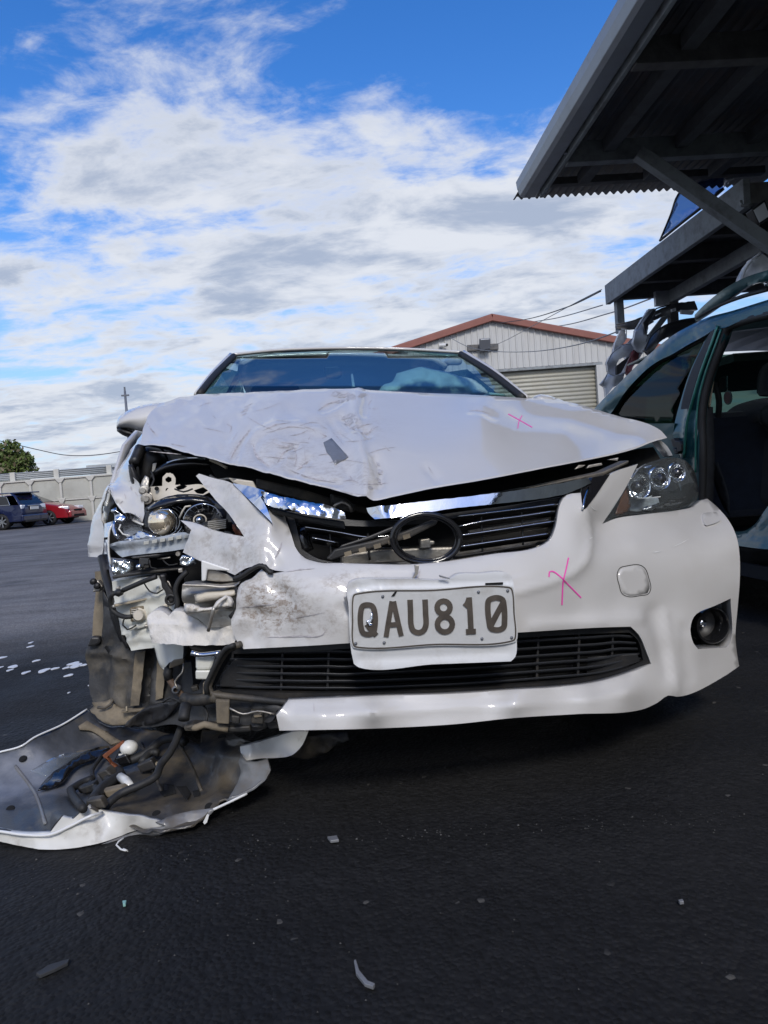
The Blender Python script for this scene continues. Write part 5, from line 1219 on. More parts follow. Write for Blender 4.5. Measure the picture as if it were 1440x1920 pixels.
# ---------------------------------------------------------------- chrome
panel('chrome_strip', CAR, [(687,952,.128),(770,943,.126),(900,928,.130),(972,919,.137),(1040,908,.178),(1102,896,.238),(1110,905,.235),(1064,925,.196),(965,941,.130),(850,953,.119),(760,968,.117),(703,973,.119),(694,966,.124)], M['chrome'], car, step=8, solid=.003, lip=.02,
      dents=crease([([(690,955),(700,968)], 6, .006), ([(712,950),(722,968)], 5, -.005), ([(735,948),(728,966)], 5, .004)]), rough=.5)
panel('chrome_corner', CAR, [(1105,896,.25),(1144,889,.275),(1098,953,.17),(1093,957,.165),(1088,938,.19),(1092,915,.23)], M['gloss_black'], car, step=8, solid=.003, lip=.01)  # chrome piece in gloss black: its dark reflection is put into the colour
hose('chrome_edge', CAR, [(1104,915,.21),(1098,930,.185),(1093,955,.16)], .003, M['chrome'], car)
panel('chrome_strip', CAR, [(489,920,.15),(520,929,.14),(575,939,.125),(625,951,.115),(646,962,.115),(648,974,.115),(612,970,.11),(575,963,.11),(530,953,.12),(503,947,.135),(492,938,.145)], M['chrome_crushed'], car, step=6, solid=.003, lip=.02,
      dents=lumps(.010, 16, 2.2), rough=.6)
panel('chrome_corner', CAR, [(436,906,.215),(470,912,.18),(496,920,.15),(489,933,.145),(497,946,.135),(504,962,.125),(511,981,.115),(486,956,.135),(460,930,.175)], M['bluechrome'], car, step=8, solid=.003, lip=.006)
block('grille_upper_lip', CAR, [(500,950),(575,968),(646,978),(648,992),(575,978),(510,962)], .15, .19, M['blackp'], car, bevel=.003)
block('bonnet_latch', CAR, [(620,925),(648,933),(668,950),(664,962),(640,958),(622,945)], .22, .28, M['blackdusty'], car, bevel=.006)
hose('latch_rim', CAR, [(626,950,.2),(640,942,.2),(655,948,.2),(660,960,.2)], .004, M['alloy'], car)
block('slam_panel', CAR, [(480,897),(560,915),(640,940),(720,958),(860,936),(1000,912),(1130,884),(1180,862),(1180,868),(1130,893),(1000,922),(860,947),(720,970),(620,952),(480,915)], .34, .40, M['blackdusty'], car, bevel=.006)
block('cream_bracket', CAR, [(436,903),(443,898),(474,902),(482,918),(450,912)], .3, .33, M['cream'], car, bevel=.003)
for pts in ([(1078,880),(1092,876),(1098,872),(1086,872)], [(1105,872),(1128,868),(1130,872),(1100,878)], [(1140,862),(1160,858),(1158,864)]):
    block('slam_panel_clip', CAR, pts, .40, .41, M['alloy'], car, bevel=.001)

# ---------------------------------------------------------------- lower grille
LT = [(447,1210),(560,1213),(653,1208),(850,1196),(1003,1186),(1117,1180),(1182,1178),(1205,1195)]
LB = [(392,1300),(470,1308),(600,1310),(850,1301),(945,1295),(1117,1280),(1175,1264),(1218,1246)]
def lv(x): return .05 + .10 * (abs(x - 800) / 410.0) ** 2.4
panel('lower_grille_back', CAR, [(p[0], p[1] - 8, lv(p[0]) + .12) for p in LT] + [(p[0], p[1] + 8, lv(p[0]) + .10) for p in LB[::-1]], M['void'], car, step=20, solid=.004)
lg = panel('lower_grille', CAR, [(p[0], p[1] - 3, lv(p[0]) + .015) for p in LT] + [(p[0] + 3, p[1] + 4, lv(p[0]) + .01) for p in LB[::-1]], M['blackp'], car,
    holes=[[(436,1226),(560,1222),(653,1216),(850,1204),(1003,1194),(1117,1188),(1180,1186),(1196,1200),(1206,1238),(1170,1256),(1110,1271),(945,1286),(850,1292),(600,1300),(470,1297),(402,1292),(404,1272)]], step=10, solid=.003, lip=.01, holelip=.03)
def edge_at(E, x):
    xs = [p[0] for p in E]; return np.interp(x, xs, [p[1] for p in E])
for t in (.14, .28, .42, .56, .70, .83, .94):
    x0 = 440 - 46 * t; x1 = 1190 + 22 * t
    xs = np.linspace(x0 + 4, x1 - 3, 22)
    bow = lambda x: -3.5 * math.sin((x - x0) / (x1 - x0) * 9) * (x < 640)
    up = [(x, edge_at(LT, x) * (1 - t) + edge_at(LB, x) * t + bow(x), lv(x) + .022) for x in xs]
    lo = [(x, y + 7, v_ + .03) for x, y, v_ in up][::-1]
    panel('grille_slat', CAR, up + lo, M['grilleblack'], lg, step=9, solid=.003)
for x in (437, 530, 617, 1010, 1087, 1150):
    a = edge_at(LT, x) + 3; b = edge_at(LB, x) - 3
    block('grille_rib', CAR, [(x - 2, a), (x + 2, a), (x - 1, b), (x - 6, b)], lv(x) + .035, lv(x) + .065, M['blackp'], lg, bevel=.001)
block('grille_cover', CAR, [(440,1236),(525,1232),(525,1290),(412,1288),(415,1265)], .145, .15, M['blackp'], lg, bevel=.002)
block('grille_cover', CAR, [(1102,1232),(1196,1226),(1200,1240),(1170,1252),(1100,1266)], .15, .155, M['blackp'], lg, bevel=.002)
hose('grille_edge', CAR, zB([(1085,568,.07),(1010,598,.085),(960,660,.1),(905,760,.105),(870,860,.105),(885,900,.105),(960,915,.1),(1100,930,.085),(1440,965,.05)]), .008, M['blackdusty'], lg)
hose('grille_edge', CAR, zB([(1040,575,.06),(985,600,.075),(940,660,.085),(880,780,.09),(850,860,.095),(860,905,.095)]), .006, M['rubber'], lg)

# ---------------------------------------------------------------- number plate
plv = lambda q: np.full(len(q), -.036)
sur = panel('plate_surround', CAR, zJ([(118,160,-.022),(135,125,-.02),(180,103,-.018),(380,97,-.02),(560,96,-.02),(850,96,-.02),(900,66,-.02),(1060,58,-.02),(1240,50,-.02),(1280,70,-.02),(1296,110,-.022),(1308,300,-.026),(1322,520,-.028),(1312,650,-.028),(1280,682,-.028),(740,703,-.028),(200,725,-.028),(165,700,-.028),(145,600,-.028),(128,300,-.024)]),
    M['surround'], car, step=7, solid=.003, lip=.026, dents=crease([([(660,1104),(700,1096),(760,1094),(955,1090)], 4, .004), ([(668,1098),(672,1108)], 4, .006), ([(710,1092),(716,1104)], 4, .005), ([(676,1236),(820,1230),(950,1222)], 9, .004)]))
for (a, b, c_, d_) in ((1100,126,1225,138),):
    block('slot', CAR, zJ([(a,b),(c_,b-6),(c_,d_-2),(a,d_+6)]), -.0255, -.0235, M['void'], sur, bevel=0)
block('surround_shard', CAR, zJ([(770,68),(850,92),(845,98),(775,84)]), -.033, -.029, M['tape'], sur, bevel=.001)
block('surround_shard', CAR, zJ([(92,226),(112,220),(135,320),(122,330)]), -.01, -.006, M['tape'], sur, bevel=.001)
num = panel('number_plate', CAR, zJ([(148,225),(158,203),(185,193),(720,168),(1262,146),(1290,152),(1302,175),(1314,340),(1326,520),(1318,540),(1295,550),(740,572),(190,592),(160,584),(148,560),(146,400)]), M['plate'], car, ctrl=[(800,1150,-.034),(665,1160,-.034),(965,1150,-.034)], step=8, solid=.0015, lip=.004)
plv = lambda q: np.full(len(q), -.034)
strokes('plate_border', CAR, [zJ([(158,240),(166,212),(195,202),(720,178),(1256,156),(1282,164),(1292,190),(1303,340),(1313,505),(1306,528),(1285,538),(740,562),(195,582),(168,574),(158,548),(156,400),(158,240)])], 2.6, plv, M['plate_ink'], num, lift=.0012, t=.0012)
def ell(cx, cy, rx, ry, n=20): return [(cx + rx * math.cos(2 * math.pi * k / n), cy + ry * math.sin(2 * math.pi * k / n)) for k in range(n)] + [(cx + rx, cy)]
chars = {'Q': [[(216,320),(228,290),(262,281),(295,290),(310,320),(312,450),(302,480),(268,492),(232,482),(218,450),(216,320)], [(258,418),(284,455),(325,500)]],
    'A': [[(394,510),(408,420),(436,256)], [(502,502),(478,400),(447,256)], [(412,424),(482,420)]],
    'U': [[(564,245),(568,340),(573,430),(588,465),(625,479),(660,464),(676,430),(675,340),(671,243)]],
    '8': [ell(803, 300, 46, 46), ell(812, 420, 53, 54)],
    '1': [[(984,228),(992,350),(998,470)], [(962,473),(1032,470)], [(982,245),(970,275),(954,294)]],
    '0': [[(1117,290),(1124,250),(1150,235),(1190,231),(1222,245),(1231,280),(1236,400),(1230,440),(1205,456),(1165,458),(1137,446),(1128,410),(1117,290)], [(1138,432),(1180,350),(1224,270)]]}
for ch, lines in chars.items():
    strokes('plate_character', CAR, [zJ(l) for l in lines], 10.3 if ch not in 'A' else 9.4, plv, M['plate_ink'], num, lift=.003, t=.003)
for x, y in ((370,222),(1050,190),(178,556),(380,550),(1075,522),(1286,514),(1258,180)):
    p = CAR.P(620 + x / 3.789, 1060 + y / 3.789, -.035); MB().lathe([(.0, -.0022), (.0030, -.002), (.0036, 0)], p, (0, 1, 0), 10).build('screw', M['steelpole'], num, smooth=True)
block('plate_tear', CAR, zJ([(455,188),(472,186),(452,220),(430,222)]), -.0362, -.0352, M['void'], num, bevel=0)
panel('torn_film', CAR, zJ([(290,330,-.0395),(300,345,-.041),(298,420,-.041),(270,430,-.041),(250,395,-.0395),(275,385,-.040)]), M['reflector'], num, step=4, solid=.0004, dents=lumps(.002, 8, 1.0))

# ---------------------------------------------------------------- good headlamp
lamp = panel('headlamp', CAR, [(1131,981,.29),(1178,911,.40),(1198,880,.44),(1236,862,.56),(1271,859,.66),(1291,869,.72),(1304,889,.74),(1308,933,.70),(1302,944,.66),(1280,953,.56),(1236,962,.48),(1180,966,.40),(1153,971,.34)], M['lamphousing'], car, step=10, solid=.003)
cell = zK
def dish(px, py, r, v, dep, mat='chrome', n=28, axis=(0, -1, 0), name='reflector_bowl', par=lamp):
    p = CAR.P(px, py, v); return MB().lathe([(r * 1.04, -.004), (r, .004), (r * .93, .002), (r * .82, -dep * .45), (r * .55, -dep * .85), (0, -dep)], p, axis, n).build(name, M['reflector'], par, smooth=True, angle=25)
AX = (.12, -1, .12)
dish(1197, 912, .036, .37, .03, axis=AX); dish(1236, 897, .034, .43, .03, axis=AX); dish(1268, 886, .029, .52, .025, axis=AX)
for x, y, r, v in ((1237, 899, .019, .425), (1269, 887, .016, .515), (1195, 914, .019, .362)):
    MB().sphere(CAR.P(x, y, v), r, 24, 14).build('projector_lens', M['darkball'], lamp, smooth=True)
for x, y, r, v in ((1236, 897, .0335, .425), (1268, 886, .0285, .515), (1198, 911, .0355, .365)):
    MB().tube([CAR.P(x, y, v) + np.array([r * math.cos(a), .28 * r * math.cos(a), r * math.sin(a)]) for a in np.linspace(0, 2 * math.pi, 33)[:-1]], .0026, 6, close=True).build('lens_rim', M['chrome'], lamp, smooth=True)
for x, y, r, v in ((1237, 898, .026, .41), (1269, 887, .022, .50)):
    for a0, a1, k in ((.2, 1.3, 1.0), (3.4, 4.9, 1.0), (5.0, 5.9, .75)):
        MB().tube([CAR.P(x, y, v) + np.array([r * k * math.cos(a), 0, r * k * math.sin(a)]) for a in np.linspace(a0, a1, 12)], [.0008] + [.0028] * 10 + [.0008], 6).build('lens_glint', M['chrome'], lamp, smooth=True)
block('lens_bar', CAR, cell([(648,424),(722,420),(724,428),(648,434)]), .395, .40, M['chrome'], lamp, bevel=.001)
panel('reflector_plate', CAR, cell([(450,545,.352),(530,520,.355),(535,585,.352),(455,592,.348)]), M['reflector'], lamp, step=4, solid=.002, dents=lumps(.006, 8, 2))
panel('reflector_plate', CAR, cell([(560,690,.385),(800,610,.43),(930,590,.50),(900,640,.49),(700,690,.40),(560,712,.385)]), M['darkchrome'], lamp, step=5, solid=.002, dents=lumps(.008, 9, 6))
block('light_strip', CAR, cell([(458,597),(560,600),(610,596),(640,582),(644,586),(620,597),(715,588),(716,594),(600,606),(460,605)]), .36, .365, M['white_clean'], lamp, bevel=.0005)
block('inner_bezel', CAR, cell([(455,606),(700,600),(720,690),(520,720),(452,715)]), .40, .42, M['drl'], lamp, bevel=.004)
panel('side_marker', CAR, cell([(420,520,.36),(455,560,.365),(455,700,.35),(400,735,.33),(330,740,.315),(375,620,.335)]), M['amber'], lamp, step=5, solid=.002, dents=lumps(.004, 7, 4))
block('lamp_glint', CAR, cell([(860,470),(880,480),(892,540),(880,545)]), .5, .505, M['chrome'], lamp, bevel=.001)
block('lamp_glint', CAR, cell([(570,340),(640,322),(632,345),(580,352)]), .45, .455, M['chrome'], lamp, bevel=.001)
panel('lens_cover', CAR, [(1129,983,.235),(1152,946,.27),(1178,911,.325),(1199,878,.375),(1215,868,.42),(1240,861,.50),(1271,858,.59),(1291,868,.65),(1304,889,.68),(1309,933,.62),(1303,944,.575),(1281,953,.47),(1236,962,.385),(1180,966,.30),(1153,971,.265)], M['lens'], lamp, [(1235,905,.39),(1275,910,.49),(1195,930,.315)], step=8, solid=.003, lip=.02)
panel('front_fender', CAR, zH([(455,1103,.82),(480,1115,.80),(515,1150,.76),(545,1195,.72),(535,1200,.74),(505,1165,.78),(470,1125,.83)]), M['white_clean'], car, step=5, solid=.004, lip=.05)

# ---------------------------------------------------------------- windscreen, pillars, roof and cabin
wsO = [(376,739,1.27),(402,705,1.52),(440,668,1.86),(520,660,1.92),(650,655,1.955),(760,657,1.93),(862,664,1.86),(920,700,1.52),(978,746,1.25),(880,741,1.22),(650,732,1.20),(500,736,1.21)]
panel('windscreen', CAR, wsO, M['windscreen'], car, [(650,690,1.62),(520,695,1.58),(780,695,1.58)], step=14, solid=.004)
hose('windscreen_seal', CAR, [(374,739,1.27),(402,704,1.52),(438,668,1.86)], .014, M['rubber'], car); hose('windscreen_seal', CAR, [(864,664,1.86),(920,699,1.52),(981,747,1.25)], .015, M['rubber'], car)
hose('windscreen_seal', CAR, [(438,667,1.86),(520,659,1.92),(650,655.5,1.955),(760,657,1.93),(864,663,1.86)], .0025, M['rubber'], car)
hose('header_edge', CAR, [(436,665,1.87),(520,656.5,1.93),(650,652.5,1.965),(760,654.5,1.94),(866,660.5,1.87)], .007, M['white'], car)
hose('screen_pillar', CAR, [(369,740,1.30),(397,703,1.55),(432,666,1.88)], .012, M['white'], car); hose('screen_pillar', CAR, [(870,661,1.88),(926,697,1.55),(988,747,1.28)], .012, M['white'], car)
panel('roof_header', CAR, [(432,667,1.90),(520,657,1.955),(650,652.5,1.985),(760,654.5,1.965),(868,662,1.89),(863,665,1.87),(760,658,1.94),(650,656.5,1.962),(520,661,1.93),(438,669,1.87)], M['white'], car, step=8, solid=.004)
def ccar(u, v, z): return (u, v, z + .045 - .065 * u)      # the car leans with the yard
def body():
    # roof from the screen rearwards
    rows = []
    for v, w, z in ((2.05, .50, 1.33), (2.14, .53, 1.345), (2.5, .56, 1.35), (3.1, .56, 1.33), (3.6, .55, 1.28), (3.75, .53, 1.25)):
        rows.append([ccar(w * k / 8, v, z + .025 * (1 - (k / 8) ** 2) - (0.03 if abs(k) == 8 else 0)) for k in range(-8, 9)])
    MB().grid(rows).build('roof', M['white'], car, smooth=True, solid=.02)
    # tail glass and tail
    MB().add([ccar(-.53, 3.76, 1.26), ccar(.53, 3.76, 1.26), ccar(.66, 4.15, .95), ccar(-.66, 4.15, .95)], [(0, 1, 2, 3)]).build('rear_window', M['windscreen'], car, solid=.004)
    for s in (-1, 1):
        # body side: a curved skin from sill to belt line with wheel arches
        def wid(v, z): return (.865 - .10 * max(0, (v - 3.4) / .8) ** 2 - .05 * max(0, (z - .6) / .35) ** 2 - .04 * max(0, (.45 - z) / .3)) * s
        O = [(1.25, .28), (3.12, .28)]
        for k in range(13): a = math.pi * (1 - k / 12); O.append((3.46 + .335 * math.cos(a), .31 + .335 * math.sin(a) * 1.02))
        O += [(4.2, .32), (4.24, .60), (4.2, .93), (3.0, .93), (1.9, .90), (1.3, .905), (1.08, .90), (.92, .84), (.80, .72)]
        for k in range(13):
            a = math.pi * (1 - k / 12); O.append((.95 - .335 * math.cos(math.pi - a) * -1 if False else .95 + .335 * math.cos(a), .31 + .335 * math.sin(a))) if False else None
        O += [(.66, .60), (.70, .56)] + [(.95 + .335 * math.cos(a), .31 + .335 * math.sin(a)) for a in np.linspace(math.pi * .78, 0.05, 10)]
        O = [np.array(p) for p in O]; n = len(O)
        G = [np.array((v, z)) for v in np.arange(.7, 4.2, .12) for z in np.arange(.3, .93, .08)]; G = np.array(G); On = np.array(O); G = G[inside(G, On) & (dist_poly(G, On) > .03)]
        r = delaunay_2d_cdt([Vector(p) for p in list(On) + list(G)], [(i, (i + 1) % n) for i in range(n)], [], 0, 1e-5)
        V = np.array([tuple(p) for p in r[0]]); F = [f for f in r[2] if inside(V[list(f)].mean(0)[None], On)[0]]
        if s == 1: V = V + 0
        MB().add([ccar(wid(v, z), v, z) for v, z in V], F).build('body_side', M['white'], car, smooth=True, solid=.01)
        # side windows and rails
        gl = [(1.50, .92), (2.0, 1.27), (2.6, 1.34), (3.2, 1.30), (3.6, 1.18), (3.75, .95), (3.0, .93)]
        def gw(z): return (.80 - .25 * max(0, z - .92) / .42) * s
        MB().add([ccar(gw(z), v, z) for v, z in gl], [tuple(range(len(gl)))]).build('side_window', M['sideglass'], car, solid=.004)
        rail = [(2.0, 1.31), (2.15, 1.335), (2.6, 1.355), (3.2, 1.33), (3.7, 1.23), (4.0, 1.05), (4.15, .95)]
        MB().tube([ccar(gw(min(z, 1.34)) * .97, v, z) for v, z in rail], .022, 8).build('roof_rail', M['white'], car, smooth=True)
        for v in (2.62,):
            MB().beam(ccar(gw(.93), v, .93), ccar(gw(1.34), v, 1.34), .02, .10, up=(0, 1, 0)).build('door_pillar', M['gloss_black'], car)
        # wheels
        for v in (.97, 3.46):
            w = empty('wheel', ccar(s * .77, v, .0)); w.parent = car; w.location = (s * .74, v, .315)
            MB().lathe([(.20, -.09), (.29, -.10), (.312, -.07), (.315, 0), (.312, .07), (.29, .10), (.20, .09)], (0, 0, 0), (1, 0, 0), 36).build('tyre', M['tyre'], w, smooth=True)
            rm = MB(); rm.lathe([(.205, -.08), (.205, .08), (.19, .085), (.18, .05), (.06, .06), (0, .06)], (0, 0, 0), (s, 0, 0), 30)
            for k in range(10):
                a = 2 * math.pi * k / 10; rm.beam((s * .07, 0, 0), (s * .075, .19 * math.cos(a), .19 * math.sin(a)), .03, .018, up=(1, 0, 0))
            rm.build('rim', M['silver'], w)
    tail = MB(); tail.grid([[ccar(.74 * k / 6, 4.22 - .10 * (abs(k) / 6) ** 2 + dv_, z) for k in range(-6, 7)] for z, dv_ in ((.28, -.04), (.45, .06), (.62, .07), (.80, .02), (.95, -.06))])
    tail.build('tailgate', M['white'], car, smooth=True, solid=.01)
    MB().box2((-.66, 1.0, .20), (.66, 4.1, .27)).build('underbody', M['void'], car)
    MB().box2((-.60, .42, .22), (.60, 1.15, .62)).build('engine_block', M['void'], car)
    MB().add([ccar(-.70, .72, .66), ccar(.72, .72, .66), ccar(.70, 1.25, .86), ccar(-.70, 1.25, .86)], [(0, 1, 2, 3)]).build('inner_wing_tray', M['void'], car, solid=.02)
    MB().add([ccar(-.74, 1.24, .25), ccar(.74, 1.24, .25), ccar(.72, 1.24, .92), ccar(-.72, 1.24, .92)], [(0, 1, 2, 3)]).build('bulkhead', M['void'], car, solid=.02)
    # cabin
    MB().grid([[ccar(u, v, z + .02 * math.cos(u * 3)) for u in np.linspace(-.68, .68, 9)] for v, z in ((1.26, .90), (1.5, .95), (1.75, .96), (1.82, .90), (1.84, .6))]).build('dashboard', M['trimgrey'], car, smooth=True, solid=.02)
    for u in (-.36, .36):
        MB().box(ccar(u, 2.35, .78), (.48, .14, .62), Matrix.Rotation(R(-14), 3, 'X')).build('seat_back', M['trimgrey'], car, bevel=.05)
        MB().box(ccar(u, 2.44, 1.17), (.26, .09, .17)).build('headrest', M['trimgrey'], car, bevel=.035)
        MB().box(ccar(u, 2.1, .47), (.48, .5, .14)).build('seat_cushion', M['trimgrey'], car, bevel=.04)
    MB().box(ccar(0, 3.3, .72), (1.15, .14, .6), Matrix.Rotation(R(-18), 3, 'X')).build('rear_seat', M['trimgrey'], car, bevel=.05)
    MB().box2((-.72, 1.3, .28), (.72, 4.0, .32)).build('cabin_floor', M['trimgrey'], car)
    MB().tube([ccar(-.36 + .18 * math.cos(a), 1.86 + .05 * math.sin(a), .93 + .17 * math.sin(a)) for a in np.linspace(0, 2 * math.pi, 25)[:-1]], .014, 8, close=True).build('steering_wheel', M['blackp'], car, smooth=True)
body()
block('interior_mirror', CAR, [(608,688),(634,686),(641,691),(641,705),(634,710),(610,709)], 1.80, 1.82, M['blackp'], car, bevel=.006)
hose('toll_tag_stem', CAR, [(660,703,1.58),(663,725,1.4)], .006, M['bulbwhite'], car); 
airb = [(706,741),(718,722),(735,716),(744,700),(765,694),(790,688),(812,692),(838,697),(862,705),(890,712),(908,722),(922,736),(924,746),(800,746)]
pod('airbag', CAR, airb, 1.98, .16, M['airbag'], car, dv=lumps(.07, 42, 6.1), step=6)
block('parcel_pad', CAR, zG([(398,372),(470,380),(480,392),(402,386)]), 1.40, 1.5, M['airbag'], car, bevel=.01)

# ---------------------------------------------------------------- door mirrors
mir = pod('door_mirror', CAR, zL([(1048,474),(1056,420),(1088,376),(1150,335),(1220,305),(1330,278),(1440,262),(1500,262),(1500,470),(1400,520),(1262,534),(1150,500),(1060,484)]), 1.62, .075, M['white'], car, R_=26, step=5)
pod('mirror_underside', CAR, zL([(1048,480),(1080,484),(1150,498),(1262,530),(1400,520),(1380,575),(1250,588),(1170,580),(1100,555),(1052,520)]), 1.635, .06, M['blackp'], mir, R_=16, step=5)
mir2 = pod('door_mirror', CAR, zG([(602,400),(608,388),(630,382),(660,385),(700,398),(745,418),(760,440),(660,440),(605,410)]), 1.62, .07, M['white'], car, R_=16, step=4)
# ================================================================ torn front corner of the car (viewer's left)
fend = panel('front_fender', CAR, [(266,812,.80),(242,850,.80),(206,908,.78),(181,956,.74),(170,1000,.71),(167,1044,.70),(193,1045,.64),(194,990,.64),(194,942,.65),(205,917,.66),(222,947,.60),(250,975,.54),(268,984,.50),(271,955,.52),(262,911,.58),(244,883,.64),(247,864,.68),(266,832,.72)],
    M['white'], car, step=7, solid=.003, lip=.012, dents=lumps(.008, 34, 2.7))
fd = surf(CAR, fend)
marks('scratches', CAR, [(zA([(330,370),(350,360),(366,372)]),3), (zA([(340,400),(350,430)]),2.5), (zA([(265,520),(290,500)]),2), (zA([(370,440),(390,470)]),2), (zA([(300,450),(310,490)]),2)], fd, M['scratch'], fend)
hose('fender_edge', CAR, zA([(205,432,.655),(260,532,.595),(360,634,.535),(428,662,.495)]), .003, M['white_clean'], fend)
# behind it: dark inner wing, hinge arm, brackets
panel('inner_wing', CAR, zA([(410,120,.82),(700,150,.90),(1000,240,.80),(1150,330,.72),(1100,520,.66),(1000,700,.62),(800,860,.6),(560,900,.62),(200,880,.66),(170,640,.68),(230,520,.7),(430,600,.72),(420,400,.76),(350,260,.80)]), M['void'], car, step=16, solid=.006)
hose('wing_duct', CAR, zA([(410,140,.70),(385,200,.68),(362,250,.66)]), .016, M['blackp'], car)
pod('wing_seal', CAR, zA([(325,258),(350,250),(390,320),(412,395),(380,410),(350,385),(332,320)]), .62, .015, M['blackp'], car, R_=8, step=4)
pod('washer_jug', CAR, zA([(400,150),(460,135),(540,150),(580,210),(560,260),(520,310),(500,380),(430,400),(390,330),(380,260)]), .74, .05, M['blackp'], car, R_=20, step=6)
block('label_tag', CAR, zA([(490,250),(518,243),(505,310),(482,312)]), .68, .685, M['alloy'], car, bevel=.001)
pod('black_cross_bar', CAR, zA([(540,262),(640,222),(760,208),(880,225),(930,255),(900,285),(720,290),(560,310),(470,350),(480,320)]), .62, .03, M['gloss_black'], car, R_=14, step=6)
block('white_wing_strip', CAR, zA([(560,150),(610,165),(660,190),(840,215),(700,215),(600,230),(585,190)]), .80, .81, M['scrapwhite'], car, bevel=.003)
hose('bonnet_stay', CAR, zA([(880,225,.5),(940,250,.47),(990,278,.44)]), .004, M['beige'], car)
# cream stamped brackets
cb = panel('headlamp_bracket', CAR, zA([(475,405,.56),(555,400,.55),(557,340,.55),(585,312,.55),(625,318,.545),(645,350,.54),(642,392,.54),(720,395,.53),(800,388,.51),(860,400,.49),(880,440,.48),(820,465,.49),(720,470,.51),(600,480,.53),(500,500,.56)]), M['cream'], car,
    holes=[zA([(575,352),(595,336),(618,345),(618,368),(596,378),(578,368)]), zA([(645,408),(690,392),(725,400),(700,420),(660,428)]), zA([(768,430),(830,408),(865,430),(830,455),(790,450)])], step=5, solid=.003, lip=.008, holelip=.006)
for x, y, r in ((518,418,.006), (593,428,.006)):
    p = CAR.P(150 + x / 3.6, 800 + y / 3.6, .545); MB().lathe([(0, -.003), (r, -.003), (r, .002)], p, (0, 1, 0), 12).build('bracket_hole', M['void'], cb)
mb = MB(); p = CAR.P(275, 935, .545); mb.lathe([(0, -.012), (.008, -.012), (.009, -.006), (.016, -.005), (.016, 0)], p, (0, 1, 0), 14); mb.build('mounting_bolt', M['alloy'], car, smooth=True, angle=40)
mb = MB(); p = CAR.P(269, 920, .555); mb.lathe([(0, -.010), (.007, -.010), (.008, -.005), (.013, -.004), (.013, 0)], p, (0, 1, 0), 14); mb.build('mounting_bolt', M['alloy'], car, smooth=True, angle=40)
panel('bolt_plate', CAR, zA([(405,405,.57),(440,330,.58),(465,345,.575),(470,420,.57),(510,480,.56),(500,500,.56),(460,450,.565),(480,510,.56),(440,545,.56),(420,480,.565)]), M['alloy'], car, step=5, solid=.002, dents=lumps(.004, 10, 1.5))

# ---------------------------------------------------------------- smashed headlamp
sl_root = panel('smashed_headlamp', CAR, zA([(440,545,.50),(560,480,.50),(700,455,.48),(860,470,.44),(960,520,.41),(1090,690,.37),(1090,740,.37),(900,760,.40),(720,730,.44),(640,760,.48),(440,760,.50),(420,680,.50)]), M['gloss_black'], car, step=9, solid=.004, dents=lumps(.006, 25, 7.2))
pod('lamp_shroud', CAR, zA([(440,560),(520,500),(660,470),(850,475),(950,530),(960,560),(850,540),(700,530),(560,570),(470,580)]), .44, .03, M['gloss_black'], sl_root, R_=12, step=5)
pp = CAR.P(303, 979, .42)
MB().sphere(pp, .036, 28, 18, (1, .75, 1)).build('projector_lens', M['ballchrome'], sl_root, smooth=True)
for r, x, y, v in ((.044, 311, 978, .43), (.040, 307, 979, .425), (.0475, 316, 977, .445)):
    MB().tube([CAR.P(x, y, v) + np.array([r * math.cos(a), .25 * r * math.cos(a), r * .93 * math.sin(a)]) for a in np.linspace(-1.9, 2.6, 30)], .0022, 6).build('projector_rim', M['chrome'], sl_root, smooth=True)
MB().lathe([(.046, 0), (.046, .05), (.03, .09)], CAR.P(310, 979, .43), (.1, 1, 0), 24).build('projector_body', M['gloss_black'], sl_root, smooth=True)
hose('projector_arch', CAR, zA([(520,575,.40),(555,562,.395),(600,560,.39),(635,590,.39),(655,640,.395),(645,700,.40)]), .0025, M['chrome'], sl_root, n=6)
# ribbed high-beam bowl
pb = CAR.P(382, 979, .40)
mb = MB(); mb.lathe([(.050, -.012), (.046, .0), (.040, .022), (.025, .040), (.0, .048)], pb, (.1, 1, -.12), 26); mb.build('reflector_bowl', M['darkchrome'], sl_root, smooth=True, angle=16)
for k in range(9):
    a = math.pi * (k + .5) / 9
    MB().tube([pb + np.array([.048 * math.cos(a), -.008, .046 * math.sin(a)]), pb + np.array([.03 * math.cos(a), .028, .028 * math.sin(a)]), pb + np.array([.008 * math.cos(a), .042, .008 * math.sin(a)])], .0011, 5).build('reflector_rib', M['chrome'], sl_root, smooth=True)
MB().tube([pb + np.array([.051 * math.cos(a), -.012, .049 * math.sin(a)]) for a in np.linspace(.1, 3.0, 24)], .0018, 6).build('bowl_rim', M['chrome'], sl_root, smooth=True)
hose('lamp_clip', CAR, zA([(672,618,.36),(690,575,.355),(712,540,.35),(748,535,.35)]), .0025, M['cream'], sl_root, n=6)
hose('lamp_clip', CAR, zA([(925,565,.35),(948,585,.345),(942,605,.345)]), .002, M['cream'], sl_root, n=6)
MB().lathe([(0, -.014), (.008, -.012), (.010, 0), (.010, .01)], CAR.P(375, 975, .365), (.1, 1, 0), 14).build('bulb', M['chrome'], sl_root, smooth=True)
MB().tube([CAR.P(375, 975, .362) + np.array([.016 * math.cos(a), 0, .014 * math.sin(a)]) for a in np.linspace(-.4, 3.6, 22)], .002, 6).build('bulb_cage', M['cream'], sl_root, smooth=True)
for k in range(5):
    block('heat_sink_fin', CAR, zA([(860,640 + k * 13),(985,625 + k * 13),(985,632 + k * 13),(865,648 + k * 13)]), .335, .37, M['alloy'], sl_root, bevel=0)
block('heat_sink', CAR, zA([(865,645),(915,615),(995,630),(985,695),(920,690)]), .345, .375, M['blackdusty'], sl_root, bevel=.002)
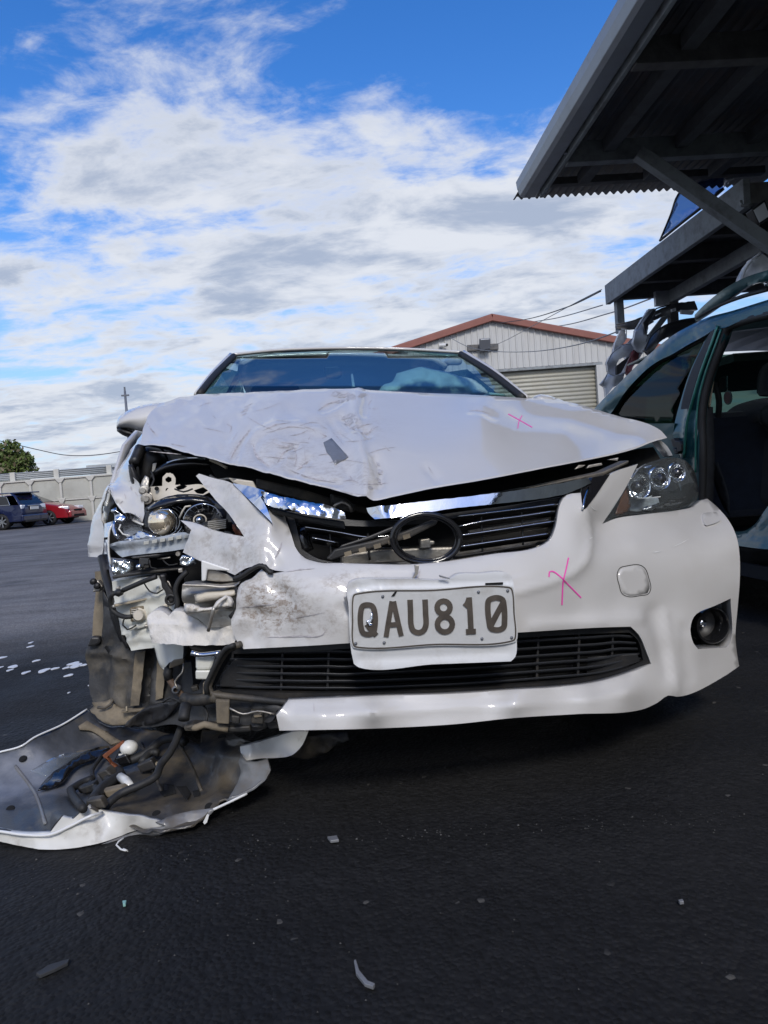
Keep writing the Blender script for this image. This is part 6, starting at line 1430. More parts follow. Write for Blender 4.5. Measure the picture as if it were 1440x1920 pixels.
panel('rusty_bracket', CAR, zA([(1025,660,.30),(1050,650,.30),(1060,690,.29),(1100,700,.285),(1100,738,.285),(1060,735,.29),(1035,700,.295)]), M['copper'], sl_root, step=4, solid=.003, dents=lumps(.006, 6, 3))
# outer reflector and clear shards
po = CAR.P(243, 991, .52)
MB().lathe([(.045, -.01), (.043, .0), (.034, .02), (.0, .034)], po, (.35, 1, .0), 26).build('turn_reflector', M['darkchrome'], sl_root, smooth=True, angle=14)
for k in range(10):
    a = math.pi * (k + .5) / 10
    MB().tube([po + np.array([.044 * math.cos(a), -.006, .044 * math.sin(a)]), po + np.array([.018 * math.cos(a), .018, .018 * math.sin(a)])], .0012, 5).build('reflector_rib', M['chrome'], sl_root, smooth=True)
hose('bowl_rim', CAR, zA([(232,640,.50),(228,690,.49),(240,730,.48),(262,748,.475)]), .005, M['chrome'], sl_root)
hose('bowl_rim', CAR, zA([(275,660,.49),(262,690,.485),(290,725,.48),(340,735,.475)]), .0022, M['bulbwhite'], sl_root, n=6)
panel('chrome_shard', CAR, zA([(215,560,.53),(240,545,.52),(262,580,.51),(298,610,.50),(285,640,.50),(262,640,.505),(240,660,.51),(232,610,.52)]), M['chrome_crushed'], sl_root, step=4, solid=.002, dents=lumps(.012, 9, 2))
panel('chrome_shard', CAR, zA([(300,765,.46),(340,735,.46),(400,705,.44),(450,720,.43),(525,742,.41),(460,752,.42),(380,758,.44)]), M['chrome_crushed'], sl_root, step=4, solid=.002, dents=lumps(.008, 9, 5))
panel('clear_shard', CAR, zA([(420,690,.40),(470,712,.39),(530,740,.38),(480,735,.39),(420,710,.40)]), M['lens'], sl_root, step=4, solid=.002)
# daytime light bar
panel('light_bar', CAR, zA([(208,792,.50),(260,775,.47),(400,765,.43),(560,740,.39),(715,715,.36),(752,735,.35),(748,770,.35),(705,825,.355),(600,842,.38),(450,858,.41),(330,872,.44),(285,882,.46),(240,850,.49),(215,825,.50)]), M['drl'], sl_root, step=6, solid=.004, lip=.03,
    dents=crease([(zA([(215,800),(400,775),(740,735)]), 5, -.006), (zA([(240,835),(450,820),(710,790)]), 5, .004)]))
for k in range(6):
    x = 430 + k * 55; y = 775 - k * 9
    block('light_guide_cell', CAR, zA([(x,y),(x+36,y-6),(x+34,y+18),(x-2,y+24)]), .385 - k * .007, .392 - k * .007, M['drlcell'], sl_root, bevel=.001)
block('light_bar_underside', CAR, zA([(340,880),(460,866),(600,848),(705,828),(700,850),(560,868),(520,882),(360,895)]), .40, .44, M['blackp'], sl_root, bevel=.003)
for pts, v in (([(222,892),(262,905),(330,905),(362,918),(360,965),(300,990),(222,1004)], .46), ([(690,868),(760,876),(788,890),(785,925),(720,940),(672,930)], .34)):
    panel('clear_reflector', CAR, [(x, y, v) for x, y in zA(pts)], M['reflector'], sl_root, step=4, solid=.003, dents=lumps(.012, 8, pts[0][0] * .1))
    panel('clear_reflector_lens', CAR, [(x, y, v - .015) for x, y in zA(pts)], M['lens'], sl_root, step=6, solid=.002)
block('control_box', CAR, zA([(400,885),(468,888),(466,952),(440,955),(440,965),(395,962),(398,930)]), .40, .44, M['blackdusty'], sl_root, bevel=.003)
block('control_box_face', CAR, zA([(405,888),(462,890),(462,930),(432,930),(430,950),(405,948)]), .395, .40, M['trimgrey'], sl_root, bevel=.002)
MB().lathe([(0, -.005), (.007, -.004), (.008, 0)], CAR.P(150 + 398 / 3.6, 800 + 947 / 3.6, .39), (0, 1, 0), 12).build('screw', M['chrome'], sl_root, smooth=True)
block('dark_recess', CAR, zA([(470,880),(690,858),(680,930),(560,960),(470,965)]), .50, .54, M['void'], sl_root, bevel=.003)
hose('recess_wire', CAR, zA([(525,892,.42),(560,890,.41),(610,882,.40)]), .0025, M['alloy'], sl_root, n=6)
MB().lathe([(0, -.004), (.006, -.004), (.006, .01)], CAR.P(150 + 662 / 3.6, 800 + 858 / 3.6, .36), (0, 1, 0), 10).build('screw', M['alloy'], sl_root)
block('lamp_floor', CAR, zA([(215,1008),(330,990),(480,970),(800,940),(800,958),(600,975),(400,1000),(220,1030)]), .42, .50, M['blackdusty'], sl_root, bevel=.003)
# blue reflecting chrome bezel at the outer edge
panel('chrome_bezel', CAR, zA([(165,655,.60),(215,640,.58),(210,665,.58),(196,745,.57),(162,748,.60)]), M['bluechrome'], car, step=6, solid=.003, lip=.01)
panel('chrome_bezel', CAR, zA([(162,765,.60),(195,760,.57),(190,830,.57),(198,900,.56),(210,955,.55),(178,968,.58),(168,900,.60)]), M['bluechrome'], car, step=6, solid=.003, lip=.01)
hose('bezel_rim', CAR, zA([(222,655,.555),(200,700,.55),(193,780,.55),(195,860,.55),(208,930,.545)]), .003, M['white_clean'], car, n=6)
panel('lens_fragment', CAR, zA([(160,500,.66),(190,435,.67),(215,470,.65),(228,520,.63),(210,540,.64),(180,640,.63),(160,640,.65)]), M['lens'], car, step=6, solid=.003)

# ---------------------------------------------------------------- washer reservoir, foam, beam end
res = panel('washer_reservoir', CAR, zB([(215,145,.47),(370,124,.44),(525,108,.42),(570,180,.40),(620,250,.39),(660,340,.37),(690,480,.36),(698,600,.36),(694,672,.36),(640,682,.37),(600,694,.375),(572,738,.38),(548,724,.385),(528,690,.39),(515,640,.395),(505,592,.40),(430,600,.42),(345,613,.44),(328,570,.445),(312,505,.45),(282,505,.455),(262,400,.46),(240,300,.465),(222,220,.47)]),
    M['reservoir'], car, step=6, solid=.003, lip=.08, dents=crease([(zB([(225,308),(400,275),(560,235)]), 4, -.008), (zB([(300,503),(420,480),(470,470)]), 4, -.006), (zB([(330,545),(400,525),(500,530)]), 5, -.007), (zB([(440,320),(445,400),(460,460)]), 5, .006), (zB([(430,270),(480,300),(560,320)]), 8, .006),
        (zB([(520,580),(545,660),(570,730)]), 4, -.005), (zB([(600,590),(610,660)]), 6, .005), (zB([(360,590),(400,560)]), 6, .004), (zB([(470,180),(500,220)]), 7, .004), (zB([(250,180),(330,160)]), 8, .003)]))
rd = surf(CAR, res)
block('reservoir_rib', CAR, zB([(222,304),(560,233),(562,244),(225,320)]), .418, .44, M['beige'], res, bevel=.002)
MB().lathe([(0, -.004), (.004, -.003), (.005, 0)], CAR.P(150 + 228 / 3.6, 1050 + 313 / 3.6, .41), (0, 1, 0), 10).build('screw', M['alloy'], res, smooth=True)
block('pump_socket', CAR, zB([(335,325),(428,308),(442,415),(340,418)]), .425, .45, M['mud'], res, bevel=.003)
MB().lathe([(.0, -.03), (.012, -.03), (.015, -.022), (.015, .0), (.020, .003), (.020, .012)], CAR.P(150 + 398 / 3.6, 1050 + 372 / 3.6, .42), (-.15, 1, -.1), 18).build('washer_pump', M['cream'], res, smooth=True, angle=40)
for k in range(3):
    block('pump_clip', CAR, zB([(342, 336 + k * 13),(385, 330 + k * 13),(385, 338 + k * 13),(344, 344 + k * 13)]), .405, .42, M['alloy'], res, bevel=.001)
block('reservoir_step', CAR, zB([(325,452),(445,418),(462,448),(330,482)]), .41, .44, M['reservoir'], res, bevel=.004)
block('reservoir_boss', CAR, zB([(510,180),(535,176),(538,222),(515,225)]), .398, .41, M['reservoir'], res, bevel=.003)
block('sump_clip', CAR, zB([(628,682),(700,664),(704,700),(640,722),(600,735),(604,700)]), .355, .38, M['mud'], car, bevel=.003)
hose('reservoir_spout', CAR, zB([(600,730,.37),(592,770,.37),(600,805,.37)]), .012, M['blackdusty'], car)
hose('rusty_pipe', CAR, zB([(600,800,.37),(640,860,.36),(690,915,.35),(720,935,.34)]), .009, M['rustpipe'], car)
MB().lathe([(.006, -.012), (.010, -.012), (.010, .01)], CAR.P(150 + 652 / 3.6, 1050 + 870 / 3.6, .345), (.1, 1, 0), 14).build('pipe_mouth', M['steelpole'], car, smooth=True)
foam = panel('foam_absorber', CAR, zB([(455,395,.27),(480,355,.275),(530,338,.27),(575,360,.26),(600,380,.255),(640,345,.25),(680,345,.24),(735,372,.225),(790,400,.21),(860,442,.19),(950,440,.17),(1042,430,.145),(1052,500,.12),(1055,565,.115),(880,572,.15),(700,575,.19),(560,565,.225),(482,560,.245),(470,500,.25)]), M['foam'], car, step=5, solid=.004, lip=.07, rough=1.0, dents=lambda q: lumps(.006, 26, 3.9)(q) + crease([(zB([(470,430),(700,440),(860,460),(1040,455)]), 5, -.006)])(q))
panel('beam_end', CAR, zB([(690,165,.19),(780,155,.18),(850,165,.17),(950,170,.155),(1058,160,.14),(1062,200,.14),(1050,330,.14),(1030,440,.14),(960,452,.15),(860,450,.165),(800,400,.175),(720,370,.19),(690,300,.19)]), M['alloy'], car, step=6, solid=.004, lip=.05,
    dents=crease([(zB([(760,230),(900,220),(1060,215)]), 7, -.012), (zB([(700,300),(860,295),(1040,300)]), 6, .012), (zB([(720,190),(1040,190)]), 5, .008)]))
pod('mangled_strip', CAR, zB([(700,345),(710,300),(760,300),(830,325),(900,315),(920,280),(980,240),(1010,245),(1040,280),(1035,315),(960,330),(870,345),(780,362),(720,368)]), .125, .018, M['foam'], car, R_=7, step=4, tilt=(-.04, 0), dv=lumps(.012, 10, 1.2))
pod('beam_fold', CAR, zB([(770,235),(850,212),(960,205),(1060,200),(1062,245),(960,262),(850,280),(780,292)]), .14, .014, M['cream'], car, R_=8, step=5, tilt=(-.04, 0))
block('beam_lip', CAR, zB([(690,165),(850,168),(950,178),(1040,172),(1075,150),(1078,158),(1050,182),(950,192),(850,180),(692,172)]), .12, .15, M['alloy'], car, bevel=.002)
block('inner_bracket', CAR, zB([(830,60),(900,62),(1000,95),(1040,120),(1040,145),(960,150),(850,140),(832,100)]), .18, .22, M['alloy'], car, bevel=.003)
block('white_bracket', CAR, zB([(818,0),(850,10),(1000,60),(1095,85),(1085,100),(1000,75),(860,65),(850,140),(820,145)]), .165, .18, M['white_clean'], car, bevel=.003)
hose('broken_stalk', CAR, zB([(865,480,.09),(880,420,.085),(900,340,.08),(905,320,.08)]), .004, M['alloy'], car, n=6); hose('broken_stalk', CAR, zB([(905,325,.08),(950,275,.085),(990,245,.09)]), .004, M['foam'], car, n=6)
hose('black_loop', CAR, zB([(1055,190,.11),(1075,230,.105),(1068,290,.105),(1050,350,.105),(1015,385,.11)]), .006, M['rubber'], car)
hose('black_strip', CAR, zB([(1040,130,.10),(1090,110,.09),(1150,70,.08),(1210,38,.075),(1250,45,.075),(1280,84,.07),(1300,82,.068)]), .0055, M['rubber'], car)
# grille side remains under the foam
block('dark_bar', CAR, zB([(735,590),(900,575),(1080,570),(1010,605),(900,622),(770,622)]), .18, .24, M['void'], car, bevel=.004)
hose('chrome_bar', CAR, zB([(750,625,.13),(800,640,.13),(880,636,.125),(950,625,.12)]), .006, M['chrome'], car)
block('white_corner_piece', CAR, zB([(778,650),(850,648),(925,642),(900,700),(885,742),(780,745)]), .14, .18, M['reservoir'], car, bevel=.006)
block('white_corner_piece', CAR, zB([(778,748),(885,746),(865,800),(860,808),(780,806)]), .135, .18, M['reservoir'], car, bevel=.006)
hose('black_hook', CAR, zB([(915,660,.10),(960,635,.1),(1000,600,.09),(1070,580,.08)]), .007, M['rubber'], car)

# ---------------------------------------------------------------- wiring
hose('wiring_loom', CAR, zB([(515,112,.36),(440,140,.37),(370,170,.38),(290,205,.39)]), .0065, M['rubber'], car)
pod('loom_grommet', CAR, zB([(222,215),(250,195),(285,200),(290,235),(262,250),(235,240)]), .39, .02, M['rubber'], car, R_=5, step=3)
hose('wiring_loom', CAR, zB([(232,222,.40),(212,240,.41),(205,290,.42),(222,345,.42),(260,370,.41),(310,385,.40),(348,382,.39)]), .0065, M['rubber'], car)
hose('wiring_loom', CAR, zB([(725,78,.30),(680,120,.30),(650,175,.30),(645,225,.30),(660,280,.30),(652,330,.30)]), .0065, M['rubber'], car)
block('wire_connector', CAR, zB([(530,100),(575,98),(582,150),(610,190),(640,232),(640,280),(610,298),(585,270),(570,210),(550,190),(545,150)]), .325, .36, M['blackp'], car, bevel=.005)
MB().tube([CAR.P(150 + 613 / 3.6, 1050 + 268 / 3.6, .32) + np.array([.012 * math.cos(a), 0, .012 * math.sin(a)]) for a in np.linspace(0, 6.283, 17)[:-1]], .004, 6, close=True).build('connector_ring', M['blackp'], car, smooth=True)
block('wire_connector', CAR, zB([(640,330),(664,322),(664,345),(642,350)]), .30, .32, M['rubber'], car, bevel=.002)
hose('black_edge_strip', CAR, zA([(145,880,.62),(160,930,.60),(172,1000,.58),(195,1080,.55),(215,1150,.52),(232,1260,.51),(262,1350,.51),(300,1440,.51)]), .012, M['blackp'], car, n=10)
hose('black_edge_strip', CAR, zB([(240,340,.50),(262,440,.50),(285,510,.50),(330,590,.50)]), .008, M['blackp'], car)

# ---------------------------------------------------------------- wheel-arch liner
_lr = crease([(zB([(400,620),(385,800),(350,990)]), 9, -.02), (zB([(470,620),(450,800),(430,960)]), 7, .02), (zB([(540,640),(520,800),(505,950)]), 8, -.018), (zB([(650,720),(630,850)]), 10, .02), (zB([(60,625),(200,630),(355,665)]), 5, -.010), (zB([(160,640),(150,950)]), 14, .012), (zB([(260,650),(250,960)]), 12, -.012)])
liner = panel('wheel_arch_liner', CAR, zB([(165,230,.66),(215,320,.62),(262,430,.58),(330,610,.56),(505,590,.54),(700,690,.50),(780,690,.46),(840,800,.42),(850,880,.38),(790,935,.40),(640,945,.46),(460,990,.52),(430,1040,.53),(330,1090,.53),(255,1112,.54),(170,1085,.57),(90,1000,.63),(80,960,.64),(60,800,.66),(42,620,.67),(50,585,.67),(130,560,.66),(150,520,.66)]),
    M['liner'], car, step=7, solid=.004, lip=.03, dents=lambda q: _lr(q) + lumps(.006, 24, 4.4)(q))
panel('liner_rib', CAR, zB([(372,622,.505),(440,615,.505),(425,760,.495),(400,980,.495),(340,985,.505),(355,800,.505)]), M['mud'], liner, step=7, solid=.003, lip=.01, dents=lumps(.004, 15, 2))
panel('liner_rib', CAR, zB([(525,640,.49),(570,745,.475),(560,930,.475),(508,948,.485),(515,780,.485)]), M['mud'], liner, step=7, solid=.003, lip=.01, dents=lumps(.004, 15, 5))
panel('muddy_flange', CAR, zB([(90,962,.60),(200,940,.57),(260,990,.545),(430,1000,.515),(440,1025,.51),(330,1090,.505),(240,1115,.51),(150,1090,.53),(70,1010,.60)]), M['mud'], liner, step=6, solid=.004, dents=lumps(.012, 14, 8))
block('flange_strip', CAR, zB([(275,1020),(420,1005),(440,1008),(435,1022),(280,1036)]), .495, .51, M['mud'], liner, bevel=.002)
hose('flange_clip', CAR, zB([(120,995,.55),(170,998,.54),(205,975,.54),(220,950,.545),(210,935,.55)]), .004, M['blackdusty'], liner, n=6)
block('flange_pin', CAR, zB([(308,990),(318,990),(320,1020),(310,1020)]), .49, .495, M['beige'], liner, bevel=.001)
strip = panel('liner_edge_strip', CAR, zB([(92,80,.70),(155,75,.68),(160,210,.665),(158,400,.66),(152,520,.66),(80,520,.68),(85,380,.69),(95,220,.70)]), M['mud'], liner, step=7, solid=.004, lip=.02, dents=crease([(zB([(120,80),(125,520)]), 9, .01)]))
block('liner_clip', CAR, zB([(85,170),(120,135),(155,180),(130,215),(80,218),(90,200)]), .64, .67, M['alloy'], liner, bevel=.004)
for x, y in ((92, 145), (118, 175)):
    MB().lathe([(0, -.01), (.009, -.009), (.010, 0)], CAR.P(150 + x / 3.6, 1050 + y / 3.6, .63), (0, 1, 0), 12).build('liner_clip_pin', M['blackp'], liner, smooth=True)
block('liner_foot', CAR, zB([(45,588),(70,520),(130,520),(140,560),(100,582)]), .64, .67, M['blackp'], liner, bevel=.006)
panel('liner_back', CAR, zB([(150,200,.64),(260,420,.60),(320,620,.58),(200,640,.62),(150,560,.66),(158,400,.66)]), M['blackp'], liner, step=8, solid=.004)

# ---------------------------------------------------------------- broken under-tray
tray = panel('under_tray', CAR, zB([(300,1115,.42),(440,1010,.38),(640,960,.32),(720,930,.28),(920,925,.18),(1100,940,.12),(1390,972,.06),(1330,1020,.06),(1325,1070,.06),(1350,1130,.06),(1250,1145,.09),(1150,1160,.11),(1040,1160,.14),(900,1130,.18),(760,1150,.24),(640,1110,.30),(450,1130,.38)]), M['liner'], car, step=9, solid=.004, lip=.03,
    dents=crease([(zB([(920,930),(1010,1010),(1020,1130)]), 6, .015), (zB([(720,1110),(900,1115),(1150,1120),(1320,1070)]), 5, -.015), (zB([(880,1000),(1140,1010),(1330,1000)]), 5, -.012), (zB([(1140,960),(1150,1150)]), 5, .012), (zB([(1240,970),(1250,1140)]), 5, .012)]))
for a, b, c, d in ((915,945,1010,1110), (1150,1015,1240,1110), (1260,1060,1330,1110), (1020,1050,1080,1110)):
    block('tray_cell', CAR, zB([(a,b),(c,b+4),(c-4,d),(a+6,d-6)]), .075, .09, M['mud'] if a in (915,) else M['blackdusty'], tray, bevel=.003)
block('tray_lip', CAR, zB([(700,1130),(760,1110),(900,1122),(1030,1128),(1150,1118),(1155,1160),(1030,1165),(900,1135),(760,1160)]), .10, .14, M['blackdusty'], tray, bevel=.004)
panel('torn_tray_flap', CAR, zB([(290,1122,.40),(440,1005,.36),(620,955,.30),(690,945,.26),(640,1010,.29),(560,1080,.33),(400,1125,.39)]), M['blackp'], car, step=7, solid=.003, dents=lumps(.012, 24, 6))
_hz = zB([(930,930,.22),(860,965,.21),(790,1000,.20),(740,1045,.185),(700,1090,.17),(670,1160,.15),(640,1240,.13),(600,1310,.115),(545,1380,.10)]) + zE([(620,370,.09),(560,405,.08),(480,440,.07),(430,480,.06),(412,508,.05)])
hose('thick_hose', CAR, [(x, y, float(CAR.Pz(x, y, z)[1])) for x, y, z in _hz], .0095, M['rubber'], car, n=12)
hose('thick_hose', CAR, zB([(715,985,.12),(705,1030,.10),(700,1080,.09)]), .013, M['rubber'], car, n=12)
hose('thick_hose', CAR, zB([(700,930,.22),(760,945,.2),(850,940,.15),(930,920,.1)]), .014, M['blackdusty'], car, n=10)
hose('dangling_strap', CAR, zB([(720,1130,.12),(790,1130,.10),(840,1110,.1),(900,1125,.1),(1000,1140,.1)]), .008, M['mud'], car)

# ================================================================ torn bumper corner lying on the asphalt
TB = Frame((0, 0), 0)
torn_c = TB.P(230, 1500, 1.85)
TB = Frame((torn_c[0], torn_c[1]), 0)
torn = frame_root('torn_bumper_corner', TB, label='torn off bumper corner lying hollow side up on the asphalt with its fog lamp wiring', cat='car part')
y0 = torn_c[1]
def Y(pts): return [(p[0], p[1]) + ((p[2] - y0,) if len(p) > 2 else ()) for p in pts]
def H(pts): return [(p[0], p[1], float(TB.Pz(p[0], p[1], p[2])[1])) for p in pts]      # third value: height above the asphalt
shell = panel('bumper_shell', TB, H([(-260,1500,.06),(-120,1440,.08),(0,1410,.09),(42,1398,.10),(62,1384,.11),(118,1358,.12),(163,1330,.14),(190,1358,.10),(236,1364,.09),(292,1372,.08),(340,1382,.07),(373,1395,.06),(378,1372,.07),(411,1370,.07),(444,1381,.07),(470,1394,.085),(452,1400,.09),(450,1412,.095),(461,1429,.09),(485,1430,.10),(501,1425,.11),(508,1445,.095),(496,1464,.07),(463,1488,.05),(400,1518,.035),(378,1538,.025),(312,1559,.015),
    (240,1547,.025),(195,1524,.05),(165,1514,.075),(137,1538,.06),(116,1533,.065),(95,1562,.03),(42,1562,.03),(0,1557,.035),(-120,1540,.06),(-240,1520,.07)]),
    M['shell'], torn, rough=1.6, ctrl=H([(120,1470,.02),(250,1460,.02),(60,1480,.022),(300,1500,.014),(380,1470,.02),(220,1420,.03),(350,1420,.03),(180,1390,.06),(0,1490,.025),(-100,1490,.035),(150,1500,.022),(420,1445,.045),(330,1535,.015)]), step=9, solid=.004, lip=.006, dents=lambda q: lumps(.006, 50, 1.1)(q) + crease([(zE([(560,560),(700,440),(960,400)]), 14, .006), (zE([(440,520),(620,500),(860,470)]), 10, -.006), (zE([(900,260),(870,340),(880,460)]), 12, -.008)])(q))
sd = surf(TB, shell)
add_spots(M['shell'], [(TB.P(30, 1470, H([(30, 1470, .025)])[0][2]), .26, .7), (TB.P(100, 1450, H([(100, 1450, .03)])[0][2]), .15, .5), (TB.P(-150, 1480, H([(-150, 1480, .04)])[0][2]), .4, .7)], (.24, .26, .30), .36, .60, 6)  # pale left half: sky glare on the shell put into its colour
rim = panel('painted_edge', TB, H([(-200,1548,.05),(0,1556,.036),(42,1562,.034),(94,1561,.034),(116,1532,.07),(137,1536,.064),(165,1512,.082),(194,1521,.06),(240,1529,.052),(292,1537,.034),(312,1548,.022),(262,1556,.008),(190,1580,.005),(140,1590,.004),(90,1593,.004),(47,1588,.005),(0,1577,.010),(-200,1566,.02)]), M['scuff2'], torn, step=7, solid=.004, lip=.01, dents=lumps(.004, 30, 2.1))
panel('grey_edge', TB, H([(312,1549,.024),(292,1541,.032),(320,1530,.034),(360,1520,.036),(405,1515,.04),(398,1524,.03),(380,1538,.018),(312,1562,.006),(190,1583,.003),(262,1557,.008)]), M['shell_light'], torn, step=8, solid=.003, dents=lumps(.004, 24, 5))
hose('bright_rim', TB, H([(-100,1555,.045),(0,1559,.036),(42,1565,.034),(94,1565,.034),(130,1550,.05),(170,1530,.07),(192,1524,.062)]), .0035, M['white_clean'], torn)
hose('bright_rim', TB, H([(-260,1499,.062),(-120,1440,.082),(0,1410,.092),(42,1398,.102),(62,1384,.112),(118,1358,.122),(163,1330,.142)]), .0028, M['white_clean'], torn)
hose('bright_rim', TB, H([(400,1518,.04),(430,1504,.046),(463,1488,.055)]), .003, M['white_clean'], torn)
panel('curled_edge', TB, H([(x, y, d) for (x, y), d in zip(zE([(950,262),(962,300),(978,316),(1020,316),(1060,306),(1074,348),(1050,390),(980,440),(900,470),(930,420),(955,360),(946,310)]), (.095,.098,.10,.105,.115,.10,.075,.055,.048,.055,.07,.085))]), M['shell_light'], torn, step=6, solid=.004, lip=.01, dents=lumps(.003, 20, 3))
for pts in ([(640,400),(690,405),(700,440),(650,452),(632,430)], [(700,412),(740,410),(760,440),(742,470),(720,440)], [(765,430),(790,425),(795,448),(770,455)]):
    panel('tar_stain', TB, [(x, y, float(sd(np.array([[x, y]]))[0]) - .003) for x, y in zE(pts)], M['void'], torn, step=5, solid=.001)
# strip and torn tail near the bumper lip
panel('white_strip', TB, H([(450,1400,.11),(470,1396,.12),(519,1381,.13),(557,1371,.14),(578,1372,.14),(566,1398,.105),(547,1416,.085),(519,1421,.08),(490,1422,.08),(462,1426,.085),(452,1414,.095)]), M['scuff2'], torn, step=7, solid=.004, lip=.015, dents=crease([(zE([(1005,240),(1015,280)]), 4, .006)]))
panel('torn_tail', TB, H([(547,1418,.07),(565,1400,.085),(575,1382,.10),(595,1378,.10),(656,1370,.10),(656,1388,.08),(632,1396,.07),(612,1410,.05),(580,1424,.04)]), M['blackdusty'], torn, step=6, solid=.003, dents=lumps(.008, 16, 7))
block('white_fleck', TB, zE([(1312,228),(1340,222),(1350,235),(1320,248)]), 2.0 - y0, 2.005 - y0, M['white_clean'], torn, bevel=.001)
# dirt fan, rib, glare shard
panel('inner_rib', TB, [(x, y, sd(np.array([[x, y]]))[0] - .012) for x, y in zE([(312,172),(345,150),(480,232),(440,246),(360,190),(318,186)])], M['mud'], torn, step=8, solid=.006)
panel('dark_shard', TB, [(x, y, sd(np.array([[x, y]]))[0] - .03) for x, y in zE([(150,430),(190,375),(280,310),(350,265),(430,250),(440,268),(380,300),(300,335),(235,405)])], M['gloss_black'], torn, step=8, solid=.003, dents=lumps(.004, 20, 4))
panel('clear_flap', TB, [(x, y, sd(np.array([[x, y]]))[0] - .035) for x, y in zE([(120,350),(230,290),(365,262),(350,275),(280,310),(180,372)])], M['lens'], torn, step=8, solid=.002)
for ln in ([(560,240),(600,330),(640,430)], [(700,225),(760,330),(800,430)], [(60,330),(140,440),(180,560)]):
    q = zE(ln); hose('shell_rib', TB, [(x, y, float(sd(np.array([[x, y]]))[0]) - .002) for x, y in resample(q, 12, False)], .0045, M['shell_light'] if ln[0][0] < 100 else M['blackdusty'], torn, n=6)
for x, y in ((735, 232), (880, 215), (90, 300), (40, 500), (830, 490), (620, 520)):
    c = TB.P(*zE([(x, y)])[0], float(sd(np.array(zE([(x, y)])))[0]) - .004); MB().lathe([(0, -.001), (.009, -.001), (.011, .002)], c, (0, .5, -.85), 12).build('bolt_hole', M['void'], torn)
# fog lamp bracket and loom
def hz(pts, lift): return [(x, y, float(sd(np.array([[x, y]]))[0]) - l_) for (x, y), l_ in zip(zE([p[:2] for p in pts]), [p[2] if len(p) > 2 else lift for p in pts])]
br = empty('fog_lamp_bracket'); br.parent = torn
for pts, r in (([(330,500),(290,450),(280,425),(330,395),(370,380)], .010), ([(370,380),(365,350),(390,310),(405,290)], .006), ([(370,470),(395,430),(440,395),(480,370),(470,350)], .014), ([(480,320),(540,300),(600,265),(640,230),(700,220),(735,238)], .012), ([(560,320),(600,275),(630,280)], .010), ([(320,425),(360,400),(400,440),(380,465)], .009), ([(410,360),(440,395)], .012)):
    hose('loom_branch', TB, hz(pts, .05), r, M['rubber'], br, n=9)
for pts, m_, a, b in (([(310,420),(370,400),(385,430),(330,445)], 'blackdusty', .06, .03), ([(380,360),(420,345),(470,390),(430,410)], 'blackdusty', .07, .03), ([(400,350),(425,350),(440,378),(425,384)], 'mud', .075, .06), ([(600,310),(625,330),(610,345),(590,325)], 'beige', .06, .04), ([(540,330),(600,305),(620,340),(560,360)], 'blackp', .06, .03), ([(455,300),(500,285),(520,320),(470,330)], 'gloss_black', .08, .04), ([(400,435),(480,415),(500,430),(430,460)], 'mud', .06, .03), ([(340,470),(400,460),(420,500),(340,500)], 'blackdusty', .055, .03)):
    q = zE(pts); d = float(sd(np.array([q]).reshape(-1, 2).mean(0)[None])[0]); block('bracket_piece', TB, q, d - a, d - b, M[m_], br, bevel=.004)
q = zE([(405,290),(480,235),(492,238),(488,246),(425,298),(440,320),(465,335),(455,350),(440,335),(430,310),(412,300)]); d = float(sd(np.array([[220, 1410]]))[0]); block('rusty_strap', TB, q, d - .10, d - .085, M['copper'], br, bevel=.002)
c = TB.P(242, 1402, d - .09); MB().sphere(c, .024, 18, 12, (1, 1, .85)).build('bulb_cap', M['bulbwhite'], br, smooth=True)
MB().tube([c + np.array([-.012, 0, -.005]), c + np.array([-.03, -.01, -.035])], .012, 10).build('bulb_holder', M['gloss_black'], br, smooth=True)
c = TB.P(230, 1417, d - .10); MB().box(c, (.02, .01, .014), R(15)).build('bulb_tab', M['bulbwhite'], br, bevel=.001)
hose('nylon_plug', TB, hz([(478,375,.07),(500,390,.065),(515,415,.06)], .06), .012, M['bulbwhite'], br, n=10)
c = TB.P(*zE([(505, 378)])[0], d - .06); MB().sphere(c, .018, 14, 10).build('nylon_plug_head', M['bulbwhite'], br, smooth=True)
hose('paint_shred', TB, H(zE([(490,618,.01),(470,632,.008),(462,645,.006),(480,662,.004),(508,668,.004),(490,660,.005)])), .002, M['white_clean'], torn, n=5)
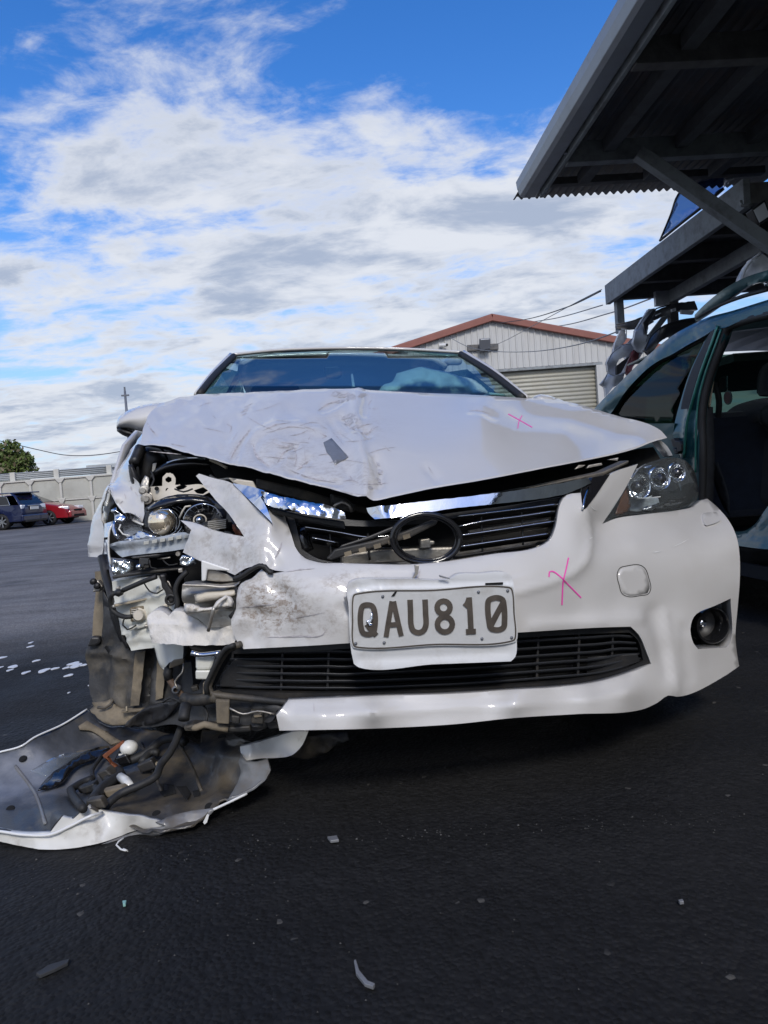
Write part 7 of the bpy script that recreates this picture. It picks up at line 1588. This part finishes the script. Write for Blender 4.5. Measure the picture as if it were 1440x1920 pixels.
block('paint_flap', TB, zE([(822,522),(830,526),(822,555),(812,563),(806,555)]), H([(386,1540,.02)])[0][2], H([(386,1540,.02)])[0][2] + .003, M['white_clean'], torn, bevel=0)

# thin loose wires and clips in the torn corner
for k, (ln, r) in enumerate([(zB([(540,118,.35),(600,150,.34),(620,210,.34),(660,260,.33)]), .0022), (zB([(430,150,.39),(470,210,.39),(520,225,.385),(560,200,.38)]), .002), (zB([(300,390,.395),(290,440,.40),(320,470,.40),(380,440,.40)]), .0022),
    (zB([(700,700,.33),(690,760,.32),(640,820,.33),(660,870,.32)]), .0025), (zB([(560,960,.30),(610,930,.29),(680,960,.27),(740,1000,.25)]), .003), (zB([(820,960,.18),(860,1040,.15),(850,1100,.14)]), .003), (zB([(1010,1000,.07),(1100,1040,.065),(1200,1020,.06),(1310,1040,.05)]), .0025),
    (zA([(480,300,.6),(500,360,.58),(470,420,.57),(450,470,.56)]), .003), (zA([(640,420,.5),(700,440,.48),(760,420,.47)]), .0025), (zA([(880,330,.5),(930,360,.47),(1000,350,.44),(1080,372,.42)]), .004), (zA([(560,900,.40),(600,935,.39),(660,925,.38)]), .002), (zA([(470,900,.39),(480,950,.39),(520,960,.385)]), .002)]):
    hose('thin_wire', CAR, ln, r, M['rubber'] if k % 3 else M['alloy'], car, n=5)
for pts, v, m_ in ((zB([(238,185),(262,178),(266,200),(240,206)]), .40, 'alloy'), (zB([(560,300),(590,296),(592,318),(563,322)]), .37, 'cream'), (zB([(432,440),(470,434),(472,452),(434,458)]), .39, 'alloy'), (zB([(660,60),(690,56),(694,84),(664,88)]), .33, 'alloy'),
    (zB([(830,830),(850,835),(846,900),(828,910)]), .12, 'mud'), (zB([(1170,1040),(1225,1035),(1230,1060),(1175,1066)]), .07, 'mud'), (zB([(745,860),(790,850),(800,880),(760,890)]), .30, 'blackdusty'), (zA([(1000,345),(1080,352),(1160,372),(1165,400),(1040,385)]), .40, 'cream')):
    block('small_bracket', CAR, pts, v, v + .02, M[m_], car, bevel=.002)
